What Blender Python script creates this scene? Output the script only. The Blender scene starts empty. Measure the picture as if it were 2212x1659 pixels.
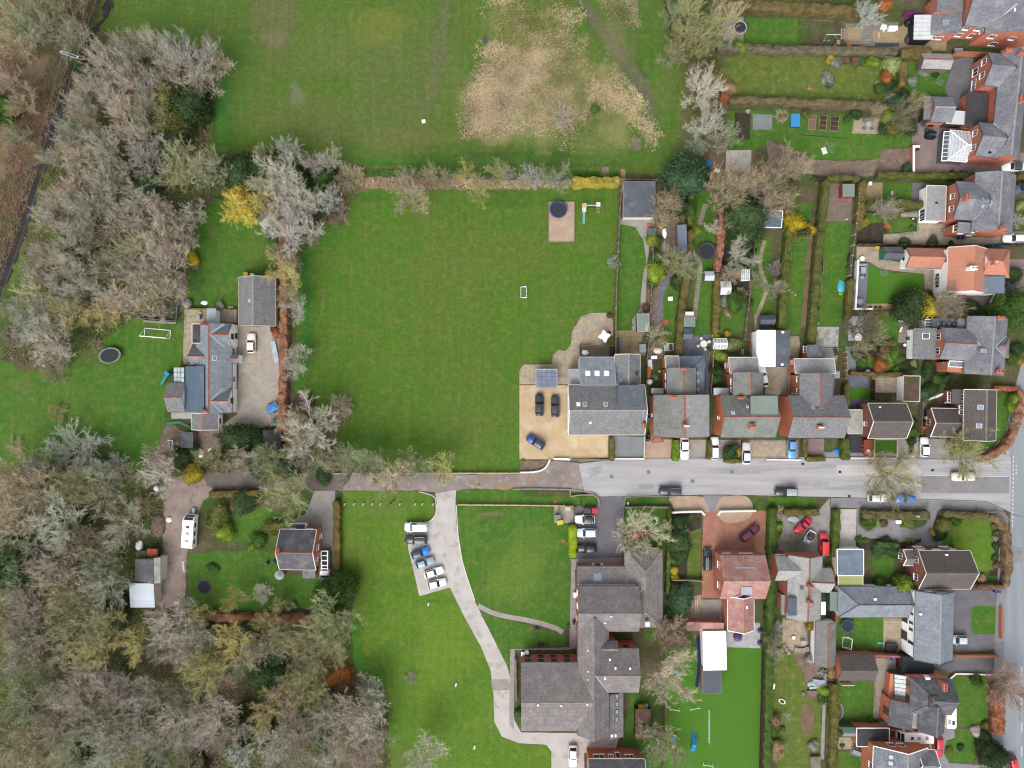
import bpy, math, random
import numpy as np
from math import radians, sin, cos, pi, hypot, sqrt, atan2
from mathutils import Vector, Matrix, noise
from mathutils.geometry import delaunay_2d_cdt, tessellate_polygon

# ------------------------------------------------------------------ camera, world, sun, exposure
SC = bpy.context.scene
COL = SC.collection
S = 0.094            # metres per overview pixel (photo seen 2212 px wide) at ground level
CAMH = 144.4
cam_d = bpy.data.cameras.new('camera'); cam = bpy.data.objects.new('camera', cam_d); COL.objects.link(cam)
cam.location = (0, 0, CAMH); cam.rotation_euler = (0, 0, 0)
cam_d.sensor_width = 36; cam_d.lens = 36*CAMH/(2212*S); cam_d.clip_start = 1; cam_d.clip_end = 3000
SC.camera = cam
wd = bpy.data.worlds.new('World'); SC.world = wd; wd.use_nodes = True
wn = wd.node_tree.nodes; wl = wd.node_tree.links
sky = wn.new('ShaderNodeTexSky'); sky.sky_type = 'NISHITA'; sky.sun_disc = False
SUN_EL, SUN_AZ = 50, 200            # azimuth measured clockwise from image up
sky.sun_elevation = radians(SUN_EL); sky.sun_rotation = radians(SUN_AZ)
sky.air_density = 1.0; sky.dust_density = 4.0; sky.ozone_density = 1.0
hs = wn.new('ShaderNodeHueSaturation'); hs.inputs['Saturation'].default_value = 0.22
wl.new(sky.outputs[0], hs.inputs['Color']); wl.new(hs.outputs[0], wn['Background'].inputs['Color'])
wn['Background'].inputs['Strength'].default_value = 0.14
sl = bpy.data.lights.new('sun', 'SUN'); sl.energy = 1.0; sl.angle = radians(45); sl.color = (1, .965, .92)
sun = bpy.data.objects.new('sun', sl); COL.objects.link(sun)
_d = Vector((sin(radians(SUN_AZ))*cos(radians(SUN_EL)), cos(radians(SUN_AZ))*cos(radians(SUN_EL)), sin(radians(SUN_EL))))
sun.rotation_euler = _d.to_track_quat('Z', 'Y').to_euler(); sun.location = (0, 0, 200)
SC.view_settings.view_transform = 'Standard'; SC.view_settings.look = 'None'
SC.view_settings.exposure = 1.0; SC.view_settings.gamma = 1; SC.view_settings.use_curve_mapping = False
SC.cycles.use_denoising = True; SC.cycles.denoising_prefilter = 'ACCURATE'; SC.cycles.filter_width = 1.2; SC.cycles.max_bounces = 5; SC.cycles.diffuse_bounces = 3; SC.cycles.transparent_max_bounces = 8

R = random.Random(7)
# ------------------------------------------------------------------ pixel -> place
_t = [0., 0., .25]
def T(c, r): _t[:] = [553.*c, 414.75*r, .25]      # zoomed tile pixels
def O(): _t[:] = [0., 0., 1.]                     # overview pixels
def ov(x, y): return (_t[0]+x*_t[2], _t[1]+y*_t[2])
def W(x, y, z=0.):
    u, v = ov(x, y); k = S*(CAMH-z)/CAMH
    return ((u-1106)*k, (829.5-v)*k)
def M(px): return px*_t[2]*S                      # length in metres of a pixel length
def WL(pts, z=0.): return [W(p[0], p[1], z) for p in pts]

# ------------------------------------------------------------------ colours and materials
KEXP = 2.0
def lin(c): return tuple(((v/255/12.92) if v <= 10.3 else ((v/255+.055)/1.055)**2.4) for v in c)
def C(r, g, b, k=None):
    k = k or KEXP
    return tuple(min(.82, v/k) for v in lin((r, g, b)))+(1,)
MATS = {}
class NT:
    def __init__(s, name):
        s.m = bpy.data.materials.new(name); s.m.use_nodes = True; s.n = s.m.node_tree.nodes; s.l = s.m.node_tree.links
        s.b = s.n['Principled BSDF']; MATS[name] = s.m
    def node(s, t, **kw):
        n = s.n.new(t)
        for k, v in kw.items(): setattr(n, k, v)
        return n
    def pos(s): return s.node('ShaderNodeNewGeometry').outputs['Position']
    def noise(s, vec, sc, det=3, rough=.55, dist=0):
        n = s.node('ShaderNodeTexNoise'); n.inputs['Scale'].default_value = sc; n.inputs['Detail'].default_value = det
        n.inputs['Roughness'].default_value = rough; n.inputs['Distortion'].default_value = dist
        s.l.new(vec, n.inputs['Vector']); return n.outputs['Fac']
    def rng(s, v, a, b, c=0., d=1.):
        n = s.node('ShaderNodeMapRange'); n.inputs[1].default_value = a; n.inputs[2].default_value = b
        n.inputs[3].default_value = c; n.inputs[4].default_value = d; s.l.new(v, n.inputs[0]); return n.outputs[0]
    def put(s, sock, v):
        if hasattr(v, 'node'): s.l.new(v, sock)
        else: sock.default_value = v[:3] if sock.type == 'VECTOR' else v
    def mix(s, f, a, b, mode='MIX'):
        n = s.node('ShaderNodeMix'); n.data_type = 'RGBA'; n.blend_type = mode; n.clamp_factor = True
        s.put(n.inputs[0], f); s.put(n.inputs[6], a); s.put(n.inputs[7], b); return n.outputs[2]
    def grain(s, col, f, lo, hi):
        g = s.rng(f, .25, .75, lo, hi); n = s.node('ShaderNodeVectorMath'); n.operation = 'SCALE'
        s.put(n.inputs[0], col); s.l.new(g, n.inputs['Scale']); return n.outputs[0]
    def bump(s, h, st, d=.05):
        n = s.node('ShaderNodeBump'); n.inputs['Strength'].default_value = st; n.inputs['Distance'].default_value = d
        s.l.new(h, n.inputs['Height']); s.l.new(n.outputs[0], s.b.inputs['Normal'])
    def end(s, col, rough=.9, spec=.2, metal=0):
        s.put(s.b.inputs['Base Color'], col); s.b.inputs['Roughness'].default_value = rough
        s.b.inputs['Specular IOR Level'].default_value = spec; s.b.inputs['Metallic'].default_value = metal
        return s.m
def surf(name, c1, c2, s1=.4, c3=None, s3=.15, t3=.58, lo=.8, hi=1.2, gs=6., rough=.92, bump=.3, spec=.15, tint=False, det=3, st=None):
    """world-space noisy ground-like surface: two tones, a third in patches, fine grain"""
    t = NT(name); p = t.pos()
    q = p
    if st: mp = t.node('ShaderNodeMapping'); mp.inputs['Scale'].default_value = st; t.l.new(p, mp.inputs['Vector']); q = mp.outputs[0]
    col = t.mix(t.rng(t.noise(q, s1, det), .35, .65), c1, c2)
    if c3: col = t.mix(t.rng(t.noise(q, s3, 4, .6), t3-.06, t3+.06), col, c3)
    if tint:
        a = t.node('ShaderNodeVertexColor'); a.layer_name = 'tint'
        col = t.mix(a.outputs['Alpha'], col, a.outputs['Color'])
    f = t.noise(p, gs, 4, .7); col = t.grain(col, f, 1-(1-lo)*(1.4 if tint else .9), 1+(hi-1)*(1.4 if tint else .9))
    if tint:      # mottling, yellowed patches and faint mower lines
        col = t.mix(t.rng(t.noise(p, .45, 6, .8), .5, .74, 0, .5), col, C(132,128,76)); col = t.grain(col, t.noise(p, .9, 4, .8), .78, 1.22)
        mp = t.node('ShaderNodeMapping'); mp.inputs['Scale'].default_value = (1.3, .04, 1); mp.inputs['Rotation'].default_value = (0, 0, .12); t.l.new(p, mp.inputs['Vector']); col = t.grain(col, t.noise(mp.outputs[0], 1., 2), .93, 1.07)
    if bump: t.bump(f, bump)
    return t.end(col, rough, spec)
def plain(name, c, rough=.6, spec=.3, metal=0, lo=.88, hi=1.1, gs=3., c2=None, s2=1.5):
    """object-space painted/metal/plastic surface with slight wear"""
    t = NT(name); p = t.pos(); col = c
    if c2: col = t.mix(t.rng(t.noise(p, s2, 5, .65), .42, .62), c, c2)
    col = t.grain(col, t.noise(p, gs, 4, .6), lo, hi)
    return t.end(col, rough, spec, metal)
def tiles(name, c1, c2, mortar, w, h, c3=None, s3=.5, t3=.55, lo=.85, hi=1.15, rough=.8, bump=.4, off=.5, msz=.012, streak=0, c4=None):
    """courses of slates / tiles / bricks / boards laid on the UVs (metres)"""
    t = NT(name); uv = t.node('ShaderNodeUVMap').outputs[0]; p = t.pos()
    b = t.node('ShaderNodeTexBrick'); b.offset = off
    for k, v in (('Color1', c1), ('Color2', c2), ('Mortar', mortar)): b.inputs[k].default_value = v
    for k, v in (('Scale', 1), ('Mortar Size', msz), ('Brick Width', w), ('Row Height', h), ('Mortar Smooth', .3), ('Bias', 0)): b.inputs[k].default_value = v
    t.l.new(uv, b.inputs['Vector']); col = b.outputs['Color']
    if c3: col = t.mix(t.rng(t.noise(p, s3, 5, .7), t3-.1, t3+.1, 0, .75), col, c3)
    if c4: col = t.mix(t.rng(t.noise(p, 2.6, 4, .8), .6, .72, 0, .7), col, c4)
    if streak:
        mp = t.node('ShaderNodeMapping'); mp.inputs['Scale'].default_value = (1.6, .22, 1); t.l.new(uv, mp.inputs['Vector'])
        col = t.grain(col, t.noise(mp.outputs[0], 1.2, 4, .7), 1-streak, 1+streak)
    col = t.grain(col, t.noise(p, 5, 4, .7), lo, hi)
    t.bump(b.outputs['Fac'], bump, -.03); return t.end(col, rough, .25)
def objcol(name, rough=.9, spec=.15, v1=.62, v2=1.3, s=2.2, gs=9., coat=0, metal=0, space='obj', trans=0):
    """takes its colour from the object it is on, with clumpy variation"""
    t = NT(name); oi = t.node('ShaderNodeObjectInfo')
    p = t.pos() if space == 'world' else t.node('ShaderNodeTexCoord').outputs['Object']
    col = t.grain(oi.outputs['Color'], t.noise(p, s, 3, .6), v1, v2)
    if gs: col = t.grain(col, t.noise(p, gs, 2, .6), .8, 1.2)
    t.end(col, rough, spec, metal)
    if coat: t.b.inputs['Coat Weight'].default_value = coat; t.b.inputs['Coat Roughness'].default_value = .12
    return t.m
def glassy(name, c, rough=.08, spec=.6):
    t = NT(name); return t.end(t.grain(c, t.noise(t.pos(), .9, 2), .8, 1.2), rough, spec)

# ------------------------------------------------------------------ mesh builder
class MB:
    def __init__(s): s.v = []; s.f = []; s.m = []
    def add(s, vs, fs, mi=0):
        o = len(s.v); s.v += [tuple(v) for v in vs]; s.f += [tuple(i+o for i in f) for f in fs]; s.m += [mi]*len(fs); return s
    def box(s, x0, y0, z0, x1, y1, z1, mi=0, mat=None):
        vs = [(x0,y0,z0),(x1,y0,z0),(x1,y1,z0),(x0,y1,z0),(x0,y0,z1),(x1,y0,z1),(x1,y1,z1),(x0,y1,z1)]
        if mat is not None: vs = [tuple(mat @ Vector(v)) for v in vs]
        return s.add(vs, [(3,2,1,0),(4,5,6,7),(0,1,5,4),(1,2,6,5),(2,3,7,6),(3,0,4,7)], mi)
    def prism(s, poly, z0, z1, mi=0, bottom=True):
        n = len(poly); a = sum(poly[i][0]*poly[(i+1) % n][1]-poly[(i+1) % n][0]*poly[i][1] for i in range(n))
        if a < 0: poly = poly[::-1]
        vs = [(p[0], p[1], z0) for p in poly]+[(p[0], p[1], z1) for p in poly]
        fs = [(i, (i+1) % n, n+(i+1) % n, n+i) for i in range(n)]+[tuple(range(n, 2*n))]
        if bottom: fs.append(tuple(range(n-1, -1, -1)))
        return s.add(vs, fs, mi)
    def tube(s, p, q, r0, r1=None, n=6, mi=0, caps=True):
        r1 = r0 if r1 is None else r1; p = Vector(p); q = Vector(q); d = (q-p)
        if d.length < 1e-6: return s
        d.normalize(); a = d.orthogonal().normalized(); b = d.cross(a)
        vs = [tuple(c+(a*cos(2*pi*i/n)+b*sin(2*pi*i/n))*r) for c, r in ((p, r0), (q, r1)) for i in range(n)]
        fs = [(i, (i+1) % n, n+(i+1) % n, n+i) for i in range(n)]
        if caps: fs += [tuple(range(n-1, -1, -1)), tuple(range(n, 2*n))]
        return s.add(vs, fs, mi)
    def lathe(s, prof, n=16, c=(0, 0, 0), mi=0, sx=1, sy=1):
        vs = []; fs = []
        for r, z in prof: vs += [(c[0]+r*cos(2*pi*i/n)*sx, c[1]+r*sin(2*pi*i/n)*sy, c[2]+z) for i in range(n)]
        for k in range(len(prof)-1): fs += [(k*n+i, k*n+(i+1) % n, (k+1)*n+(i+1) % n, (k+1)*n+i) for i in range(n)]
        fs += [tuple(range(n-1, -1, -1)), tuple(range((len(prof)-1)*n, len(prof)*n))]
        return s.add(vs, fs, mi)
    def ring(s, R0, r, n=24, k=6, c=(0, 0, 0), sx=1, sy=1, flat=1, mi=0):
        vs = []; fs = []
        for i in range(n):
            a = 2*pi*i/n
            for j in range(k):
                b = 2*pi*j/k; rr = R0+r*cos(b); vs.append((c[0]+rr*cos(a)*sx, c[1]+rr*sin(a)*sy, c[2]+r*flat*sin(b)))
        for i in range(n):
            for j in range(k): fs.append((i*k+j, ((i+1) % n)*k+j, ((i+1) % n)*k+(j+1) % k, i*k+(j+1) % k))
        return s.add(vs, fs, mi)
    def mesh(s, name, mats, off=(0, 0, 0), smooth=False, uv=True):
        me = bpy.data.meshes.new(name)
        vs = [(v[0]-off[0], v[1]-off[1], v[2]-off[2]) for v in s.v] if any(off) else s.v
        me.from_pydata(vs, [], s.f)
        for m in (mats if isinstance(mats, (list, tuple)) else [mats]): me.materials.append(MATS[m] if isinstance(m, str) else m)
        if any(s.m): me.polygons.foreach_set('material_index', s.m)
        if uv: autouv(me)
        if smooth: me.polygons.foreach_set('use_smooth', [True]*len(me.polygons))
        me.update(); return me
    def build(s, name, mats, parent=None, loc=None, smooth=False, uv=True):
        """loc: origin given in world metres (vertices are world); parent: thing whose origin is subtracted"""
        off = tuple(parent.matrix_basis.translation) if parent is not None and parent.parent is None else (0, 0, 0)
        if parent is not None and parent.parent is not None: off = tuple(Vector(parent.parent.location)+Vector(parent.location))
        if loc is not None: off = loc
        o = bpy.data.objects.new(name, s.mesh(name, mats, off, smooth, uv)); COL.objects.link(o)
        if parent is not None: o.parent = parent
        elif loc is not None: o.location = loc
        return o
def autouv(me):
    n = len(me.loops)
    if n == 0: return
    uvl = me.uv_layers.new(name='UVMap'); out = np.zeros((n, 2), np.float32); vs = me.vertices
    for p in me.polygons:
        nx, ny, nz = p.normal; h = hypot(nx, ny)
        if h < .02: ux, uy, uz = 1, 0, 0; vx, vy, vz = 0, 1, 0
        else: ux, uy, uz = -ny/h, nx/h, 0; vx, vy, vz = -nz*nx/h, -nz*ny/h, h
        for li in p.loop_indices:
            x, y, z = vs[me.loops[li].vertex_index].co
            out[li] = (x*ux+y*uy, x*vx+y*vy+z*vz)
    uvl.data.foreach_set('uv', out.ravel())

# ------------------------------------------------------------------ things
THINGS = []
def tag(o, label, cat, group=None):
    o['label'] = label; o['category'] = cat
    if group: o['group'] = group
    THINGS.append(o); return o
def thing(name, label, cat, loc, rz=0, group=None):
    o = bpy.data.objects.new(name, None); COL.objects.link(o); o.location = (loc[0], loc[1], loc[2] if len(loc) > 2 else 0)
    o.rotation_euler = (0, 0, rz); o.empty_display_size = .3; o.hide_render = False
    return tag(o, label, cat, group)
def inst(name, me, parent=None, loc=(0, 0, 0), rz=0, scale=None, col=None):
    o = bpy.data.objects.new(name, me); COL.objects.link(o); o.location = loc; o.rotation_euler = (0, 0, rz)
    if scale is not None: o.scale = scale if isinstance(scale, tuple) else (scale,)*3
    if parent is not None: o.parent = parent
    if col is not None: o.color = col
    return o
def kind(o, k='structure'): o['kind'] = k; return o

# ------------------------------------------------------------------ outlines
def smooth_poly(p, n=5, closed=True):
    out = []; N = len(p)
    for i in range(N if closed else N-1):
        g = (lambda k: p[k % N]) if closed else (lambda k: p[max(0, min(N-1, k))])
        a, b, c, d = g(i-1), g(i), g(i+1), g(i+2)
        for k in range(n):
            t = k/n
            out.append(tuple(.5*((2*b[j])+(-a[j]+c[j])*t+(2*a[j]-5*b[j]+4*c[j]-d[j])*t*t+(-a[j]+3*b[j]-3*c[j]+d[j])*t**3) for j in (0, 1)))
    if not closed: out.append(p[-1])
    return out
def jag(p, step=.6, amp=.12, closed=True, seed=0):
    out = []; N = len(p)
    for i in range(N if closed else N-1):
        a, b = p[i], p[(i+1) % N]; L = hypot(b[0]-a[0], b[1]-a[1]); k = max(1, int(L/step))
        for j in range(k):
            x = a[0]+(b[0]-a[0])*j/k; y = a[1]+(b[1]-a[1])*j/k
            n = noise.noise_vector(Vector((x*.7+seed, y*.7, seed*3.1)))+.5*noise.noise_vector(Vector((x*2+seed, y*2, 5)))
            out.append((x+n.x*amp, y+n.y*amp))
    return out
def resample(p, step):
    out = [p[0]]
    for a, b in zip(p, p[1:]):
        L = hypot(b[0]-a[0], b[1]-a[1]); k = max(1, round(L/step))
        out += [(a[0]+(b[0]-a[0])*j/k, a[1]+(b[1]-a[1])*j/k) for j in range(1, k+1)]
    return out
def offset(p, w, closed=False):
    """mitred left/right offsets of a polyline by half width w/2"""
    N = len(p); Lp = []; Rp = []
    for i in range(N):
        a = p[i-1] if (i or closed) else None; c = p[(i+1) % N] if (i < N-1 or closed) else None; b = p[i]
        ds = []
        if a is not None: ds.append(Vector((b[0]-a[0], b[1]-a[1])).normalized())
        if c is not None: ds.append(Vector((c[0]-b[0], c[1]-b[1])).normalized())
        d = sum(ds, Vector((0, 0)))
        d = d.normalized() if d.length > 1e-4 else ds[0]
        k = 1/max(.5, abs(d.dot(ds[0]))); ww = w[i] if isinstance(w, (list, tuple)) else w
        n = Vector((-d.y, d.x))*(ww/2*k); Lp.append((b[0]+n.x, b[1]+n.y)); Rp.append((b[0]-n.x, b[1]-n.y))
    return Lp, Rp
def inside(x, y, p):
    r = False; j = len(p)-1
    for i in range(len(p)):
        if (p[i][1] > y) != (p[j][1] > y) and x < (p[j][0]-p[i][0])*(y-p[i][1])/(p[j][1]-p[i][1])+p[i][0]: r = not r
        j = i
    return r
def sheet(name, pts, mat, z, sm=0, jg=0, world=False, grid=0, tint=None, parent=None, top=True):
    """flat ground piece; tint(x,y)->(r,g,b,a) colours its vertices"""
    p = pts if world else WL(pts)
    if sm: p = smooth_poly(p, sm)
    if jg: p = jag(p, .5, jg)
    b = MB()
    if grid:
        x0, x1 = min(q[0] for q in p), max(q[0] for q in p); y0, y1 = min(q[1] for q in p), max(q[1] for q in p)
        vs = [Vector(q) for q in p]; n = len(vs)
        for i in range(int((x1-x0)/grid)+1):
            for j in range(int((y1-y0)/grid)+1):
                x = x0+(i+.5*(j % 2))*grid; y = y0+j*grid
                if inside(x, y, p): vs.append(Vector((x, y)))
        ov_, oe, of = delaunay_2d_cdt(vs, [(i, (i+1) % n) for i in range(n)], [], 1, 1e-4)[:3]
        b.add([(q.x, q.y, z) for q in ov_], [tuple(f) for f in of])
    else:
        tri = tessellate_polygon([[Vector((q[0], q[1], 0)) for q in p]])
        b.add([(q[0], q[1], z) for q in p], [tuple(t) for t in tri])
    me = b.mesh(name, mat, uv=not grid)
    me.update()
    if len(me.polygons) and sum(q.normal.z*q.area for q in me.polygons) < 0: me.flip_normals()
    if tint:
        ca = me.color_attributes.new('tint', 'FLOAT_COLOR', 'POINT')
        d = np.array([tint(v.co.x, v.co.y) for v in me.vertices], np.float32); ca.data.foreach_set('color', d.ravel())
    o = bpy.data.objects.new(name, me); COL.objects.link(o)
    if parent: o.parent = parent
    else: kind(o)
    return o
def ribbon(name, pts, w, mat, z, sm=0, jg=0, h=0, parent=None):
    p = WL(pts)
    if sm: p = smooth_poly(p, sm, False)
    a, c = offset(p, w)
    poly = a+c[::-1]
    if jg: poly = jag(poly, .5, jg)
    if h:
        o = MB().prism(poly, z, z+h).build(name, mat); kind(o); return o
    return sheet(name, poly, mat, z, world=True)
def patches(lst):
    """soft patches of true ground colour: (px,py,rx,ry,(r,g,b),strength,angle)"""
    P = []
    for q in lst:
        x, y = W(q[0], q[1]); P.append((x, y, M(q[2]), M(q[3]), C(*[v+10 for v in q[4]])[:3], q[5], radians(q[6]) if len(q) > 6 else 0))
    def f(x, y):
        n = noise.noise(Vector((x*.12, y*.12, 3)))*.5+noise.noise(Vector((x*.4, y*.4, 8)))*.3
        col = np.zeros(3); a = 0.
        for px, py, rx, ry, c, s, an in P:
            dx, dy = x-px, y-py; u = (dx*cos(an)-dy*sin(an))/rx; v = (dx*sin(an)+dy*cos(an))/ry
            d = sqrt(u*u+v*v)+n
            w = s*max(0., min(1., (1.25-d)/.6))
            if w > 0: col = col*(1-w)+np.array(c)*w if a > 0 else np.array(c); a = a+(1-a)*w
        return (col[0], col[1], col[2], a)
    return f
ORD = ['first', 'second', 'third', 'fourth', 'fifth', 'sixth', 'seventh', 'eighth', 'ninth', 'tenth', '11th', '12th', '13th', '14th', '15th', '16th']
def finish_labels():
    by = {}
    for o in THINGS: by.setdefault(o['label'], []).append(o)
    for lb, os_ in by.items():
        if len(os_) < 2: continue
        os_.sort(key=lambda o: o.matrix_basis.translation.x); n = len(os_)
        for i, o in enumerate(os_):
            w = 'leftmost' if i == 0 else 'rightmost' if i == n-1 else ORD[i]+' from the left'
            if n > 2 and i == n-2 and n > 3: w = 'second from the right'
            o['label'] = f'{lb}, {w}' if n < 3 or len(lb.split()) > 10 else f'{lb}, {w} of {n}'
            if 'group' not in o: o['group'] = lb
# ------------------------------------------------------------------ material library
surf('ground', C(92,90,60), C(112,102,82), .25, C(78,104,50), .1, .52, .7, 1.3, 5, bump=.6, tint=True)
surf('field_grass', C(88,121,44), C(101,119,57), .12, C(80,121,43), .06, .55, .8, 1.2, 3.5, bump=.5, tint=True)
surf('paddock_grass', C(84,126,38), C(94,126,44), .16, C(104,124,54), .35, .6, .82, 1.18, 3., bump=.5, tint=True)
surf('lawn_bright', C(104,140,44), C(94,134,42), .14, C(118,142,56), .3, .6, .84, 1.16, 3., bump=.4, tint=True)
surf('lawn_green', C(76,124,42), C(88,126,46), .25, C(104,130,56), .5, .6, .8, 1.2, 4., bump=.5, tint=True)
surf('lawn_mossy', C(112,124,56), C(96,120,50), .35, C(134,134,76), .8, .6, .8, 1.2, 4., bump=.5, tint=True)
surf('artificial_turf', C(84,134,42), C(90,136,48), .2, lo=.88, hi=1.12, gs=3, bump=.2)
surf('leaf_litter', C(142,118,96), C(124,108,84), .6, C(96,102,60), .3, .58, .7, 1.3, 6, bump=.7)
surf('bare_soil', C(126,110,98), C(148,128,114), .8, C(172,150,132), 1.4, .62, .72, 1.28, 6, bump=.8)
surf('dark_soil', C(86,76,66), C(66,60,54), 1., lo=.7, hi=1.3, gs=8, bump=.6)
surf('mud_track', C(166,153,148), C(146,134,130), .35, C(182,171,165), .6, .6, .85, 1.15, 5, rough=.75, bump=.4)
surf('mud_dark', C(130,119,115), C(114,104,101), .4, lo=.82, hi=1.18, gs=5, rough=.8, bump=.4)
surf('yard_dirt', C(180,163,154), C(162,145,136), .4, C(146,130,118), .7, .6, .85, 1.15, 5, bump=.5)
surf('asphalt_worn', C(184,182,186), C(204,202,204), .8, C(170,168,172), .5, .6, .94, 1.06, 8, rough=.85, bump=.15, st=(.07,1,1))
surf('asphalt', C(150,148,152), C(164,162,165), .3, C(136,134,138), .6, .62, .92, 1.08, 8, bump=.15)
surf('asphalt_main', C(166,174,180), C(156,163,169), .8, st=(1,.06,1), lo=.94, hi=1.06, gs=8, bump=.15)
surf('asphalt_dark', C(118,116,122), C(134,132,137), .35, lo=.9, hi=1.1, gs=8, bump=.15)
surf('tarmac_black', C(84,84,92), C(74,74,82), .4, lo=.9, hi=1.1, gs=8)
surf('concrete_pale', C(220,214,210), C(206,199,194), .3, C(190,181,175), .5, .6, .93, 1.07, 7, bump=.15)
surf('concrete_grey', C(184,178,172), C(170,164,158), .5, C(154,147,140), .8, .62, .9, 1.1, 7, bump=.15)
surf('gravel_warm', C(194,184,172), C(180,169,157), .5, C(166,154,141), .8, .62, .88, 1.12, 7, bump=.2)
surf('asphalt_soft', C(174,172,176), C(186,184,187), .6, lo=.94, hi=1.06, gs=8)
surf('concrete_blue', C(150,155,156), C(140,145,147), .4, lo=.94, hi=1.06, gs=7)
surf('resin_gravel', C(222,196,158), C(206,180,142), .5, C(226,206,178), .3, .6, .82, 1.2, 14, bump=.5)
surf('pink_gravel', C(205,180,158), C(190,164,142), .6, lo=.82, hi=1.2, gs=14, bump=.5)
surf('water', C(92,94,98), C(80,82,84), .8, lo=.95, hi=1.05, gs=2, rough=.12, spec=.6, bump=.02)
surf('muddy_water', C(170,142,108), C(160,134,104), .8, lo=.97, hi=1.03, gs=2, rough=.15, spec=.5, bump=.02)
surf('stream_mud', C(66,60,56), C(54,50,48), .6, C(84,76,66), .5, .6, .8, 1.2, 5, rough=.5)
surf('puddle', C(150,148,150), C(138,138,138), .8, lo=.97, hi=1.03, gs=2, rough=.3, spec=.4, bump=.02)
tiles('slabs_buff', C(200,180,152), C(178,160,136), C(120,108,92), .6, .45, C(150,136,112), .5, .58, off=.37, msz=.03)
tiles('slabs_grey', C(172,162,150), C(154,146,136), C(112,104,94), .6, .6, C(130,124,104), .5, .58, msz=.03)
tiles('slabs_pale', C(206,206,204), C(186,190,190), C(150,150,148), .6, .6, msz=.03)
tiles('slabs_slate', C(128,126,142), C(116,114,130), C(104,102,118), .6, .6, C(146,144,158), .5, .6, msz=.02)
for n_, a_, b_ in (('buff',(206,188,162),(188,172,148)),('grey',(192,180,162),(172,162,148)),('pale',(208,208,206),(186,188,188))): surf('slab_'+n_, C(*a_), C(*b_), .9, lo=.84, hi=1.14, gs=5, bump=.1)
tiles('block_red', C(198,140,118), C(184,124,102), C(150,106,90), .22, .11, C(206,158,138), .25, .58, msz=.008)
tiles('block_brown', C(170,152,146), C(156,138,134), C(130,116,112), .24, .12, C(186,168,162), .3, .58, msz=.008)
tiles('cobble', C(168,146,142), C(150,128,124), C(128,110,108), .2, .12, C(180,160,154), .4, .6, msz=.01)
tiles('decking', C(196,178,140), C(180,160,124), C(130,112,84), 4, .14, C(150,130,92), .6, .58, off=.3, msz=.014)
tiles('deck_brown', C(150,132,118), C(138,120,108), C(104,90,82), 4, .14, C(164,148,136), .6, .6, off=.3, msz=.014)
tiles('deck_grey', C(142,148,160), C(132,138,150), C(112,116,126), 4, .15, off=.3, msz=.012)
# roofs
tiles('slate', C(150,150,160), C(123,125,135), C(98,98,105), .3, .22, C(169,171,173), .35, .56, streak=.12, c4=C(196,196,201))
tiles('slate_moss', C(158,158,164), C(124,124,131), C(98,97,101), .3, .22, C(148,148,138), .6, .55, lo=.72, hi=1.28, streak=.14, c4=C(204,202,200))
tiles('slate_pale', C(196,196,201), C(173,173,178), C(141,141,144), .3, .22, C(166,166,157), .5, .52, streak=.1, c4=C(235,235,235))
tiles('slate_green', C(146,149,146), C(126,129,127), C(100,102,100), .3, .22, C(158,157,150), .5, .52, streak=.14, c4=C(188,186,180))
tiles('slate_old', C(206,206,205), C(184,184,183), C(150,149,148), .3, .22, C(168,165,158), .5, .52, streak=.18, c4=C(226,226,226))
tiles('slate_dark', C(112,112,119), C(96,96,103), C(75,75,80), .3, .22, C(141,137,137), .5, .56, streak=.18)
tiles('slate_blue', C(168,176,186), C(146,155,165), C(116,123,130), .3, .3, C(132,140,149), .4, .55, streak=.2)
tiles('concrete_tile', C(160,153,153), C(139,132,133), C(105,99,99), .33, .34, C(171,162,157), .5, .58, streak=.08, msz=.03, c4=C(192,182,173))
tiles('brown_tile', C(122,114,110), C(108,101,98), C(78,72,70), .33, .34, C(116,106,98), .5, .58, streak=.06, msz=.03, c4=C(138,130,120))
tiles('orange_tile', C(226,158,132), C(214,144,118), C(180,112,88), .28, .28, C(206,146,124), .5, .55, streak=.12, c4=C(222,158,132))
tiles('pink_tile', C(202,150,142), C(184,132,124), C(150,104,98), .26, .24, C(214,176,168), .6, .54, streak=.14, c4=C(168,122,116))
tiles('terracotta', C(188,116,98), C(176,104,88), C(134,78,66), .3, .3, C(198,138,122), 1, .56)
tiles('metal_blue', C(104,126,144), C(96,118,136), C(78,96,112), 20, .2, C(120,138,152), .4, .6, msz=.03, rough=.5)
tiles('metal_pale', C(214,222,230,1.6), C(200,210,220,1.6), C(170,180,190,1.6), 20, .22, C(214,220,226), .4, .6, msz=.03, rough=.5)
tiles('metal_green', C(34,52,58), C(30,46,52), C(20,34,38), 20, .25, msz=.03, rough=.5)
tiles('poly_white', C(244,246,250), C(236,240,246), C(220,224,230), 20, .7, C(212,212,206), .3, .6, msz=.03, rough=.5)
tiles('poly_yellow', C(204,208,140), C(192,198,128), C(150,156,100), 20, .16, msz=.04, rough=.5)
surf('felt_grey', C(110,116,124), C(100,106,114), .4, C(124,130,136), .5, .6, .94, 1.06, 6, rough=.85, bump=.1)
surf('felt_blue', C(130,142,158), C(122,134,150), .3, C(140,152,166), .5, .6, .95, 1.05, 6, bump=.1)
surf('felt_dark', C(84,82,84), C(74,72,74), .4, C(98,96,96), .5, .58, .92, 1.08, 6, bump=.1)
surf('felt_green', C(148,162,152), C(138,152,142), .4, lo=.93, hi=1.07, gs=6, bump=.1)
surf('felt_pale', C(196,196,188), C(180,180,172), .5, C(166,164,152), .6, .56, .93, 1.07, 6, bump=.1)
surf('felt_moss', C(120,96,86), C(104,82,74), .8, C(84,92,54), .9, .56, .8, 1.2, 6, bump=.3)
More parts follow.
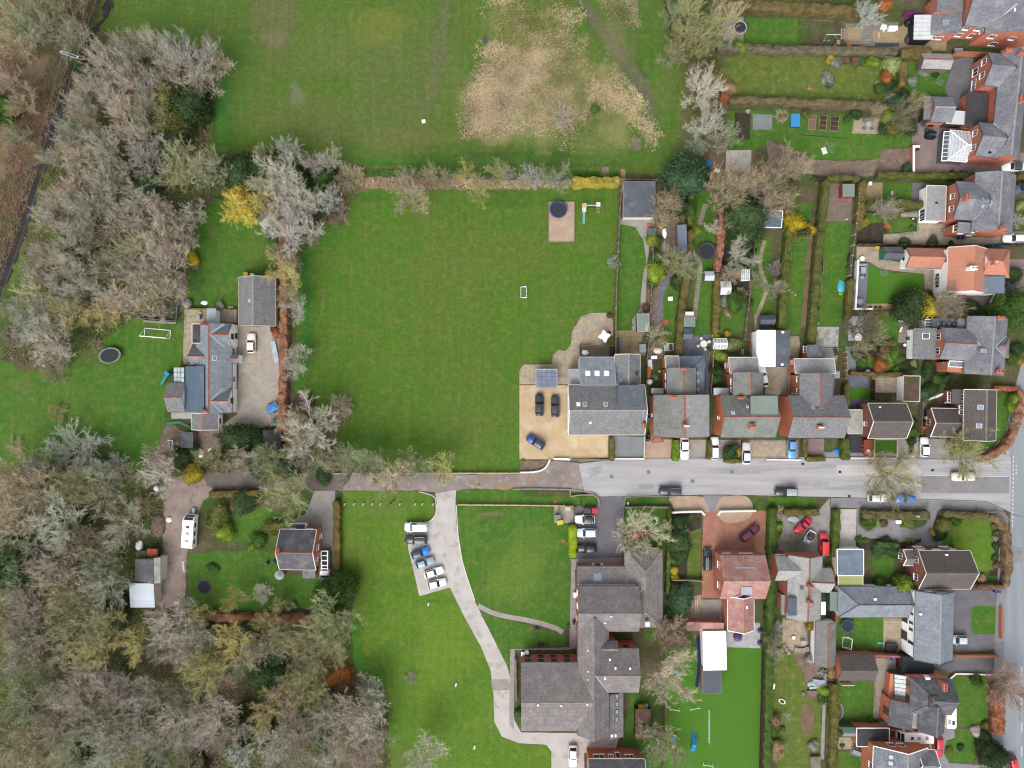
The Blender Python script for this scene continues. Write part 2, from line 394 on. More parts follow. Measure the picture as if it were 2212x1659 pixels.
surf('membrane_white', C(252,252,252,1.2), C(244,244,246,1.2), .5, lo=.97, hi=1.03, gs=3, rough=.5, bump=0)
surf('lead', C(196,204,214), C(184,192,202), 1., lo=.92, hi=1.08, gs=4, rough=.6, bump=0)
plain('rust_sheet', C(190,100,62), .7, .2, 0, .8, 1.2, 3, C(150,80,50))
plain('brown_sheet', C(112,102,70), .8, .2, 0, .8, 1.2, 3, C(84,88,56))
# walls
tiles('brick', C(213,130,105,1.65), C(195,112,90,1.65), C(190,146,125,1.65), .225, .075, C(179,105,87,1.65), .5, .58, msz=.008, bump=.15)
tiles('brick_dark', C(157,103,90,1.65), C(141,90,78,1.65), C(139,108,96,1.65), .225, .075, msz=.008, bump=.15)
tiles('brick_orange', C(224,137,103,1.65), C(211,123,92,1.65), C(197,143,116,1.65), .225, .075, C(193,110,85,1.65), .5, .58, msz=.008, bump=.15)
surf('render_white', C(246,246,244,1.12), C(236,236,232,1.12), .5, lo=.96, hi=1.04, gs=3, bump=.05)
surf('render_cream', C(226,218,196,1.4), C(214,206,184,1.4), .5, lo=.95, hi=1.05, gs=3, bump=.05)
plain('white', C(250,250,250,1.2), .45, .35, 0, .95, 1.03)
plain('offwhite', C(230,226,216,1.5), .6, .3, 0, .9, 1.08)
plain('cream', C(224,206,176), .7, .2, 0, .88, 1.1)
plain('black', C(44,44,48), .5, .3)
plain('dark_grey', C(78,80,86), .6, .3)
plain('mid_grey', C(128,132,138), .6, .3)
plain('pale_grey', C(186,190,194), .5, .3)
plain('steel', C(176,180,184), .35, .5, .6)
plain('teal', C(96,168,160), .5, .3)
plain('green_paint', C(60,140,110), .5, .3)
plain('blue_bright', C(42,150,220), .45, .35)
plain('blue_dark', C(44,70,130), .5, .3)
plain('cyan_bright', C(90,200,220), .4, .35)
plain('red_bright', C(206,44,58), .45, .35)
plain('orange_bright', C(228,120,60), .5, .3)
plain('yellow_bright', C(238,208,60), .5, .3)
plain('lime', C(150,190,60), .6, .3)
plain('purple', C(106,96,150), .6, .3)
plain('magenta', C(140,52,120), .6, .3)
plain('pool_blue', C(70,160,222), .35, .4, 0, .85, 1.15)
plain('tarpaulin_blue', C(50,150,232), .45, .35, 0, .8, 1.2, 4)
plain('timber', C(184,156,120), .8, .15, 0, .82, 1.15, 5, C(160,134,104), 1.)
plain('timber_grey', C(150,140,126), .85, .15, 0, .82, 1.15, 5, C(128,118,104), 1.)
plain('timber_pale', C(222,196,158), .8, .15, 0, .86, 1.12, 5)
plain('timber_dark', C(88,70,58), .8, .15, 0, .82, 1.15, 5)
plain('terracotta_pot', C(176,112,84), .8, .15)
plain('stone', C(176,166,152), .85, .15, 0, .8, 1.2, 5, C(150,142,128), 1.)
plain('rubber', C(36,36,38), .85, .15)
plain('trampoline_mat', C(64,66,74), .75, .15, 0, .92, 1.06)
plain('chrome', C(210,214,218), .25, .5, .8)
plain('soil_load', C(166,112,76), .9, .1, 0, .75, 1.25, 4)
plain('mesh_net', C(176,182,182), .9, .1)
plain('road_paint', C(240,240,240), .7, .2, 0, .8, 1.06, 3)
plain('bark', C(124,112,92), .9, .1, 0, .75, 1.25, 4)
glassy('glass_dark', C(58,66,78)); glassy('glass_sky', C(150,178,206), .15); glassy('glass_pane', C(96,108,120), .1)
glassy('glass_green', C(196,212,214), .2); glassy('glass_poly', C(176,184,204), .25)
glassy('solar', C(132,140,170), .2)
objcol('twigs', s=.5, gs=3, v1=.75, v2=1.2, space='world'); objcol('leaves', s=1.4, gs=6, v1=.55, v2=1.4, space='world')
objcol('hedge_leaf', s=.9, gs=5, v1=.55, v2=1.45, space='world')
objcol('car_paint', .35, .4, .96, 1.04, 2, 0, coat=.35); objcol('painted', .6, .3, .9, 1.1, 2, 4, space='world')
t = NT('vcol'); a = t.node('ShaderNodeVertexColor'); a.layer_name = 'tint'
t.end(t.grain(a.outputs['Color'], t.noise(t.pos(), 3, 3, .6), .75, 1.25), .9, .1)
# ------------------------------------------------------------------ buildings
def house(name, label, cat, x, y, group=None):
    return thing(name, label, cat, W(x, y)+(0,), 0, group)
class Vol: pass
def V(h, typ, x0, y0, x1, y1, ze, zr, roof, wall, rot=0, zb=0, ovh=.22, ridge=None, trim=None, hip=None, name='roof'):
    """one roofed block of a building; x0..y1 = its eave rectangle as seen in the picture at eave height ze"""
    v = Vol(); v.h = h; v.ze, v.zr, v.typ = ze, zr, typ; v.ov = ovh; v.wall = wall
    cx, cy = W((x0+x1)/2, (y0+y1)/2, ze); k = (CAMH-ze)/CAMH
    v.w, v.d = M(abs(x1-x0))*k, M(abs(y1-y0))*k; v.c = (cx, cy); v.a = -radians(rot); v.rot = rot
    ca, sa = cos(v.a), sin(v.a)
    v.g = lambda x, y, z=0: (cx+x*ca-y*sa, cy+x*sa+y*ca, z)          # local -> world
    v.l = lambda X, Y: ((X-cx)*ca+(Y-cy)*sa, -(X-cx)*sa+(Y-cy)*ca)   # world -> local
    w2, d2 = v.w/2, v.d/2; t = typ[0]; th = .14
    if typ[0] == 'm':
        s = typ[1]; f = {'L': lambda x, y: (w2-x)/v.w, 'R': lambda x, y: (x+w2)/v.w, 'T': lambda x, y: (y+d2)/v.d, 'B': lambda x, y: (d2-y)/v.d}[s]
        v.z = lambda x, y: ze+(zr-ze)*f(x, y)
    elif t == 'f': v.z = lambda x, y: ze
    elif t == 'x': v.z = lambda x, y: ze+(zr-ze)*(1-abs(y)/d2)
    else: v.z = lambda x, y: ze+(zr-ze)*(1-abs(x)/w2)
    rb = MB(); wb = MB(); wi, di = w2-ovh, d2-ovh; G = v.g
    if t == 'f':
        rb.prism([G(-w2,-d2), G(w2,-d2), G(w2,d2), G(-w2,d2)], ze-.18, ze)
        wb.prism([G(-wi,-di), G(wi,-di), G(wi,di), G(-wi,di)], zb, ze-.18, bottom=False)
    elif t == 'm':
        q = [(-w2,-d2),(w2,-d2),(w2,d2),(-w2,d2)]
        rb.add([G(x, y, v.z(x, y)) for x, y in q]+[G(x, y, v.z(x, y)-th) for x, y in q], [(0,1,2,3),(7,6,5,4)]+[(4+i,4+(i+1)%4,(i+1)%4,i) for i in range(4)])
        q = [(-wi,-di),(wi,-di),(wi,di),(-wi,di)]
        wb.add([G(x, y, zb) for x, y in q]+[G(x, y, v.z(x, y)-th+.02) for x, y in q], [(4,5,6,7)]+[(i,(i+1)%4,4+(i+1)%4,4+i) for i in range(4)])
    else:
        A, B = (w2, d2) if t == 'x' else (d2, w2); sw = (lambda a, b: (a, b)) if t == 'x' else (lambda a, b: (-b, a))
        lo = hi = 0; hl = hip or B
        if t == 'x': lo, hi = ('l' in typ)*hl, ('r' in typ)*hl
        else: lo, hi = ('b' in typ)*hl, ('t' in typ)*hl
        P = lambda a, b, z: G(*sw(a, b), z)
        # two long slopes + optional hip triangles, closed below
        vs = [P(-A,-B,ze), P(A,-B,ze), P(A,B,ze), P(-A,B,ze), P(-A+lo,0,zr), P(A-hi,0,zr)]
        vb = [(x, y, z-th) for x, y, z in vs]
        fs = [(0,1,5,4),(2,3,4,5),(10,11,7,6),(11,10,9,8),(6,7,1,0),(8,9,3,2)]
        fs += [(3,0,4),(6,9,10),(9,6,0,3)] if lo else [(0,4,10,6),(4,3,9,10)]
        fs += [(1,2,5),(8,7,11),(7,8,2,1)] if hi else [(5,1,7,11),(2,5,11,8)]
        rb.add(vs+vb, fs)
        Ai, Bi = A-ovh, B-ovh; zi = ze+(zr-ze)*ovh/B-th+.02; zt = zr-th+.02
        vs = [P(-Ai,-Bi,zb), P(Ai,-Bi,zb), P(Ai,Bi,zb), P(-Ai,Bi,zb), P(-Ai,-Bi,zi), P(Ai,-Bi,zi), P(Ai,Bi,zi), P(-Ai,Bi,zi)]
        fs = [(0,1,5,4),(2,3,7,6)]
        if lo: fs.append((3,0,4,7))
        else: vs.append(P(-Ai,0,zt)); fs.append((3,0,4,len(vs)-1,7))
        if hi: fs.append((1,2,6,5))
        else: vs.append(P(Ai,0,zt)); fs.append((1,2,6,len(vs)-1,5))
        wb.add(vs, fs)
        if ridge:
            m = MB(); e0, e1 = P(-A+lo-(0 if lo else .02),0,0), P(A-hi+(0 if hi else .02),0,0); pr = lambda p, z: (p[0], p[1], z)
            n = Vector(P(0,1,0))-Vector(P(0,0,0)); rw = .17
            q = [(Vector(pr(e, zr))+n*s*rw+Vector((0,0,dz))) for e in (e0, e1) for s, dz in ((-1,-rw*(zr-ze)/B+.01),(0,.07),(1,-rw*(zr-ze)/B+.01))]
            m.add(q, [(0,3,4,1),(1,4,5,2),(0,1,2),(3,5,4)]); v.ridge = m.build('ridge', ridge, h)
            for e, hh in ((-1, lo), (1, hi)):
                if hh:
                    for b in (-1, 1):
                        p0 = Vector(P(e*A, b*B, ze+.03)); p1 = Vector(P(e*(A-hh), 0, zr+.03)); MB().tube(p0, p1, .1, .1, 4).build('ridge', ridge, h)
        if trim:
            for e, hh in ((-1, lo), (1, hi)):
                if not hh:
                    for b in (-1, 1): MB().tube(P(e*(A+.03), b*B, ze+.01), P(e*(A+.03), 0, zr+.01), .09, .09, 4).build('fascia', trim, h)
    v.roof = rb.build(name, roof, h); v.wallo = wb.build('wall', wall, h)
    if t in 'fm' and trim:
        m = MB(); q = [(-w2,-d2),(w2,-d2),(w2,d2),(-w2,d2)]; zz = lambda x, y: v.z(x, y)
        for i in range(4):
            a, b = q[i], q[(i+1) % 4]; m.tube(G(a[0], a[1], zz(*a)-.02), G(b[0], b[1], zz(*b)-.02), .085, .085, 4)
        m.build('fascia', trim, h)
    if t in 'xy':     # gutters along the eaves
        for b in (-1, 1): MB().tube(P(-A, b*(B+.05), ze-.07), P(A, b*(B+.05), ze-.07), .06, .06, 5).build('gutter', 'dark_grey' if trim is None else trim, h)
    return v
def on(v, x, y):
    """point of block v's roof seen at pixel x,y, and the roof normal there"""
    z = v.ze
    for _ in range(12):
        X, Y = W(x, y, z); lx, ly = v.l(X, Y); lx = max(-v.w/2, min(v.w/2, lx)); ly = max(-v.d/2, min(v.d/2, ly)); z = v.z(lx, ly)
    e = .05; gx = (v.z(lx+e, ly)-v.z(lx-e, ly))/(2*e); gy = (v.z(lx, ly+e)-v.z(lx, ly-e))/(2*e)
    n = Vector((-gx, -gy, 1)).normalized(); n = Vector((n.x*cos(v.a)-n.y*sin(v.a), n.x*sin(v.a)+n.y*cos(v.a), n.z))
    return Vector((X, Y, z)), n
def frame_mat(p, n, a=0):
    up = Vector((0, 0, 1)); u = up.cross(n)
    u = Vector((cos(a), sin(a), 0)) if u.length < 1e-3 else u.normalized()
    w = n.cross(u); m = Matrix((u, w, n)).transposed().to_4x4(); m.translation = p; return m
def skylight(v, x, y, w=.8, l=1.1, frame='mid_grey', pane='glass_sky'):
    p, n = on(v, x, y); m = frame_mat(p, n, v.a)
    o = MB().box(-w/2, -l/2, -.05, w/2, l/2, .07, mat=m).build('skylight', frame, v.h)
    MB().box(-w/2+.09, -l/2+.09, .06, w/2-.09, l/2-.09, .085, mat=m).build('pane', pane, o)
def roofbox(v, x, y, w, l, hgt, mat, name='vent'):
    p, n = on(v, x, y); m = Matrix.Translation(p)@Matrix.Rotation(v.a, 4, 'Z')
    return MB().box(-w/2, -l/2, -.5, w/2, l/2, hgt, mat=m).build(name, mat, v.h)
def chimney(v, x, y, w=.9, l=.6, hgt=1.3, pots=2, mat='brick', pot='terracotta'):
    p, n = on(v, x, y); m = Matrix.Translation(p)@Matrix.Rotation(v.a, 4, 'Z')
    b = MB().box(-w/2, -l/2, -.8, w/2, l/2, hgt, mat=m); b.box(-w/2-.06, -l/2-.06, hgt-.2, w/2+.06, l/2+.06, hgt-.06, mat=m)
    o = b.build('chimney', mat, v.h)
    for i in range(pots):
        t = ((i+.5)/pots-.5)*(w if w >= l else l); q = m@Vector((t, 0, hgt) if w >= l else (0, t, hgt))
        MB().lathe([(.15, -.02), (.13, .3), (.16, .34), (.1, .35)], 8, q).build('chimney_pot', pot, o)
def strip(v, a, b, w=.28, mat='lead', name='flashing', lift=.035):
    p, n = on(v, *a); q, _ = on(v, *b); d = (q-p).normalized(); s = n.cross(d).normalized()*(w/2); u = n*lift
    vs = [p-s+u, p+s+u, q+s+u, q-s+u]; vs += [x-n*.06 for x in vs]
    MB().add(vs, [(3,2,1,0),(0,1,5,4),(1,2,6,5),(2,3,7,6),(3,0,4,7)]).build(name, mat, v.h)
def win(v, side, specs, frame='white', pane='glass_dark', sill=True, door=False):
    """windows on one wall of block v: (t along the wall 0..1, centre height, width, height)"""
    for t, zc, w, hh in specs:
        wi, di = v.w/2-v.ov, v.d/2-v.ov
        if side in 'tb': s = 1 if side == 't' else -1; c = (-wi+2*wi*t, s*di); a = v.a+(0 if s < 0 else pi)
        else: s = 1 if side == 'r' else -1; c = (s*wi, di-2*di*t); a = v.a+(pi/2 if s > 0 else -pi/2)
        m = Matrix.Translation(v.g(c[0], c[1], zc))@Matrix.Rotation(a, 4, 'Z')     # local -y points out of the wall
        b = MB(); f = .07
        b.box(-w/2, -.05, -hh/2, w/2, .05, -hh/2+f, mat=m); b.box(-w/2, -.05, hh/2-f, w/2, .05, hh/2, mat=m)
        b.box(-w/2, -.05, -hh/2+f, -w/2+f, .05, hh/2-f, mat=m); b.box(w/2-f, -.05, -hh/2+f, w/2, .05, hh/2-f, mat=m)
        if w > .9 and not door: b.box(-f/2, -.045, -hh/2+f, f/2, .05, hh/2-f, mat=m)
        if sill and not door: b.box(-w/2-.08, -.16, -hh/2-.1, w/2+.08, .02, -hh/2-.005, mat=m)
        o = b.build('door' if door else 'window', frame, v.h)
        MB().box(-w/2+f*.5, -.025, -hh/2+f*.5, w/2-f*.5, .02, hh/2-f*.5, mat=m).build('pane', pane, o)
def glassroof(v, n=6, mat='white', across=None):
    """glazing bars over a glazed roof"""
    across = across or ('y' if v.typ[0] in 'fx' or v.typ in ('mT', 'mB') else 'x')
    for i in range(n+1):
        t = i/n-.5; b = MB(); 
        if across == 'y': pts = [(t*v.w, s*v.d/2) for s in (-1, 0, 1)]
        else: pts = [(s*v.w/2, t*v.d) for s in (-1, 0, 1)]
        for p, q in zip(pts, pts[1:]): b.tube(v.g(*p, v.z(*p)+.03), v.g(*q, v.z(*q)+.03), .04, .04, 4)
        b.build('glazing_bar', mat, v.h)
def shed(label, typ, x0, y0, x1, y1, ze, zr, roof, wall, rot=0, name='garden_shed', cat='shed', trim=None, ridge=None, door=None, ovh=.12, group=None):
    h = house(name, label, cat, (x0+x1)/2, (y0+y1)/2, group)
    v = V(h, typ, x0, y0, x1, y1, ze, zr, roof, wall, rot, ovh=ovh, trim=trim, ridge=ridge)
    if door: win(v, door, [(.5, .95, .8, 1.8)], frame=wall, pane='timber_dark', door=True)
    return v
def greenhouse(label, typ, x0, y0, x1, y1, ze=1.5, zr=2.2, rot=0, roof='glass_green', frame='white', n=4):
    h = house('greenhouse', label, 'greenhouse', (x0+x1)/2, (y0+y1)/2)
    v = V(h, typ, x0, y0, x1, y1, ze, zr, roof, 'glass_green', rot, ovh=.04, ridge=frame, trim=frame); glassroof(v, n, frame); return v

# ------------------------------------------------------------------ boundaries
def fence(label, pts, hgt=1.7, step=1.85, mat='timber_grey', post='timber_pale', th=.06, name='fence', group=None, gap=0):
    p = WL(pts); q = resample(p, step); h = thing(name, label, 'fence', q[0]+(0,), 0, group)
    o0 = Vector(q[0]); pm = MB().box(-.06, -.06, 0, .06, .06, hgt+.08).mesh('post', post)
    um = MB().box(0, -th/2, .06, 1, th/2, hgt).box(0, -th/2-.02, hgt-.02, 1, th/2+.02, hgt+.03).mesh('panel', mat)
    for i, a in enumerate(q):
        inst('post', pm, h, (a[0]-o0.x, a[1]-o0.y, 0))
        if i < len(q)-1:
            b = q[i+1]; L = hypot(b[0]-a[0], b[1]-a[1]); an = atan2(b[1]-a[1], b[0]-a[0])
            inst('panel', um, h, (a[0]-o0.x+cos(an)*.06, a[1]-o0.y+sin(an)*.06, 0), an, (max(.1, L-.12), 1, 1))
    return h
def railfence(label, pts, hgt=1.1, step=2.2, mat='timber_pale', rails=3):
    p = WL(pts); q = resample(p, step); h = thing('fence', label, 'fence', q[0]+(0,)); o0 = Vector(q[0])
    pm = MB().box(-.06, -.06, 0, .06, .06, hgt+.1).mesh('post', mat); rm = MB().box(0, -.02, -.06, 1, .02, .06).box(0,-.06,.06,1,.06,.085).mesh('rail', mat)
    for i, a in enumerate(q):
        inst('post', pm, h, (a[0]-o0.x, a[1]-o0.y, 0))
        if i < len(q)-1:
            b = q[i+1]; L = hypot(b[0]-a[0], b[1]-a[1]); an = atan2(b[1]-a[1], b[0]-a[0])
            for k in range(rails): inst('rail', rm, h, (a[0]-o0.x, a[1]-o0.y, hgt*(k+1)/rails-.1), an, (L, 1, 1))
    return h
def wall(label, pts, hgt=1., th=.24, mat='brick', cap='stone', name='garden_wall', sm=0, cat='wall'):
    p = WL(pts)
    if sm: p = smooth_poly(p, sm, False)
    a, c = offset(p, th); o = MB().prism(a+c[::-1], 0, hgt).build(name, mat, loc=(p[0][0], p[0][1], 0)); tag(o, label, cat)
    if cap:
        a, c = offset(p, th+.1); m = MB().prism(a+c[::-1], hgt+.002, hgt+.08).build('coping', cap, o)
    return o
_ln = 0
def blob_noise(x, y, z, f=1.): return noise.noise(Vector((x*f, y*f, z*f)))+.5*noise.noise(Vector((x*2.3*f, y*2.3*f, z*2.3*f+9)))
def hedge(label, pts, w=1.1, hgt=1.7, col=(96,104,52), sm=0, leaf=26, name='hedge', amp=.2, group=None, wpx=None):
    p = WL(pts)
    if sm: p = smooth_poly(p, sm, False)
    p = resample(p, .45); rr = random.Random(len(label)*31+len(p))
    if wpx: w = M(wpx)
    b = MB(); prof = [(-.5,0),(-.52,.3),(-.5,.7),(-.42,.94),(-.2,1.02),(0,1.03),(.2,1.02),(.42,.94),(.5,.7),(.52,.3),(.5,0)]
    a, c = offset(p, 1.); rings = []
    for i, q in enumerate(p):
        n = Vector(a[i])-Vector(q); ring = []; end = .72 if i in (0, len(p)-1) else 1
        for u, zz in prof:
            x = q[0]+n.x*2*u*w*end; y = q[1]+n.y*2*u*w*end; z = zz*hgt*(.93 if end < 1 else 1)
            k = blob_noise(x, y, z, .8)*amp+rr.uniform(-.04, .04)
            ring.append((x+n.x*2*k*(1 if u > 0 else -1 if u < 0 else 0), y+n.y*2*k*(1 if u > 0 else -1 if u < 0 else 0), max(0, z+k*.9*(zz > .5))))
        rings.append(ring)
    K = len(prof); vs = [v for r in rings for v in r]; fs = []
    for i in range(len(p)-1): fs += [(i*K+j, i*K+j+1, (i+1)*K+j+1, (i+1)*K+j) for j in range(K-1)]
    fs += [tuple(range(K)), tuple(range((len(p)-1)*K+K-1, (len(p)-1)*K-1, -1))]
    b.add(vs, fs)
    L = sum(hypot(p[i+1][0]-p[i][0], p[i+1][1]-p[i][1]) for i in range(len(p)-1))
    for _ in range(int(leaf*L*(w+hgt))):
        i = rr.randrange(len(p)-1); j = rr.choice((1,2,3,3,4,4,5,5,6,6,7,7,8,9)); j = min(j, K-2); s, t = rr.random(), rr.random()
        q = [Vector(rings[i][j]), Vector(rings[i][j+1]), Vector(rings[i+1][j])]; o = q[0]+(q[1]-q[0])*s+(q[2]-q[0])*t
        d = Vector((rr.gauss(0,1), rr.gauss(0,1), rr.gauss(.3,.6))).normalized(); e = d.orthogonal().normalized(); z = rr.uniform(.06, .15)
        b.add([o-e*z*.5, o+e*z*.5, o+d*z*1.3], [(0,1,2)])
    o = b.build(name, 'hedge_leaf', loc=(p[len(p)//2][0], p[len(p)//2][1], 0), uv=False); o.color = C(*col); return tag(o, label, 'hedge', group)

# ------------------------------------------------------------------ trees and shrubs (unit meshes, shared)
def bare_tree_mesh(seed, style):
    """trunk mesh and crown mesh of a leafless tree about 1 high and 0.45 in crown radius"""
    r = random.Random(seed); tb = MB(); cb = MB()
    sp = {'round': (7, .45, 1.0), 'upright': (7, .95, .8), 'wide': (9, .28, 1.15), 'bush': (12, .5, 1.0)}[style]
    th = {'round': .3, 'upright': .34, 'wide': .26, 'bush': .05}[style]
    tb.tube((0,0,0), (.006,.004,th*.6), .022, .018, 6); tb.tube((.006,.004,th*.6), (0,.01,th+.14), .018, .011, 6)
    def grow(b, p, d, L, rad, lev):
        n = 4 if lev < 2 else 3; pts = [p]; dd = d.copy()
        for i in range(n):
            dd = (dd+Vector((r.gauss(0,.16), r.gauss(0,.16), r.gauss(.05,.1)))).normalized(); pts.append(pts[-1]+dd*L/n)
            b.tube(pts[-2], pts[-1], max(.0016, rad*(1-i/n*.65)), max(.0014, rad*(1-(i+1)/n*.65)), 4 if lev < 2 else 3, caps=False)
        return pts, dd
    def twigs(p, d, k, L):
        for _ in range(k):
            e = (d+Vector((r.gauss(0,.55), r.gauss(0,.55), r.gauss(.1,.4)))).normalized(); l = L*r.uniform(.5, 1.3)
            s = e.cross(Vector((0,0,1))); s = s.normalized() if s.length > .05 else Vector((1,0,0)); s = s*r.uniform(.0008, .0016); q = p+e*l; m = p+e*l*.5+Vector((r.gauss(0,.006), r.gauss(0,.006), r.gauss(0,.006)))
            cb.add([p-s, p+s, m+s*.8, m-s*.8, q], [(0,1,2,3), (3,2,4)])
    N = sp[0]
    for i in range(N):
        az = 2*pi*(i+r.uniform(-.3,.3))/N; up = sp[1]*r.uniform(.6,1.5); z0 = th*r.uniform(.75, 1.35)
        d = Vector((cos(az), sin(az), up)).normalized(); L = .42*sp[2]*r.uniform(.8, 1.1)*(1 if style != 'upright' else 1.15)
        pts, dd = grow(tb, Vector((0,0,z0)), d, L, .012, 0)
        for j, p in enumerate(pts[1:]):
            for _ in range(3 if j < 3 else 4):
                e = (dd*1.15+Vector((r.gauss(0,.5), r.gauss(0,.5), r.gauss(.22,.3)))).normalized()
                p2, d2 = grow(cb, p, e, .2*r.uniform(.6,1.15), .006, 2)
                for p3 in p2[1:]:
                    e2 = (d2*1.0+Vector((r.gauss(0,.5), r.gauss(0,.5), r.gauss(.12,.35)))).normalized()
                    q, d3 = grow(cb, p3, e2, .095*r.uniform(.6,1.2), .003, 3)
                    for q1 in q[1:]: twigs(q1, d3, 5, .075)
    if style != 'bush':      # leader
        pts, dd = grow(tb, Vector((0,.01,th+.14)), Vector((.05,0,1)), .3, .011, 0)
        for p in pts[1:]:
            for _ in range(4):
                p2, d2 = grow(cb, p, Vector((r.gauss(0,1), r.gauss(0,1), .7)).normalized(), .2, .0045, 2)
                for p3 in p2[1:]:
                    q, d3 = grow(cb, p3, (d2+Vector((r.gauss(0,.6), r.gauss(0,.6), .1))).normalized(), .1, .0026, 3)
                    for q1 in q[1:]: twigs(q1, d3, 5, .075)
    a = np.array(cb.v); k = .45/np.percentile(np.hypot(a[:, 0], a[:, 1]), 91); kz = 1/np.percentile(a[:, 2], 99.5)
    for q in (tb, cb): q.v = [(x*k, y*k, z*kz) for x, y, z in q.v]
    return tb.mesh('trunk', 'twigs', uv=False), cb.mesh('crown', 'twigs', uv=False)
def leaf_mesh(seed, style):
    """leafy crown of unit radius, base at z=0: lumpy core and many leaf faces"""
    r = random.Random(seed); b = MB(); n, m = 16, 10; lump = [(Vector((r.gauss(0,1), r.gauss(0,1), r.gauss(.2,.8))).normalized(), r.uniform(.15,.5)) for _ in range(16)]
    hz = 1.7 if style == 'cone' else 1.15
    def rad(d):
        k = .74+sum(a*max(0, d.dot(u))**6 for u, a in lump)*.75
        if style == 'cone': k *= 1-.45*max(0, d.z)
        if style == 'ball': k = .96+.03*r.random()
        return k
    def pt(d, f=1.): k = rad(d)*f; return Vector((d.x*k, d.y*k, max(0, (d.z*k*.62+.55)*hz)))
    vs = []; fs = []
    for j in range(m+1):
        t = pi*j/m
        for i in range(n): vs.append(tuple(pt(Vector((sin(t)*cos(2*pi*i/n), sin(t)*sin(2*pi*i/n), cos(t))), .9)))
    for j in range(m):
        for i in range(n): fs.append((j*n+i, (j+1)*n+i, (j+1)*n+(i+1) % n, j*n+(i+1) % n))
    b.add(vs, fs)
    N = {'shrub': 2400, 'cone': 2800, 'ball': 1200, 'spray': 2200}[style]
    for _ in range(N):
        d = Vector((r.gauss(0,1), r.gauss(0,1), r.gauss(.25,.9))).normalized(); p = pt(d, r.uniform(.8, 1.14))
        e = (d*(1.2 if style == 'spray' else .6)+Vector((r.gauss(0,.7), r.gauss(0,.7), r.gauss(0,.6)))).normalized(); s = e.orthogonal().normalized()
        s = (s*cos(6*r.random())+e.cross(s)*sin(6*r.random())).normalized(); l = r.uniform(.07,.17)*(1.6 if style == 'spray' else 1); wq = l*(.4 if style != 'spray' else .16)
        if style == 'ball': l *= .5; wq *= .6
        b.add([p-s*wq, p+e*l*.5-s*wq*.2, p+e*l, p+s*wq+e*l*.3], [(0,1,2,3)])
    return b.mesh('crown', 'leaves', uv=False)
BARE = {k: [bare_tree_mesh(11*i+len(k), k) for i in range(n)] for k, n in (('round', 4), ('upright', 3), ('wide', 3), ('bush', 2))}
LEAF = {k: [leaf_mesh(5*i+len(k), k) for i in range(n)] for k, n in (('shrub', 4), ('cone', 2), ('ball', 1), ('spray', 2))}
STEM = MB().tube((0,0,0), (0,0,.6), .05, .035, 6).mesh('trunk', 'twigs', uv=False)
LAND = [(150,120,'the power pole'),(236,768,'the oval trampoline'),(340,720,'the big white goal'),(455,800,'the white cottage'),(410,1147,'the white caravan'),(315,1270,'the tin-roofed barn'),(441,1268,'the sunken round trampoline'),
 (645,1190,'the brick house with the flatbed truck'),(520,440,'the golden tree'),(555,650,'the slate garage'),(30,300,'the stream bank'),(455,240,'the ditch by the playing field'),(540,1330,'the rust-brown hedge'),(1205,455,'the gravel trampoline pad'),(1000,300,'the dry grass patch'),
 (1380,435,'the grey flat-roofed garden room'),(930,1200,'the church car park row'),(1215,1490,'the care home'),(1540,1560,'the dog agility garden'),(1600,1250,'the pink-tiled house'),(1715,1270,'the pale slate house'),(2010,1350,'the white house'),(2030,1230,'the brown-tiled corner house'),
 (1990,1500,'the red-brick bay house'),(1950,1620,'the bottom-edge slate house'),(1310,850,'the white gravel-drive house'),(1465,890,'the second terrace house'),(1610,890,'the third terrace house'),(1760,890,'the fourth terrace house'),(1910,900,'the brown detached house'),(2100,890,'the brown house by the junction'),
 (2080,740,'the slate house with the front bay'),(2090,590,'the orange-roofed house'),(2090,450,'the brick house with white gable porch'),(2130,230,'the brick semis'),(2050,60,'the top-corner brick house'),(1700,60,'the climbing frame lawn'),(1750,170,'the long mossy lawn'),(1780,270,'the raised beds'),(1525,545,'the netted trampoline'),(1660,480,'the blue-roofed shed'),
 (1720,500,'the narrow strip garden'),(1805,560,'the long lawn with decking'),(1870,620,'the grey decking strip'),(1500,770,'the slate patio'),(1650,560,'the winding garden path'),(1420,480,'the cluttered garden'),(1860,1010,'the lane'),(2120,1160,'the corner lawn'),(1860,1140,'the grey forecourt'),(1740,1170,'the parked red sports car'),(1580,1170,'the red block drive'),(1120,1650,'the church drive'),(620,1000,'the mud track'),(850,420,'the paddock')]
def where(x, y):
    u, v = ov(x, y); best = min(LAND, key=lambda q: hypot(q[0]-u, q[1]-v)); dx, dy = u-best[0], v-best[1]
    if hypot(dx, dy) < 26: return 'beside '+best[2]
    a, b = abs(dx), abs(dy)
    s = ('left of ' if dx < 0 else 'right of ') if a > 2.2*b else ('above ' if dy < 0 else 'below ') if b > 2.2*a else ('above and ' if dy < 0 else 'below and ')+('left of ' if dx < 0 else 'right of ')
    return s+best[2]
TC = {'p': ('pinkish-grey', (180,167,150)), 'g': ('grey', (172,168,151)), 'w': ('pale silvery', (192,188,173)), 'o': ('olive mossy', (158,158,114)), 'y': ('yellowish', (184,174,118)), 'b': ('brown', (160,144,122)), 't': ('tan', (176,164,134)), 'c': ('cream-flecked', (190,184,150)), 'e': ('grey-green', (156,158,128)), 'k': ('dark brown', (128,116,102)), 'r': ('reddish-brown', (162,132,114)), 'z': ('lemon yellow', (226,204,92))}
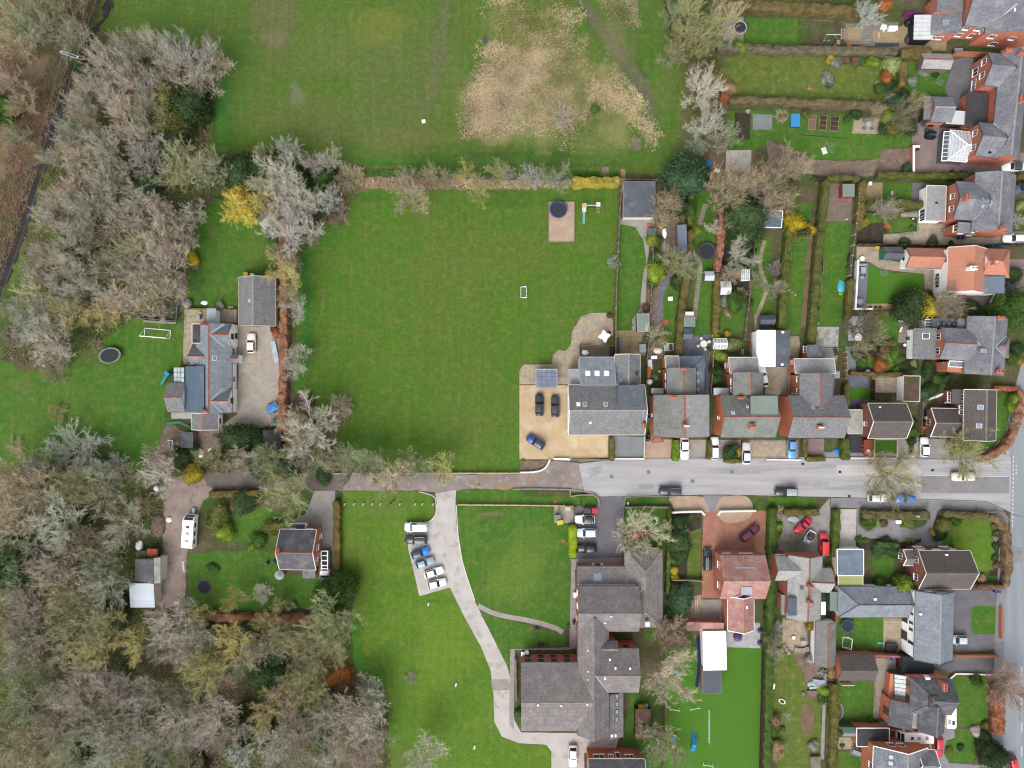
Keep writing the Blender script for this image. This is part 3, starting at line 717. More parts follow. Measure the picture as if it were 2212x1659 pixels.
def trees(s, group=None, style=None):
    """'x y r code[style]' entries; x,y,r in tile pixels of the crown as seen"""
    for it in s.split(';'):
        it = it.split()
        if not it: continue
        x, y, r = (float(q) for q in it[:3]); code = it[3]; st = {'u': 'upright', 'w': 'wide', 'b': 'bush'}.get(code[1:2], style or 'round')
        rm = M(r); hgt = float(it[4]) if len(it) > 4 else (max(1.2, rm*1.25) if st == 'bush' else 3.2+rm*(1.7 if st != 'wide' else 1.3))
        loc = W(x, y, hgt*.62); nm, col = TC[code[0]]; size = 'small' if rm < 2.2 else 'large' if rm > 4.4 else 'medium'
        k = R.uniform(.92, 1.08); cc = C(*[min(255, q*k+R.uniform(-5, 5)) for q in col], 1.42)
        big = 'bare bush' if st == 'bush' else 'bare tree'
        o = thing('bush' if st == 'bush' else 'bare_tree', f'{size} {nm} {big} {where(x, y)}', 'bush' if st == 'bush' else 'tree', loc+(0,), R.uniform(0, 6.28), group)
        tm, cm = R.choice(BARE[st]); sc = (rm/.45, rm/.45, hgt); br = tuple(q*.96 for q in cc[:3])+(1,)
        inst('trunk', tm, o, scale=sc, col=br); inst('crown', cm, o, scale=sc, col=cc)
SCOL = {'g': ('green', (84,116,52)), 'd': ('dark green', (68,90,52)), 'l': ('lime green', (138,164,58)), 'y': ('bright yellow', (212,190,52)), 'o': ('orange-brown', (176,112,62)), 'w': ('whitish', (196,188,176)), 'v': ('olive', (116,120,62)), 'b': ('brown', (122,98,78)), 's': ('silver-grey', (146,152,136)), 'k': ('very dark', (52,50,44)), 'u': ('blue-green', (76,106,74)), 'p': ('purple-brown', (96,76,76)), 't': ('tan', (170,146,108)), 'm': ('mustard', (176,158,58)), 'e': ('pale green', (150,164,104))}
def shrubs(s, group=None):
    """'x y r code[style] [h]': leafy shrubs and evergreens"""
    for it in s.split(';'):
        it = it.split()
        if not it: continue
        x, y, r = (float(q) for q in it[:3]); code = it[3]; st = {'c': 'cone', 'b': 'ball', 's': 'spray'}.get(code[1:2], 'shrub'); rm = M(r)
        hgt = float(it[4]) if len(it) > 4 else rm*(1.35 if st != 'cone' else 2.2); nm, col = SCOL[code[0]]
        loc = W(x, y, hgt*.5); size = 'tiny' if rm < .55 else 'small' if rm < 1.1 else 'medium' if rm < 2 else 'large'
        kd = {'cone': 'conifer', 'ball': 'clipped ball bush', 'spray': 'spiky bush', 'shrub': 'bush' if hgt < 3.5 else 'evergreen tree'}[st]
        o = thing('evergreen_tree' if hgt >= 3.5 else 'shrub', f'{size} {nm} {kd} {where(x, y)}', 'tree' if hgt >= 3.5 else 'bush', loc+(0,), R.uniform(0, 6.28), group)
        k = R.uniform(.92, 1.1); cc = C(*[min(255, q*k) for q in col])
        inst('trunk', STEM, o, scale=(rm, rm, hgt), col=C(104,90,70)); inst('crown', R.choice(LEAF[st]), o, scale=(rm, rm, hgt/1.25 if st != 'cone' else hgt/1.75), col=cc)
# ------------------------------------------------------------------ vehicles (front towards +x, unit per kind, shared meshes)
def car_meshes(kd):
    """body lofted through stations; glasshouse, panes, lamps, wheels, mirrors as separate meshes"""
    sp = {'saloon': (4.5,1.76,1.42,(.26,.04,-.62,.86)), 'hatch': (4.05,1.74,1.48,(.27,.02,-.72,.93)), 'estate': (4.6,1.78,1.5,(.26,.04,-.8,.95)), 'suv': (4.55,1.84,1.68,(.3,.08,-.8,.95)),
          'van': (4.7,1.86,1.85,(.5,.28,-.9,.97)), 'sports': (4.1,1.72,1.2,(.12,-.1,-.4,.62)), 'pickup': (4.9,1.82,1.72,(.3,.1,-.16,.24)), 'small': (3.0,1.56,1.3,(.36,.1,-.55,.8))}[kd]
    L, Wd, H, (ws0, ws1, rr1, rr0) = sp; h = L/2; belt = .62*H if kd not in ('van',) else .55*H; D = {}
    fr = .8*belt if kd != 'van' else belt*.9
    st = [(-1,.70,.5*belt,.78*belt),(-.97,.86,.36*belt,.93*belt),(-.86,.96,.3*belt,1.0*belt),(-.5,1.,.28*belt,1.02*belt),(0,1.,.28*belt,1.0*belt),(.3,1.,.28*belt,.97*belt),(.62,.98,.28*belt,fr+.1*belt),(.86,.93,.3*belt,fr),(.96,.8,.36*belt,.84*fr),(1,.62,.46*belt,.7*fr)]
    b = MB(); K = 9
    for x, w, z0, z1 in st:
        y = Wd/2*w; b.v += [(x*h,-y*.9,z0),(x*h,-y,z0+(z1-z0)*.35),(x*h,-y*.985,z0+(z1-z0)*.75),(x*h,-y*.88,z1),(x*h,0,z1+.035),(x*h,y*.88,z1),(x*h,y*.985,z0+(z1-z0)*.75),(x*h,y,z0+(z1-z0)*.35),(x*h,y*.9,z0)]
    n = len(st)
    for i in range(n-1):
        for j in range(K): b.f.append((i*K+j, (i+1)*K+j, (i+1)*K+(j+1) % K, i*K+(j+1) % K))
    b.f += [tuple(range(K)), tuple(range(n*K-1, (n-1)*K-1, -1))]; b.m = [0]*len(b.f)
    x0, x1, x2, x3 = ws0*h, ws1*h, rr1*h, -rr0*h; yb, yt = Wd*.445, Wd*.36; zb, zt = belt*.97, H
    if kd == 'pickup': x3 = -rr0*h
    # pillars / glasshouse core
    g = MB().add([(x0,-yb,zb),(x0,yb,zb),(x3,yb,zb),(x3,-yb,zb),(x1,-yt,zt-.03),(x1,yt,zt-.03),(x2,yt,zt-.03),(x2,-yt,zt-.03)], [(0,1,5,4),(1,2,6,5),(2,3,7,6),(3,0,4,7),(4,5,6,7)])
    o = len(b.v); b.v += g.v; b.f += [tuple(i+o for i in f) for f in g.f[:4]]; b.m += [0]*4
    D['body'] = b.mesh('body', 'car_paint', smooth=True, uv=False)
    rf = MB(); n2 = 5
    for i in range(n2):
        t = i/(n2-1); xx = x1+(x2-x1)*t; cz = zt-.03+.05*sin(pi*t)+.01
        rf.v += [(xx,-yt*1.03,zt-.05),(xx,-yt*.9,cz),(xx,0,cz+.025),(xx,yt*.9,cz),(xx,yt*1.03,zt-.05)]
    for i in range(n2-1):
        for j in range(4): rf.f.append((i*5+j, i*5+j+1, (i+1)*5+j+1, (i+1)*5+j))
    rf.m = [0]*len(rf.f); D['roof_panel'] = rf.mesh('roof_panel', 'car_paint', smooth=True, uv=False)
    def pane(q, nm, ins=.1, out=.02):
        q = [Vector(v) for v in q]; c = sum(q, Vector())/4; nn = (q[1]-q[0]).cross(q[3]-q[0]).normalized(); p = [v+(c-v)*ins+nn*out for v in q]
        D[nm] = MB().add(p+[v-nn*.03 for v in p], [(0,1,2,3),(4,0,3,7),(1,5,6,2),(3,2,6,7),(0,4,5,1)]).mesh(nm, 'glass_dark', uv=False)
    pane([(x0,-yb,zb),(x0,yb,zb),(x1,yt,zt-.03),(x1,-yt,zt-.03)], 'windscreen')
    if kd != 'van': pane([(x3,yb,zb),(x3,-yb,zb),(x2,-yt,zt-.03),(x2,yt,zt-.03)], 'rear_window')
    xs = x3 if kd != 'van' else x1-.9; xs2 = x2 if kd != 'van' else x1-.9
    pane([(x0,yb,zb),(xs,yb,zb),(xs2,yt,zt-.03),(x1,yt,zt-.03)], 'side_window', .12)
    D['side_window2'] = MB().add([(v.co.x,-v.co.y,v.co.z) for v in D['side_window'].vertices], [(3,2,1,0),(7,3,0,4),(2,6,5,1),(7,6,2,3),(1,5,4,0)]).mesh('side_window', 'glass_dark', uv=False)
    D['wheel'] = MB().tube((0,-.1,0),(0,.1,0),.32,.32,14).mesh('wheel', 'rubber', uv=False)
    D['rim'] = MB().tube((0,-.115,0),(0,.115,0),.2,.2,10).mesh('rim', 'chrome', uv=False)
    D['headlight'] = MB().box(h*.88,-.16,fr*.72,h*.975,.16,fr*.86).mesh('headlight', 'pale_grey', uv=False)
    D['tail_light'] = MB().box(-h*.985,-.13,belt*.68,-h*.93,.13,belt*.9).mesh('tail_light', 'red_bright', uv=False)
    D['mirror'] = MB().box(x0-.25,-.1,belt*.93,x0-.08,.1,belt*1.1).mesh('mirror', 'car_paint', uv=False)
    D['spec'] = (L, Wd, H, x1, x2, yt, zt, x0, belt); return D
CARS = {}
def car(x, y, ang, kd, col, label, roof=None, L=None, z=.045, rails=False, extra=None):
    """ang: heading of the front, degrees, 0 = right of the picture, 90 = up"""
    if kd not in CARS: CARS[kd] = car_meshes(kd)
    D = CARS[kd]; sp = D['spec']; k = (L or sp[0])/sp[0]; p = W(x, y, .8)
    o = thing('parked_car' if kd not in ('van',) else 'parked_van', label, 'van' if kd == 'van' else 'car', p+(z,), radians(ang), 'parked vehicles'); o.scale = (k, k, k); cc = C(*col, 1.3)
    inst('body', D['body'], o, col=cc); inst('roof_panel', D['roof_panel'], o, col=C(*roof, 1.3) if roof else cc)
    for nm in ('windscreen', 'rear_window', 'side_window', 'side_window2'):
        if nm in D: inst('side_window' if nm[-1] == '2' else nm, D[nm], o)
    for sx in (.6, -.6):
        for sy in (-1, 1):
            w = inst('wheel', D['wheel'], o, (sx*sp[0]/2, sy*(sp[1]/2-.12), .32)); inst('rim', D['rim'], w)
    for sy in (-1, 1):
        inst('headlight', D['headlight'], o, (0, sy*sp[1]*.34, 0)); inst('tail_light', D['tail_light'], o, (0, sy*sp[1]*.36, 0)); inst('mirror', D['mirror'], o, (0, sy*(sp[1]/2+.06), 0), col=cc)
        if rails: inst('roof_rail', MB().box(sp[4], -.03, sp[6]-.02, sp[3], .03, sp[6]+.07).mesh('roof_rail', 'chrome', uv=False), o, (0, sy*sp[5]*.92, 0))
    if extra: extra(o, sp)
    return o
def ladder_on(o, sp):
    b = MB()
    for s in (-.2, .2): b.box(sp[4]-.2, .35+s-.03, sp[6]+.08, sp[3]+.5, .35+s+.03, sp[6]+.15)
    for i in range(10): xx = sp[4]+i*(sp[3]-sp[4]+.3)/9; b.box(xx-.025, .15, sp[6]+.09, xx+.025, .55, sp[6]+.14)
    inst('ladder', b.mesh('ladder', 'pale_grey', uv=False), o)

# ------------------------------------------------------------------ garden things; local() = thing at pixel, parts built in its own frame
def local(name, label, cat, x, y, rot=0, z=.03, group=None, zc=0): return thing(name, label, cat, W(x, y, zc)+(z,), radians(rot), group)
def part(o, name, b, mat, smooth=False, uv=False, col=None):
    return inst(name, b.mesh(name, mat, smooth=smooth, uv=uv), o, col=col)
def trampoline(x, y, rpx, label, pad='blue_dark', net=True, sx=1, sy=1, rot=0, sunk=False, hgt=.8):
    o = local('trampoline', label, 'trampoline', x, y, rot, zc=hgt if not sunk else 0); r = M(rpx); z = .06 if sunk else hgt
    part(o, 'mat', MB().lathe([(r*.84, z-.01), (r*.84, z+.01)], 32, sx=sx, sy=sy), 'trampoline_mat')
    part(o, 'pad', MB().ring(r*.92, r*.09, 36, 6, (0,0,z+.02), sx, sy, .3), pad)
    part(o, 'rim', MB().ring(r, .03, 36, 6, (0,0,z), sx, sy), 'steel')
    if not sunk:
        for i in range(4):
            a = pi/4+i*pi/2; part(o, 'leg', MB().tube((r*.96*cos(a)*sx, r*.96*sin(a)*sy, 0), (r*.96*cos(a)*sx, r*.96*sin(a)*sy, z), .03, .03, 6), 'steel')
    if net:
        for i in range(8):
            a = i*pi/4+.2; part(o, 'net_pole', MB().tube((r*1.02*cos(a)*sx, r*1.02*sin(a)*sy, z*.4), (r*1.03*cos(a)*sx, r*1.03*sin(a)*sy, z+1.7), .022, .022, 6), 'dark_grey')
        part(o, 'net_rim', MB().ring(r*1.03, .018, 32, 5, (0,0,z+1.7), sx, sy), 'dark_grey')
    return o
def goal(x, y, rot, w, d, hgt, label, post=.06):
    """frame with its mouth on local -y"""
    o = local('football_goal', label, 'goal', x, y, rot); P = lambda *p: part(o, 'post', MB().tube(p[0], p[1], post, post, 6), 'white')
    P((-w/2,-d/2,0), (-w/2,-d/2,hgt)); P((w/2,-d/2,0), (w/2,-d/2,hgt)); part(o, 'crossbar', MB().tube((-w/2,-d/2,hgt), (w/2,-d/2,hgt), post, post, 6), 'white')
    part(o, 'ground_bar', MB().tube((-w/2,d/2,.05), (w/2,d/2,.05), post*.8, post*.8, 6), 'white')
    for s in (-1, 1):
        part(o, 'side_bar', MB().tube((s*w/2,-d/2,.05), (s*w/2,d/2,.05), post*.8, post*.8, 6), 'white'); part(o, 'stay', MB().tube((s*w/2,-d/2,hgt), (s*w/2,d/2,.05), post*.8, post*.8, 6), 'white')
    b = MB()
    for i in range(int(w/.25)+1):
        xx = -w/2+i*w/int(w/.25); b.tube((xx,-d/2,hgt), (xx,d/2,.05), .006, .006, 3)
    for i in range(5): t = i/4; b.tube((-w/2,-d/2+d*t,hgt*(1-t)+.05), (w/2,-d/2+d*t,hgt*(1-t)+.05), .006, .006, 3)
    part(o, 'net', b, 'mesh_net'); return o
def rotary(x, y, label, r=1.4, rot=20, hgt=1.8, mat='steel', sail=None):
    o = local('rotary_dryer', label, 'clothes dryer', x, y, rot, zc=hgt*.7); part(o, 'pole', MB().tube((0,0,0), (0,0,hgt), .03, .03, 8), mat)
    for i in range(4): a = i*pi/2; part(o, 'arm', MB().tube((0,0,hgt*.75), (r*cos(a), r*sin(a), hgt), .025, .025, 6), mat)
    b = MB()
    for k in (.3,.45,.6,.75,.9,1):
        for i in range(4): a, c = i*pi/2, (i+1)*pi/2; z = hgt*(.75+.25*k)-.03; b.tube((r*k*cos(a), r*k*sin(a), z), (r*k*cos(c), r*k*sin(c), z), .008, .008, 3)
    part(o, 'washing_line', b, 'pale_grey'); return o
def pot(x, y, label, r=.28, mat='terracotta_pot', plant=(86,110,56), ph=.35):
    o = local('plant_pot', label, 'plant pot', x, y); part(o, 'pot', MB().lathe([(r*.7,0),(r,.4),(r*1.08,.42),(r*.9,.42),(r*.85,.36)], 14), mat, True)
    if plant: inst('plant', LEAF['shrub'][0], o, (0,0,.34), 0, (r*1.05, r*1.05, ph), C(*plant))
    return o
def bin_(x, y, rot, label, col=(60,62,68), name='wheelie_bin', group=None):
    o = local(name, label, 'bin', x, y, rot, group=group)
    part(o, 'body', MB().add([(-.22,-.26,.06),(.22,-.26,.06),(.22,.24,.06),(-.22,.24,.06),(-.28,-.32,.95),(.28,-.32,.95),(.28,.3,.95),(-.28,.3,.95)], [(3,2,1,0),(4,5,6,7),(0,1,5,4),(1,2,6,5),(2,3,7,6),(3,0,4,7)]), 'painted', col=C(*col))
    part(o, 'lid', MB().add([(-.3,-.36,.955),(.3,-.36,.955),(.3,.33,.955),(-.3,.33,.955),(-.26,-.3,1.03),(.26,-.3,1.03),(.26,.3,1.08),(-.26,.3,1.08)], [(4,5,6,7),(0,1,5,4),(1,2,6,5),(2,3,7,6),(3,0,4,7),(3,2,1,0)]), 'painted', col=C(*[min(255, c+14) for c in col]))
    for s in (-1, 1): part(o, 'wheel', MB().tube((s*.24,.28,.1), (s*.3,.28,.1), .1, .1, 10), 'rubber')
    return o
def table_set(x, y, label, r=.6, mat='pale_grey', chairs=4, cmat='offwhite', rot=0, sx=1, a0=0):
    o = local('garden_table', label, 'table', x, y, rot); part(o, 'top', MB().lathe([(r*.98,.7),(r,.72),(r,.74),(r*.97,.75)], 24, sx=sx), mat)
    part(o, 'pedestal', MB().lathe([(.28,0),(.06,.06),(.06,.7)], 10), mat)
    for i in range(chairs):
        a = a0+i*2*pi/chairs; d = r+.42; c = thing('garden_chair', f'{["first","second","third","fourth","fifth","sixth"][i]} chair clockwise round the {label}', 'chair', (o.location.x+cos(a+radians(rot))*d*sx, o.location.y+sin(a+radians(rot))*d, .03), a+radians(rot)+pi/2)
        part(c, 'seat', MB().box(-.26,-.26,.4,.26,.26,.47), cmat); part(c, 'backrest', MB().box(-.26,-.3,.47,.26,-.24,.92), cmat)
        for u in (-.22,.22):
            for w in (-.22,.22): part(c, 'leg', MB().box(u-.025,w-.025,0,u+.025,w+.025,.4), cmat)
    return o
def bench(x, y, rot, label, w=1.4, mat='timber_grey'):
    o = local('bench', label, 'bench', x, y, rot)
    for i in range(3): part(o, 'seat_slat', MB().box(-w/2,-.24+i*.17,.42,w/2,-.1+i*.17,.46), mat)
    for i in range(2): part(o, 'back_slat', MB().box(-w/2,.27,.55+i*.18,w/2,.3,.69+i*.18), mat)
    for s in (-1, 1): part(o, 'leg', MB().box(s*w/2*.9-.04,-.24,0,s*w/2*.9+.04,.3,.42), mat); part(o, 'armrest', MB().box(s*w/2*.95-.04,-.24,.62,s*w/2*.95+.04,.3,.66), mat)
    return o
def raised_bed(x0, y0, x1, y1, label, fill='dark_soil', div=2, frame='timber', rot=0, hgt=.35):
    o = local('raised_bed', label, 'raised bed', (x0+x1)/2, (y0+y1)/2, -rot); w, d = M(x1-x0)/2, M(y1-y0)/2; t = .09
    for a in ((-w,-d,w,-d+t),(-w,d-t,w,d),(-w,-d+t,-w+t,d-t),(w-t,-d+t,w,d-t)): part(o, 'board', MB().box(a[0],a[1],0,a[2],a[3],hgt), frame)
    part(o, 'soil', MB().box(-w+t,-d+t,0,w-t,d-t,hgt-.07), fill)
    for i in range(div):
        q = -d+2*d*(i+1)/(div+1); part(o, 'divider', MB().box(-w+t,q-.03,hgt-.07,w-t,q+.03,hgt), frame)
    return o
def boxy(name, label, cat, x, y, w, d, hgt, mat, rot=0, lid=None, legs=False, z=.03):
    """crate / box / storage unit with rim, lid or legs"""
    o = local(name, label, cat, x, y, rot, z); t = .05
    if legs:
        part(o, 'top', MB().box(-w/2,-d/2,hgt-.06,w/2,d/2,hgt), mat)
        for u in (-1, 1):
            for q in (-1, 1): part(o, 'leg', MB().box(u*(w/2-.08)-.04,q*(d/2-.08)-.04,0,u*(w/2-.08)+.04,q*(d/2-.08)+.04,hgt-.06), mat)
    else:
        part(o, 'body', MB().box(-w/2,-d/2,0,w/2,d/2,hgt-t), mat); part(o, 'lid', MB().box(-w/2-.03,-d/2-.03,hgt-t+.002,w/2+.03,d/2+.03,hgt), lid or mat)
    return o
def heap(name, label, cat, x, y, r, hgt, mat, sx=1, sy=1, seed=1, rot=0, bits=0, bitmat=None):
    """lumpy pile / bag / draped sheet"""
    o = local(name, label, cat, x, y, rot); b = MB(); n, m = 18, 6; rm = M(r)
    for j in range(m+1):
        t = j/m
        for i in range(n):
            a = 2*pi*i/n; q = rm*(1-t*t*.92)*(1+.25*noise.noise(Vector((cos(a)*1.5+seed, sin(a)*1.5, t*2)))); b.v.append((q*cos(a)*sx, q*sin(a)*sy, hgt*(t**.8)*(1+.2*noise.noise(Vector((q*3, a, seed)))) if j else 0))
    for j in range(m):
        for i in range(n): b.f.append((j*n+i, j*n+(i+1) % n, (j+1)*n+(i+1) % n, (j+1)*n+i))
    b.f.append(tuple(range(m*n, m*n+n))); b.m = [0]*len(b.f); part(o, 'heap', b, mat)
    if bits:
        rr = random.Random(seed); c = MB()
        for _ in range(bits):
            a = rr.random()*6.28; q = rm*rr.random()**.6; p = Vector((q*cos(a)*sx, q*sin(a)*sy, hgt*(1-(q/rm)**2)*.8+.05)); an = rr.random()*6.28; l = rr.uniform(.2,.7)
            e = Vector((cos(an), sin(an), rr.uniform(-.2,.3)))*l; c.tube(p-e, p+e, .035, .03, 4)
        k = part(o, 'sticks', c, bitmat or 'timber_grey'); k['kind'] = 'stuff'
    return o
def patio(name, pts, base, slab, mod=.5, z=.034, sm=0, cap=295, cols=None, seed=3):
    """paved area: base sheet and its slabs laid as single pieces (past the limit one joined part)"""
    o = sheet(name, pts, base, z, sm=sm); p = WL(pts)
    if sm: p = smooth_poly(p, sm)
    rr = random.Random(seed); x0, x1 = min(q[0] for q in p), max(q[0] for q in p); y0, y1 = min(q[1] for q in p), max(q[1] for q in p)
    nx, ny = int((x1-x0)/mod)+1, int((y1-y0)/mod)+1; used = set(); cells = []; ok = lambda i, j: all(inside(x0+(i+a)*mod, y0+(j+c)*mod, p) for a, c in ((.1,.1),(.9,.1),(.9,.9),(.1,.9)))
    for j in range(ny):
        for i in range(nx):
            if (i, j) in used or not ok(i, j): continue
            w, d = rr.choice(((1,1),(2,1),(1,2),(2,2),(2,1),(1,1))) if mod < .55 else (1, 1); blk = [(i+a, j+c) for a in range(w) for c in range(d)]
            if any(q in used or not ok(*q) for q in blk): w = d = 1; blk = [(i, j)]
            used.update(blk); cells.append((i, j, w, d))
    cells.sort(key=lambda c: -c[2]*c[3]); ms = {}; rest = MB(); cols = [c.replace('slabs_','slab_') for c in (cols or [slab])]; slab = slab.replace('slabs_','slab_')
    for n, (i, j, w, d) in enumerate(cells):
        if n < cap:
            m = rr.choice(cols); k = (w, d, m)
            if k not in ms: ms[k] = MB().box(.012,.012,0,w*mod-.012,d*mod-.012,.028).mesh('slab', m)
            inst('slab', ms[k], o, (x0+i*mod, y0+j*mod, z+.002+rr.uniform(0,.006)))
        else: rest.box(x0+i*mod+.012, y0+j*mod+.012, z+.002, x0+(i+w)*mod-.012, y0+(j+d)*mod-.012, z+.03)
    if rest.v: k = rest.build('slab', slab, o); k['kind'] = 'stuff'
    return o
def pole(xb, yb, hgt, label, lamp=None, r=.13, name='utility_pole', cat='pole', top='dark_grey', arm=0):
    o = local(name, label, cat, xb, yb, z=0); part(o, 'post', MB().tube((0,0,0), (0,0,hgt), r, r*.65, 8), 'bark' if not lamp else 'steel')
    if lamp:
        part(o, 'arm', MB().tube((0,0,hgt-.05), (cos(arm)*1.2, sin(arm)*1.2, hgt+.1), .05, .04, 6), 'steel'); part(o, 'lamp_head', MB().box(.9*cos(arm)-.3,.9*sin(arm)-.15,hgt+.08,.9*cos(arm)+.4,.9*sin(arm)+.15,hgt+.22), top)
    else:
        part(o, 'crossarm', MB().box(-.5,-.06,hgt-.5,.5,.06,hgt-.38), 'timber_grey'); part(o, 'cap', MB().lathe([(r*.8,hgt-.02),(.05,hgt+.1)], 8), 'dark_grey')
    return o
# ================================================================== ground, fields, roads, paving (overview pixels)
O()
GR, BR, LT, DK = (78,110,36), (128,104,86), (142,112,94), (74,64,54)
gp = patches([(20,260,110,240,(122,94,80),1.),(60,60,60,50,(124,120,92),.7),(200,300,160,180,(104,92,70),.8),(230,500,170,130,(100,90,66),.8),(95,430,30,120,(82,112,42),.8,-12),(60,620,40,130,(84,112,40),.9,-8),(150,130,60,60,(88,84,52),.7),
 (250,250,30,25,GR,.7),(190,330,30,20,GR,.7),(330,110,50,14,(84,116,40),.7),(150,1050,140,60,(96,88,64),.8),(120,1200,140,110,(98,84,64),.8),(300,1070,45,40,GR,.8),(60,1480,60,50,(70,108,34),.9),(250,1330,70,40,(84,104,44),.6),(300,1420,25,40,(80,110,40),.8),(200,1500,180,110,(104,94,74),.8),(480,1480,200,110,(108,90,70),.8),(560,1420,120,80,(106,90,68),.7),
 (350,1490,40,30,(90,96,52),.7),(720,1600,90,70,(124,100,82),.8),(740,1480,40,40,(150,108,80),.8),(480,1010,60,40,(110,98,76),.8),(650,390,110,45,(122,104,80),.7),(680,930,80,60,(126,108,82),.8),(1000,395,330,14,(164,142,116),.85),(1500,200,50,200,(104,104,60),.7),(1530,330,30,80,(150,128,104),.8),(1590,370,60,40,(140,118,96),.7),(1400,560,40,120,(112,100,74),.6),(1560,600,200,160,(92,96,56),.6)])
inner = [(-125,-95), (125,-95), (125,95), (-125,95)]
g = sheet('ground', inner, 'ground', 0, world=True, grid=1.6, tint=gp)
b = MB()
for x0, y0, x1, y1 in ((-900,-900,900,-95),(-900,95,900,900),(-900,-95,-125,95),(125,-95,900,95)): b.add([(x0,y0,0),(x1,y0,0),(x1,y1,0),(x0,y1,0)], [(0,1,2,3)])
me = b.mesh('terrain', 'ground', uv=False); ca = me.color_attributes.new('tint', 'FLOAT_COLOR', 'POINT'); ca.data.foreach_set('color', [.1,.12,.04,0]*len(me.vertices))
o = bpy.data.objects.new('terrain', me); COL.objects.link(o); kind(o)
OL, YL, MUD, DRY = (104,104,70), (120,128,48), (120,108,88), (128,118,78)
sheet('playing_field', [(232,-80),(214,30),(203,66),(262,74),(330,82),(400,95),(452,112),(464,180),(456,260),(446,330),(520,336),(640,334),(740,348),(800,362),(1000,368),(1200,374),(1440,374),(1462,330),(1470,250),(1482,150),(1470,100),(1448,-80)], 'field_grass', .01, jg=.3, grid=1.2,
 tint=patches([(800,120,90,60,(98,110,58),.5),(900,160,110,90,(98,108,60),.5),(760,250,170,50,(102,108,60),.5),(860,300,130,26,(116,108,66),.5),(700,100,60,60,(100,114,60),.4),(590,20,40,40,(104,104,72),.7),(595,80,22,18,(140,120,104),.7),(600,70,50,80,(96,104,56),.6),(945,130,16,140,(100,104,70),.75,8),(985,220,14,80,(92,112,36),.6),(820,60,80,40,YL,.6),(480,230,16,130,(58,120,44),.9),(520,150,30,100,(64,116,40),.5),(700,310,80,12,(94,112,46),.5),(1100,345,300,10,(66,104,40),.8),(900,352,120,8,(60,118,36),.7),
  (1300,60,14,90,(98,98,74),.9,-38),(1345,130,14,70,(98,98,74),.9,-38),(1385,190,16,50,(100,98,76),.9,-25),(1405,260,12,70,(102,100,80),.85,-8),(1090,60,50,60,(150,140,96),.35),(1070,220,70,70,(184,158,126),.75),(1150,230,90,70,(176,154,118),.7),(1130,130,60,50,(170,146,114),.6),(1260,190,60,50,(186,166,122),.6),(1330,240,50,50,(170,156,112),.55),(1200,120,60,60,(140,138,88),.4),(1290,300,80,24,(126,132,80),.4),(641,205,14,24,(128,132,108),.6),(1345,20,10,60,(100,102,76),.8,-5),(1368,110,12,50,(98,104,66),.6),(1330,70,30,50,(126,118,80),.5),(1440,120,30,110,(92,116,52),.6),(445,90,8,28,(150,136,124),.9,8),(440,120,20,16,(130,118,98),.6)]))
sheet('stream', [(-46,670),(4,556),(35,466),(65,366),(90,296),(108,232),(130,175),(165,120),(195,72),(222,25),(236,-60),(254,-60),(240,20),(212,70),(185,125),(153,190),(136,248),(117,314),(93,384),(63,484),(30,576),(-26,706)], 'stream_mud', .012, jg=.9)
sheet('woodland_path', [(70,120),(110,118),(95,160),(62,190),(40,230),(22,300),(14,390),(-10,400),(-6,300),(14,230),(38,180)], 'leaf_litter', .008, jg=.6)
sheet('field_ditch', [(448,175),(457,178),(455,240),(447,290),(440,335),(434,334),(438,280),(446,220)], 'stream_mud', .014, jg=.25)
sheet('ditch_water', [(740,378),(900,380),(1050,384),(1200,390),(1310,394),(1310,388),(1200,382),(1050,377),(900,374),(740,372)], 'water', .014, jg=.2)
sheet('paddock_lawn', [(762,424),(800,408),(900,407),(1000,408),(1110,407),(1230,405),(1334,405),(1330,560),(1323,678),(1290,675),(1260,678),(1243,695),(1236,720),(1233,742),(1222,757),(1206,753),(1195,768),(1193,785),(1140,785),(1126,792),(1121,830),(1121,1022),(985,1022),(860,1016),(740,1012),(700,996),(722,962),(742,905),(735,885),(700,895),(660,885),(634,850),(640,750),(645,600),(652,545),(690,515),(680,492),(700,480),(742,486),(752,450)], 'paddock_grass', .012, jg=.2, grid=1.2,
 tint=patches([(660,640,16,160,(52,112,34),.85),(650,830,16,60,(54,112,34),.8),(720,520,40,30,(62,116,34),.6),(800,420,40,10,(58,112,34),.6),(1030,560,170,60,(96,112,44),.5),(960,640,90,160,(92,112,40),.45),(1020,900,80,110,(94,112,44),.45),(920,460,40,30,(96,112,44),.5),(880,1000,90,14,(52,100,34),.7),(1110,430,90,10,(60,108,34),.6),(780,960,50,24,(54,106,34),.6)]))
sheet('bank_strip', [(760,388),(900,388),(1050,392),(1230,398),(1232,404),(1000,407),(900,406),(800,407),(765,420)], 'leaf_litter', .011, jg=.3)
sheet('cottage_lawn', [(-60,1010),(-60,800),(-5,760),(40,800),(110,800),(150,770),(200,740),(262,690),(300,688),(386,694),(396,704),(397,776),(366,818),(358,862),(352,930),(335,985),(312,1018),(250,1000),(235,950),(160,950),(110,1000),(60,1012)], 'lawn_green', .012, jg=.3, grid=1.4,
 tint=patches([(60,940,60,40,(88,120,44),.6),(150,860,60,40,(86,118,44),.5),(190,770,26,18,(96,92,52),.6),(30,770,14,60,(80,124,40),.6),(40,830,40,20,(108,108,60),.5),(280,950,24,40,(58,112,34),.6)]))
sheet('orchard_lawn', [(404,664),(408,600),(418,520),(432,462),(470,428),(520,440),(575,478),(590,500),(592,590),(518,596),(512,668),(440,670)], 'lawn_green', .012, jg=.25, grid=1.4, tint=patches([(550,540,26,50,(96,118,42),.6),(470,560,26,60,(78,112,40),.5),(430,600,14,60,(60,100,38),.6)]))
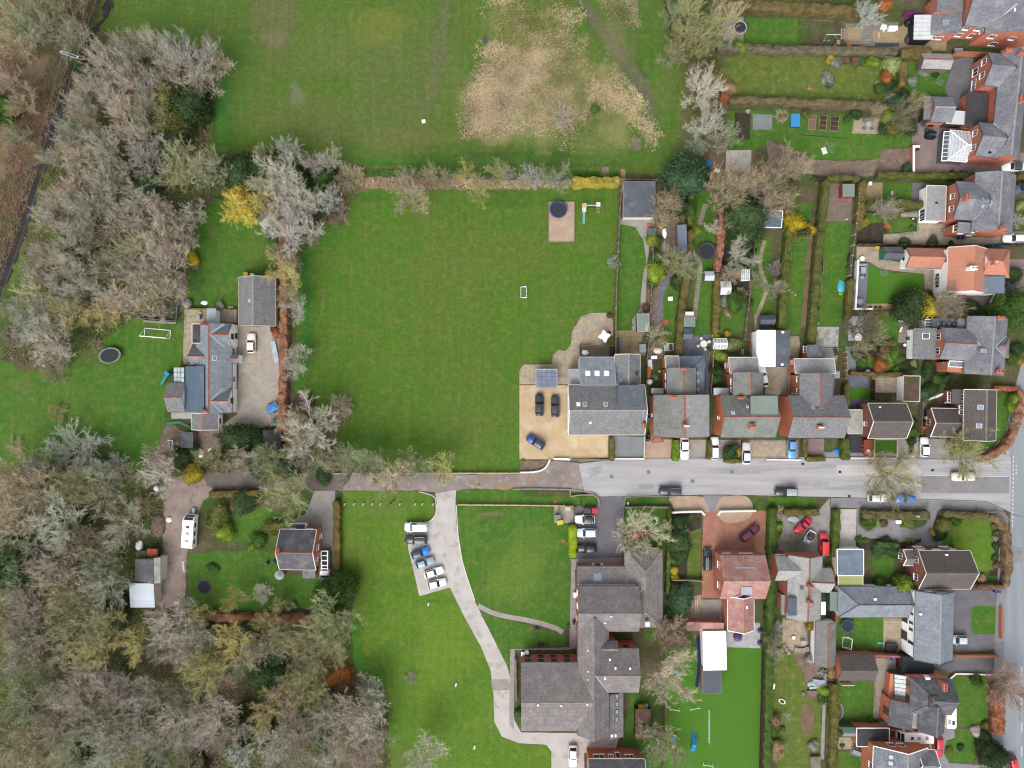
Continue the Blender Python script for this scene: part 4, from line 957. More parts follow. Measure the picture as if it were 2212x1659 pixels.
sheet('church_lawn', [(736,1098),(742,1062),(820,1060),(905,1062),(934,1074),(940,1092),(936,1112),(920,1126),(876,1128),(882,1185),(906,1289),(972,1270),(1004,1335),(1040,1400),(1060,1450),(1066,1505),(1068,1560),(1084,1592),(1120,1606),(1180,1610),(1190,1624),(1190,1720),(824,1720),(842,1600),(832,1500),(800,1470),(766,1440),(758,1360),(764,1280),(742,1240),(736,1180)], 'lawn_bright', .012, jg=.12, grid=1.3,
 tint=patches([(765,1400,14,70,(62,128,38),.85),(790,1460,40,30,(66,124,38),.8),(830,1560,20,60,(70,120,38),.6),(870,1640,50,30,(92,106,50),.6),(820,1095,70,20,(100,120,60),.5),(770,1200,30,80,(112,136,52),.4),(960,1400,60,90,(112,140,40),.4),(930,1330,40,30,(82,128,36),.5)]))
sheet('churchyard_lawn', [(986,1094),(1100,1094),(1205,1097),(1230,1132),(1233,1200),(1232,1358),(1216,1364),(1160,1344),(1090,1328),(1044,1312),(1020,1290),(1000,1215),(988,1140)], 'lawn_green', .012, jg=.1, grid=1.4, tint=patches([(1100,1250,70,60,(104,132,44),.7),(1150,1180,60,40,(96,124,46),.5),(1060,1110,30,10,(128,118,90),.6),(1020,1180,20,60,(84,122,36),.5)]))
sheet('churchyard_lawn', [(1040,1318),(1090,1338),(1150,1353),(1212,1372),(1222,1380),(1222,1396),(1106,1400),(1103,1448),(1094,1438),(1062,1370)], 'lawn_green', .012, jg=.1)
sheet('verge', [(988,1063),(1000,1058),(1125,1056),(1128,1072),(1290,1073),(1291,1088),(990,1090)], 'lawn_green', .016, jg=.06)
sheet('verge', [(1354,1074),(1440,1074),(1450,1090),(1354,1089)], 'lawn_green', .016, jg=.06)
sheet('care_home_lawn', [(1352,1094),(1446,1094),(1446,1190),(1440,1300),(1420,1340),(1415,1380),(1382,1390),(1380,1560),(1430,1600),(1436,1720),(1325,1720),(1345,1600),(1380,1400),(1432,1300),(1434,1200),(1352,1190)], 'lawn_green', .011, jg=.1)
# roads and drives
sheet('mud_track', [(456,1022),(560,1018),(700,1012),(860,1018),(985,1024),(1121,1024),(1125,994),(1240,998),(1262,1004),(1256,1030),(1262,1062),(1230,1062),(1232,1056),(1126,1055),(1000,1056),(985,1062),(938,1064),(900,1060),(735,1060),(700,1056),(560,1056),(456,1066)], 'mud_track', .02, jg=.2)
sheet('mud_track', [(440,1020),(560,1016),(700,1010),(740,1014),(740,1058),(560,1057),(470,1060),(445,1050)], 'mud_dark', .024, jg=.25)
sheet('yard', [(352,1042),(392,1028),(430,1026),(456,1040),(456,1068),(440,1084),(428,1110),(408,1180),(402,1200),(400,1302),(352,1316),(330,1310),(342,1240),(352,1150),(352,1090)], 'yard_dirt', .02, jg=.25)
sheet('cottage_drive', [(512,705),(606,705),(606,820),(604,910),(560,925),(505,925),(480,918),(512,895),(515,800)], 'gravel_warm', .02, jg=.12)
sheet('yard', [(360,910),(400,935),(480,925),(520,930),(500,985),(440,1000),(380,1000),(340,1030),(335,990)], 'bare_soil', .015, jg=.3)
sheet('lane', [(1250,1002),(1312,994),(1325,993),(1560,992),(1750,990),(1900,991),(2060,994),(2110,990),(2150,978),(2176,955),(2186,930),(2186,1108),(2165,1098),(2130,1082),(1900,1076),(1650,1070),(1560,1068),(1420,1070),(1354,1072),(1290,1072),(1262,1062),(1256,1030)], 'asphalt_worn', .026, jg=.05)
sheet('main_road', [(2172,940),(2184,870),(2205,790),(2280,700),(2400,700),(2400,1760),(2162,1760),(2166,1500),(2172,1300),(2182,1150),(2184,1000)], 'asphalt_main', .03)
sheet('pavement', [(1795,1076),(1900,1077),(2130,1083),(2166,1100),(2178,1125),(2172,1300),(2166,1500),(2160,1760),(2140,1760),(2144,1500),(2152,1300),(2160,1140),(2148,1112),(2120,1104),(1900,1098),(1795,1096)], 'asphalt', .034)
sheet('pavement', [(1760,976),(1850,978),(1990,980),(2060,982),(2110,978),(2145,966),(2168,940),(2176,950),(2152,976),(2112,988),(2060,992),(1990,990),(1850,989),(1760,988)], 'asphalt', .034)
sheet('road_patch', [(1806,1004),(1990,1003),(1990,1026),(1806,1028)], 'concrete_pale', .031)
sheet('road_patch', [(1990,1027),(2180,1030),(2180,1066),(1990,1064)], 'asphalt', .031)
for i, (x0, y0, x1, y1) in enumerate([(1993,1026.5,2066,1027.3),(2070,1027.4,2178,1029)]): sheet('road_marking', [(x0,y0),(x1,y1),(x1,y1+1.3),(x0,y0+1.3)], 'road_paint', .036)
for i in range(17): y = 985+i*9.2; sheet('road_marking', [(2188-i*.12,y),(2190.4-i*.12,y),(2190-i*.12,y+5.2),(2187.6-i*.12,y+5.2)], 'road_paint', .038)
for i in range(9): y = 1004+i*8; sheet('road_marking', [(2194,y),(2196,y),(2196,y+4),(2194,y+4)], 'road_paint', .038) if i < 3 else None
for y in (1440,1500,1560,1612,1660): sheet('road_marking', [(2206,y),(2208,y),(2207.5,y+22),(2205.5,y+22)], 'road_paint', .038)
for pts in ([(1250,997),(1320,991),(1560,990),(1750,988)],[(1354,1073.5),(1420,1072),(1470,1072)],[(1795,1076.5),(1900,1077.5),(2128,1083.5),(2162,1099),(2180,1124)],[(1762,989.5),(1990,991.5),(2060,993.5),(2110,989.5),(2148,977.5),(2170,956)]): ribbon('kerb', pts, .14, 'concrete_grey', .02, h=.11)
for pts in ([(1230,1056),(1256,1061),(1288,1066),(1294,1090)],[(1348,1092),(1350,1076),(1362,1070)]): ribbon('kerb', pts, .2, 'stone', .0, h=.14, sm=4)
sheet('church_drive', [(985,1058),(965,1062),(940,1066),(944,1085),(940,1112),(926,1127),(876,1129),(882,1185),(906,1288),(972,1269),(1004,1334),(1040,1399),(1060,1449),(1066,1504),(1068,1560),(1084,1591),(1120,1605),(1180,1609),(1191,1623),(1191,1720),(1262,1720),(1262,1626),(1330,1622),(1336,1592),(1290,1584),(1126,1582),(1111,1556),(1104,1470),(1096,1440),(1062,1371),(1026,1300),(1001,1220),(986,1130),(984,1090)], 'concrete_pale', .022, jg=.05)
sheet('drive_patch', [(1061,1467),(1096,1467),(1103,1490),(1064,1492)], 'concrete_grey', .027)
ribbon('kerb', [(986,1092),(990,1160),(1001,1220),(1026,1298)], .12, 'offwhite', .01, h=.07, sm=4); ribbon('kerb', [(876,1128),(924,1127),(940,1113),(942,1090),(936,1072),(905,1062)], .12, 'offwhite', .01, h=.07, sm=4)
ribbon('footpath', [(1032,1308),(1060,1322),(1090,1331),(1130,1338),(1170,1347),(1200,1357),(1216,1367)], 1.0, 'concrete_grey', .02, sm=4, jg=.04)
sheet('brick_house_drive', [(680,1060),(724,1060),(724,1240),(690,1262),(684,1150),(660,1140),(630,1125),(660,1110)], 'concrete_grey', .02)
sheet('care_home_car_park', [(1290,1072),(1354,1074),(1348,1100),(1346,1190),(1340,1222),(1262,1224),(1244,1204),(1244,1135),(1236,1128),(1232,1095),(1290,1094)], 'asphalt_dark', .022)
sheet('care_home_path', [(1232,1208),(1346,1204),(1346,1226),(1242,1230),(1246,1400),(1228,1404),(1112,1404),(1110,1580),(1100,1560),(1102,1402),(1230,1398),(1234,1215)], 'concrete_grey', .024)
sheet('gravel_drive', [(1122,832),(1230,832),(1230,940),(1314,940),(1314,988),(1256,992),(1122,992)], 'resin_gravel', .024)
sheet('front_drive', [(1324,942),(1392,944),(1392,994),(1324,992)], 'concrete_blue', .024)
sheet('front_drive', [(1392,946),(1452,950),(1448,996),(1392,995)], 'pink_gravel', .024)
sheet('front_drive', [(1462,950),(1528,950),(1522,992),(1462,996)], 'concrete_grey', .024)
sheet('front_drive', [(1532,950),(1600,950),(1600,990),(1560,996),(1532,996)], 'concrete_grey', .022)
patio('paved_drive', [(1606,950),(1724,950),(1724,992),(1606,992)], 'slabs_grey', 'slabs_grey', .6, cols=['slabs_grey','slabs_buff'])
sheet('front_drive', [(1732,948),(1780,948),(1780,990),(1742,992)], 'cobble', .025)
sheet('front_drive', [(1828,935),(1886,935),(1886,990),(1828,990)], 'tarmac_black', .026)
sheet('front_lawn', [(1889,948),(1936,948),(1936,989),(1889,989)], 'artificial_turf', .03)
sheet('front_drive', [(1938,946),(1962,946),(1962,988),(1938,989)], 'concrete_grey', .024)
sheet('front_drive', [(1976,945),(2052,950),(2046,1000),(1972,992)], 'concrete_grey', .025)
sheet('corner_lawn', [(2060,950),(2145,930),(2150,860),(2195,845),(2190,930),(2165,968),(2100,985),(2060,985)], 'lawn_green', .02, jg=.15)
sheet('gravel_bed', [(1448,1074),(1510,1072),(1522,1080),(1530,1098),(1525,1106),(1465,1106),(1452,1090)], 'pink_gravel', .03, sm=3)
sheet('gravel_bed', [(1548,1108),(1548,1090),(1558,1076),(1590,1070),(1615,1074),(1626,1092),(1624,1112),(1612,1122),(1580,1130),(1560,1124)], 'pink_gravel', .03, sm=4)
sheet('red_block_drive', [(1520,1105),(1655,1103),(1655,1195),(1660,1200),(1560,1205),(1560,1292),(1516,1292),(1516,1200)], 'block_red', .026)
sheet('drive_throat', [(1518,1070),(1570,1070),(1555,1106),(1518,1106)], 'asphalt', .028)
sheet('garden_lawn', [(1452,1112),(1515,1112),(1512,1250),(1452,1252)], 'lawn_mossy', .016, jg=.15)
sheet('garden_bed', [(1452,1108),(1516,1108),(1514,1140),(1490,1150),(1484,1250),(1452,1250)], 'dark_soil', .02, jg=.2)
sheet('patio', [(1480,1295),(1560,1295),(1560,1345),(1485,1345)], 'concrete_grey', .02); sheet('gravel_bed', [(1484,1290),(1515,1285),(1514,1338),(1484,1345)], 'pink_gravel', .026)
patio('patio', [(1570,1345),(1642,1345),(1642,1400),(1570,1398)], 'slabs_pale', 'slabs_pale', .6)
sheet('agility_garden', [(1436,1398),(1540,1396),(1645,1396),(1645,1720),(1436,1720)], 'artificial_turf', .014, jg=.06)
# gardens on the right
sheet('gravel_pad', [(1184,436),(1241,436),(1240,524),(1184,524)], 'pink_gravel', .03)
sheet('strip_lawn', [(1336,485),(1345,484),(1372,490),(1390,520),(1396,560),(1390,590),(1384,640),(1384,665),(1366,690),(1364,713),(1328,714),(1332,600)], 'lawn_green', .014, jg=.06, tint=None)
sheet('garden_path', [(1336,470),(1346,471),(1415,474),(1415,500),(1402,535),(1400,570),(1396,610),(1395,660),(1388,690),(1376,716),(1364,716),(1366,690),(1384,664),(1384,640),(1390,590),(1396,560),(1390,520),(1372,490),(1345,485),(1336,485)], 'concrete_grey', .022)
sheet('decked_patio', [(1330,714),(1394,714),(1394,768),(1330,764)], 'decking', .04)
patio('patio', [(1255,684),(1275,676),(1312,676),(1324,690),(1324,744),(1324,770),(1250,770),(1246,830),(1122,830),(1122,800),(1130,788),(1192,786),(1194,768),(1206,755),(1222,758),(1233,744),(1236,715)], 'slabs_buff', 'slabs_buff', .5, cap=298, cols=['slabs_buff','slabs_grey','slabs_buff'])
sheet('sun_deck', [(1250,745),(1322,745),(1322,772),(1250,772)], 'deck_brown', .07)
for zz, q in enumerate(([(1404,400),(1480,390),(1480,560),(1436,640),(1402,620),(1414,500)],[(1400,620),(1440,600),(1435,775),(1396,775)])): sheet('garden_soil', q, 'bare_soil', .011+.003*zz, jg=.2)
sheet('garden_lawn', [(1432,640),(1470,560),(1475,620),(1460,720),(1452,765),(1434,760)], 'lawn_green', .02, jg=.12)
ribbon('garden_path', [(1447,588),(1440,610),(1428,636),(1424,665),(1424,690)], 1.0, 'slabs_slate', .026, sm=4)
sheet('garden_lawn', [(1495,410),(1548,420),(1545,560),(1540,600),(1534,720),(1500,726),(1496,690),(1500,600),(1498,500)], 'lawn_green', .016, jg=.15)
ribbon('garden_path', [(1524,440),(1512,480),(1494,520),(1496,545),(1512,568),(1510,600),(1504,650),(1500,690)], .9, 'slabs_grey', .024, sm=4)
sheet('slate_patio', [(1470,728),(1535,722),(1534,770),(1532,850),(1524,850),(1524,770),(1466,768)], 'slabs_slate', .03)
sheet('garden_lawn', [(1556,650),(1612,655),(1612,700),(1600,720),(1556,718)], 'lawn_green', .016, jg=.15); sheet('garden_soil', [(1556,400),(1620,440),(1616,650),(1556,650)], 'dark_soil', .012, jg=.2)
sheet('garden_lawn', [(1628,520),(1665,515),(1665,600),(1670,640),(1660,690),(1640,700),(1620,660)], 'lawn_green', .016, jg=.12)
ribbon('garden_path', [(1652,520),(1642,560),(1645,590),(1656,620),(1648,650),(1636,680)], .8, 'slabs_buff', .024, sm=5); ribbon('garden_path', [(1636,680),(1634,770)], 1.2, 'slabs_buff', .024)
sheet('patio', [(1622,720),(1652,720),(1652,768),(1620,768)], 'slabs_buff', .026)
sheet('strip_lawn', [(1706,440),(1756,440),(1750,500),(1740,620),(1730,722),(1690,724),(1692,600),(1700,520)], 'lawn_green', .014, jg=.1, tint=None)
sheet('trodden_strip', [(1750,470),(1760,470),(1752,600),(1742,720),(1728,724),(1738,610)], 'leaf_litter', .02, jg=.1)
sheet('long_lawn', [(1780,478),(1840,478),(1832,560),(1828,600),(1826,640),(1815,705),(1762,706),(1768,600),(1776,520)], 'lawn_green', .014, jg=.08)
sheet('sun_deck', [(1786,396),(1842,398),(1838,478),(1780,478)], 'deck_brown', .04)
patio('patio', [(1762,706),(1812,706),(1810,750),(1760,748)], 'slabs_pale', 'slabs_pale', .6, cols=['slabs_pale','slabs_pale','slabs_grey'])
sheet('yard', [(1770,750),(1812,752),(1806,790),(1800,810),(1776,806)], 'concrete_grey', .02); sheet('yard', [(1652,790),(1708,790),(1706,855),(1652,852)], 'concrete_grey', .018)
patio('paved_yard', [(1702,726),(1726,726),(1728,745),(1724,775),(1702,775)], 'slabs_buff', 'slabs_buff', .6)
patio('paved_yard', [(1654,790),(1704,790),(1702,850),(1654,850)], 'slabs_grey', 'slabs_grey', .6, cols=['slabs_grey','slabs_buff'], z=.03)
for nm, q, m in (('top_lawn',[(1556,-20),(1740,-20),(1740,18),(1556,20)],'lawn_mossy'),('play_lawn',[(1606,38),(1724,42),(1724,108),(1606,102)],'lawn_green'),('long_mossy_lawn',[(1556,130),(1600,118),(1800,122),(1930,126),(1918,222),(1890,224),(1700,222),(1560,212)],'lawn_mossy'),('back_lawn',[(1934,120),(2056,160),(2052,205),(1960,206),(1930,190)],'lawn_green'),('vegetable_lawn',[(1570,240),(1660,240),(1840,246),(1905,280),(1975,292),(1976,315),(1905,320),(1900,340),(1850,345),(1745,345),(1735,330),(1690,320),(1680,300),(1570,360)],'lawn_green')): sheet(nm, q, m, .014, jg=.15)
sheet('garden_bed', [(1655,300),(1690,318),(1740,330),(1746,346),(1850,348),(1900,342),(1905,322),(1968,322),(1968,374),(1800,384),(1660,360)], 'bare_soil', .022, jg=.25)
sheet('garden_bed', [(1588,242),(1622,244),(1620,302),(1586,300)], 'dark_soil', .02, jg=.1); sheet('slate_bed', [(1626,246),(1668,248),(1668,280),(1626,280)], 'concrete_blue', .024)
sheet('concrete_base', [(1569,325),(1623,324),(1622,368),(1567,370)], 'concrete_pale', .026); sheet('concrete_base', [(1552,40),(1606,36),(1606,102),(1548,104)], 'concrete_grey', .02)
patio('patio', [(1845,254),(1905,256),(1903,290),(1840,289)], 'slabs_buff', 'slabs_buff', .5, cols=['slabs_buff','slabs_grey'])
sheet('patio', [(1726,42),(1785,44),(1830,50),(1945,48),(2045,90),(2044,110),(1935,112),(1826,112),(1826,48)], 'slabs_grey', .02); sheet('sun_deck', [(1886,70),(1962,48),(1964,92),(1886,90)], 'decking', .035); sheet('sun_deck', [(1940,94),(2042,92),(2042,110),(1940,104)], 'decking', .04); sheet('sun_deck', [(1832,60),(1860,60),(1858,88),(1832,88)], 'decking', .034)
sheet('side_drive', [(2042,190),(2060,130),(2100,120),(2120,200),(2100,230),(2055,235)], 'asphalt_dark', .02)
sheet('courtyard', [(1972,270),(2000,262),(2090,270),(2120,330),(2240,330),(2240,374),(1966,374)], 'cobble', .024)
sheet('sun_deck', [(1866,396),(1906,394),(1906,440),(1864,440)], 'decking', .035); sheet('back_lawn', [(1905,394),(1970,395),(1968,434),(1906,434)], 'lawn_green', .014, jg=.08); sheet('side_drive', [(1970,395),(2010,396),(2000,440),(1968,436)], 'asphalt_dark', .02)
sheet('garden_bed', [(1855,455),(1975,455),(1980,505),(1905,525),(1850,526)], 'dark_soil', .014, jg=.15); sheet('back_lawn', [(1866,460),(1950,462),(1978,482),(1976,500),(1918,502),(1910,480),(1868,485)], 'lawn_green', .02, jg=.12)
patio('paved_yard', [(1908,506),(1980,500),(1982,470),(1945,468),(1945,460),(1990,455),(2070,488),(2160,500),(2212,500),(2212,530),(1985,532),(1908,526)], 'slabs_grey', 'slabs_grey', .6, cap=290, cols=['slabs_grey','slabs_buff'])
patio('patio', [(1850,532),(1912,534),(1912,560),(1942,566),(2024,580),(2024,635),(1996,640),(1996,592),(1930,585),(1900,580),(1876,566),(1850,565)], 'slabs_buff', 'slabs_buff', .5, cols=['slabs_buff','slabs_grey'])
sheet('back_lawn', [(1876,568),(1900,582),(1930,590),(1985,590),(1995,596),(1994,640),(1960,645),(1935,656),(1872,656)], 'artificial_turf', .02); sheet('gravel_bed', [(1870,656),(1935,656),(1965,640),(1985,650),(1960,672),(1870,672)], 'resin_gravel', .022)
sheet('raised_deck', [(1845,566),(1876,568),(1870,668),(1843,668)], 'deck_grey', .05); sheet('side_drive', [(2024,635),(2120,640),(2180,560),(2240,560),(2240,680),(2024,690)], 'cobble', .018)
sheet('back_lawn', [(1898,682),(1945,684),(1942,735),(1892,735)], 'lawn_green', .014, jg=.1); patio('patio', [(1834,682),(1866,684),(1862,736),(1832,736)], 'slabs_pale', 'slabs_pale', .6); sheet('patio', [(1944,690),(1990,688),(1975,740),(1940,740)], 'slabs_grey', .018)
sheet('garden_bed', [(1832,745),(1985,745),(1985,800),(1832,802)], 'dark_soil', .012, jg=.15); sheet('back_lawn', [(1868,775),(1920,765),(1950,768),(1940,800),(1880,795)], 'lawn_green', .018, jg=.15); sheet('patio', [(1826,748),(1850,750),(1848,800),(1826,800)], 'concrete_blue', .02)
sheet('back_lawn', [(1834,838),(1876,838),(1876,862),(1834,862)], 'artificial_turf', .022); sheet('patio', [(1830,806),(1876,808),(1876,838),(1832,836)], 'slabs_slate', .02); sheet('patio', [(1830,862),(1878,862),(1878,885),(1830,885)], 'slabs_slate', .018)
patio('paved_yard', [(1884,812),(1940,812),(1940,848),(1884,848)], 'slabs_buff', 'slabs_buff', .6, cols=['slabs_buff','slabs_grey']); sheet('back_yard', [(1986,848),(2060,850),(2050,880),(2010,905),(1986,905)], 'leaf_litter', .012)
# below the lane
sheet('verge', [(1660,1074),(1762,1074),(1766,1098),(1656,1096)], 'lawn_green', .03, jg=.05)
sheet('gravel_forecourt', [(1690,1100),(1770,1100),(1792,1076),(1800,1180),(1780,1205),(1740,1200),(1660,1200),(1690,1150)], 'concrete_grey', .02, jg=.1)
sheet('concrete_drive', [(1814,1100),(1850,1100),(1848,1188),(1812,1186)], 'concrete_pale', .03); sheet('grey_forecourt', [(1850,1098),(2026,1100),(2012,1150),(2040,1160),(2068,1180),(2068,1192),(1930,1195),(1850,1162)], 'asphalt', .022)
sheet('garden_bed', [(1850,1162),(1925,1164),(1925,1176),(1990,1163),(1990,1172),(1930,1190),(1850,1188)], 'dark_soil', .028, jg=.1)
sheet('corner_lawn', [(2034,1150),(2060,1118),(2140,1122),(2150,1160),(2146,1230),(2120,1236),(2066,1180),(2034,1175)], 'lawn_bright', .024, jg=.1, grid=1.5, tint=patches([(2090,1150,24,20,(128,132,50),.4)])); sheet('garden_bed', [(2140,1120),(2160,1135),(2158,1245),(2136,1245),(2144,1180)], 'dark_soil', .02, jg=.12)
sheet('small_lawn', [(1885,1198),(1930,1198),(1930,1246),(1885,1246)], 'lawn_green', .02, jg=.06); sheet('walled_lawn', [(1806,1335),(1908,1335),(1908,1400),(1806,1400)], 'lawn_green', .02, jg=.06); patio('patio', [(1908,1335),(1955,1335),(1955,1404),(1908,1404)], 'slabs_buff', 'slabs_buff', .6)
sheet('front_forecourt', [(2060,1275),(2150,1275),(2160,1400),(2062,1412)], 'asphalt_dark', .022); sheet('front_lawn', [(2098,1312),(2108,1308),(2156,1309),(2156,1370),(2104,1370),(2098,1360)], 'lawn_green', .03); sheet('side_drive', [(2018,1418),(2145,1418),(2145,1456),(2060,1454),(2018,1440)], 'asphalt_dark', .02)
sheet('front_lawn', [(2056,1458),(2128,1456),(2132,1560),(2062,1570)], 'lawn_green', .02, jg=.06); sheet('front_lawn', [(2064,1575),(2105,1574),(2110,1640),(2090,1648),(2050,1646),(2040,1625),(2044,1602),(2062,1596)], 'lawn_green', .02, jg=.06); sheet('front_forecourt', [(2010,1565),(2062,1572),(2062,1594),(2044,1600),(2038,1625),(2050,1648),(2110,1652),(2160,1650),(2160,1720),(2000,1720)], 'asphalt', .016)
patio('paved_yard', [(1888,1420),(1950,1424),(1950,1455),(1922,1458),(1908,1500),(1905,1555),(1886,1552),(1888,1480)], 'slabs_grey', 'slabs_grey', .6); sheet('back_lawn', [(1806,1470),(1886,1470),(1886,1550),(1822,1552),(1806,1530)], 'lawn_green', .016, jg=.06); sheet('back_lawn', [(1806,1625),(1868,1620),(1868,1720),(1806,1720)], 'lawn_green', .016); patio('patio', [(1806,1592),(1842,1592),(1842,1618),(1806,1618)], 'slabs_buff', 'slabs_buff', .6)
patio('patio', [(1690,1335),(1745,1340),(1745,1395),(1722,1410),(1690,1400)], 'slabs_grey', 'slabs_grey', .6, cols=['slabs_grey','slabs_buff']); sheet('garden_lawn', [(1666,1420),(1715,1410),(1742,1480),(1772,1530),(1776,1600),(1756,1680),(1690,1720),(1668,1600)], 'lawn_mossy', .014, jg=.2); sheet('garden_bed', [(1715,1410),(1760,1400),(1782,1440),(1780,1540),(1745,1480)], 'bare_soil', .016, jg=.2)
sheet('mossy_patch', [(1733,1525),(1745,1522),(1756,1530),(1758,1570),(1748,1588),(1734,1580),(1730,1550)], 'leaf_litter', .022, sm=3); sheet('trodden_strip', [(1783,1380),(1788,1380),(1780,1640),(1772,1640)], 'concrete_grey', .026)
sheet('brick_house_lawn', [(404,1200),(470,1190),(560,1190),(598,1196),(600,1240),(690,1245),(685,1310),(560,1320),(412,1316)], 'lawn_green', .012, jg=.2); sheet('brick_house_lawn', [(500,1105),(580,1095),(640,1120),(600,1170),(500,1172)], 'lawn_green', .012, jg=.2)
# puddles and worn marks
for i, (x, y, rx, ry) in enumerate([(1093,1051,28,6.5),(1028,1046,8,6),(1060,1026,20,4),(1116,1028,9,3),(1144,1035,9,8),(1040,1047,6,3)]):
    sheet('puddle', [(x+rx*cos(a*.5236)*(1+.2*sin(a*2.3+i)), y+ry*sin(a*.5236)*(1+.2*cos(a*1.7+i))) for a in range(12)], 'muddy_water', .03, sm=3)
for i, (x, y, rx, ry) in enumerate([(497,85,5,10),(491,108,2.5,8)]): sheet('puddle', [(x+553-2+rx*cos(a*.5236), y+rx*0+ry*sin(a*.5236)) for a in range(12)], 'water', .02, sm=3)
for q in ([(1560,1010),(1640,1009),(1641,1021),(1562,1022)],[(1700,1040),(1790,1041),(1788,1052),(1702,1051)],[(1380,1046),(1412,1046),(1412,1056),(1380,1056)],[(1268,1012),(1300,1004),(1302,1020),(1276,1032)],[(1860,1052),(1985,1056),(1985,1068),(1862,1066)],[(1640,994),(1690,993),(1690,998),(1640,999)]): sheet('road_patch', q, 'asphalt_soft', .0315, jg=.08)
for q in ([(2166,1180),(2210,1182),(2210,1215),(2166,1213)],[(2172,1430),(2200,1430),(2200,1480),(2171,1480)]): sheet('road_patch', q, 'asphalt', .0345, jg=.05)
# ================================================================== buildings
LD = 'lead'
# ---- right column, top
T(3,0)
h = house('brick_house', 'tall brick house cut by the top right corner, white-framed windows, slate roofs', 'house', 1950, 120)
m = V(h,'y',1905,-420,2520,318,5.4,8.2,'slate','brick',5,ridge='slate_pale'); w = V(h,'x',1712,-200,2150,238,5.4,8,'slate','brick',4,ridge='terracotta',trim='dark_grey')
strip(w,(2150,32),(1925,228)); win(m,'l',[(.93,4,1,1.2)]); win(w,'b',[(.1,4.2,1.1,1.2),(.35,4.2,1.2,1.2),(.12,1.6,1.1,1.3),(.4,1.6,1.4,1.4)]); win(m,'b',[(.15,4.2,1.2,1.3),(.3,1.5,1.3,1.3),(.45,4.2,1,1.2)]); roofbox(w,2140,90,.9,.7,.3,'white','dormer_window')
v = V(h,'mR',1418,98,1640,302,3.2,4.6,'slate','brick',3); skylight(v,1538,193,.9,1.1,'pale_grey'); win(v,'b',[(.2,1.6,1,1.2),(.5,1.6,1,1.2)]); v = V(h,'f',1462,-60,1690,96,5,5,'slate_moss','brick',3)
v = V(h,'mR',1262,132,1418,345,2.5,2.8,'poly_white','black',2,ovh=.1); glassroof(v,6,'pale_grey','x')
h = house('brick_house', 'semi-detached brick pair on the right edge, two slate gable wings and white conservatory', 'house', 2000, 850)
m = V(h,'y',1968,445,2215,1372,5.2,7.3,'slate','brick',6,ridge='slate_pale'); a = V(h,'x',1880,462,2090,748,5.2,7.1,'slate','brick',6,trim='dark_grey'); c = V(h,'x',1802,1066,2010,1356,5.2,7.1,'slate','brick',6,trim='dark_grey')
strip(a,(2150,565),(1990,742)); strip(m,(1950,1066),(2075,1205)); strip(m,(2130,1140),(2080,1205)); win(a,'l',[(.2,4.2,1.2,1.3),(.62,4,1.2,1.3),(.35,1.7,1.6,1.6),(.68,1.6,1,1.2),(.86,1.6,1,1.2)]); win(c,'l',[(.25,4.2,1.1,1.3),(.72,4.2,1.1,1.3)])
v = V(h,'f',1714,798,1892,1108,3,3,'felt_dark','brick',4); chimney(m,2165,870,.7,1.2,1.2,3,pot='terracotta_pot'); roofbox(c,1915,1320,.5,.3,.25,'black'); roofbox(c,2040,1320,.3,.3,.25,'white')
v = V(h,'xl',1560,1130,1728,1392,2.3,3.5,'poly_white','glass_pane',5,ovh=.05,ridge='white',trim='white'); glassroof(v,6,'pale_grey'); v2 = V(h,'mR',1510,1140,1562,1392,1.9,2.3,'glass_pane','glass_pane',5,ovh=.04,trim='white'); glassroof(v2,7,'white','x')
chimney(m,2060,450,1.2,.6,1.1,2); chimney(m,2170,470,1.,.5,1.,2)
shed('slate-roofed brick outhouse with lean-to between the brick semis and shrubs','x',1410,836,1590,1056,2.5,3.9,'slate','brick',2,'outhouse','outhouse',ridge='slate_pale'); shed('narrow grey lean-to against the slate outhouse','mR',1346,836,1408,1034,2.1,2.4,'slate_moss','timber_dark',2,'lean_to','outhouse')
shed('white corrugated carport roof beside the slate outhouse','f',1540,956,1718,1072,2.5,2.5,'poly_white','timber_dark',3,'carport','carport'); shed('old mossy slate shed with red ridge at the end of the clipped hedge','x',1325,462,1580,596,2.2,3.2,'slate_old','timber_grey',2,ridge='terracotta')
shed('low black storage box on the paving by the hedge','x',800,402,922,452,1.,1.3,'black','black',0,'storage_box','box',ridge='offwhite')
T(3,1)
h = house('brick_house', 'brick house with white gable porch and slate wing, white car on its drive', 'house', 1900, 120)
m = V(h,'y',1775,-160,2128,350,5.2,7.2,'slate','brick',4,ridge='slate_pale'); a = V(h,'x',1610,-85,1870,243,5.2,7,'slate','brick',4,trim='dark_grey'); strip(m,(1940,95),(1765,240)); strip(m,(1940,92),(1830,0)); win(a,'l',[(.35,4.3,1,1.3),(.7,4.2,1,1.3)])
v = V(h,'f',1365,-55,1536,250,2.9,2.9,'slate_pale','render_white',2,trim='offwhite'); win(v,'l',[(.75,1.4,1.4,1.8),(.92,1.4,1,1.8)]); roofbox(v,1455,95,.4,.3,.2,'black')
w = V(h,'f',1640,262,1760,352,5,5,'slate','brick',4); win(w,'l',[(.5,4,1.3,1.3)]); win(w,'b',[(.6,4,1.2,1.3)]); win(m,'b',[(.12,4.2,.9,1.2),(.25,1.6,1.2,1.2)]); chimney(a,1690,60,.6,1.1,1.4,2); chimney(m,2005,322,1.2,.6,1.2,2); skylight(a,1855,60,.7,.9); skylight(a,1855,122,.7,.9)
h = house('orange_roofed_house', 'white rendered house with orange tiled roof and blue-grey flat dormer', 'house', 1750, 650)
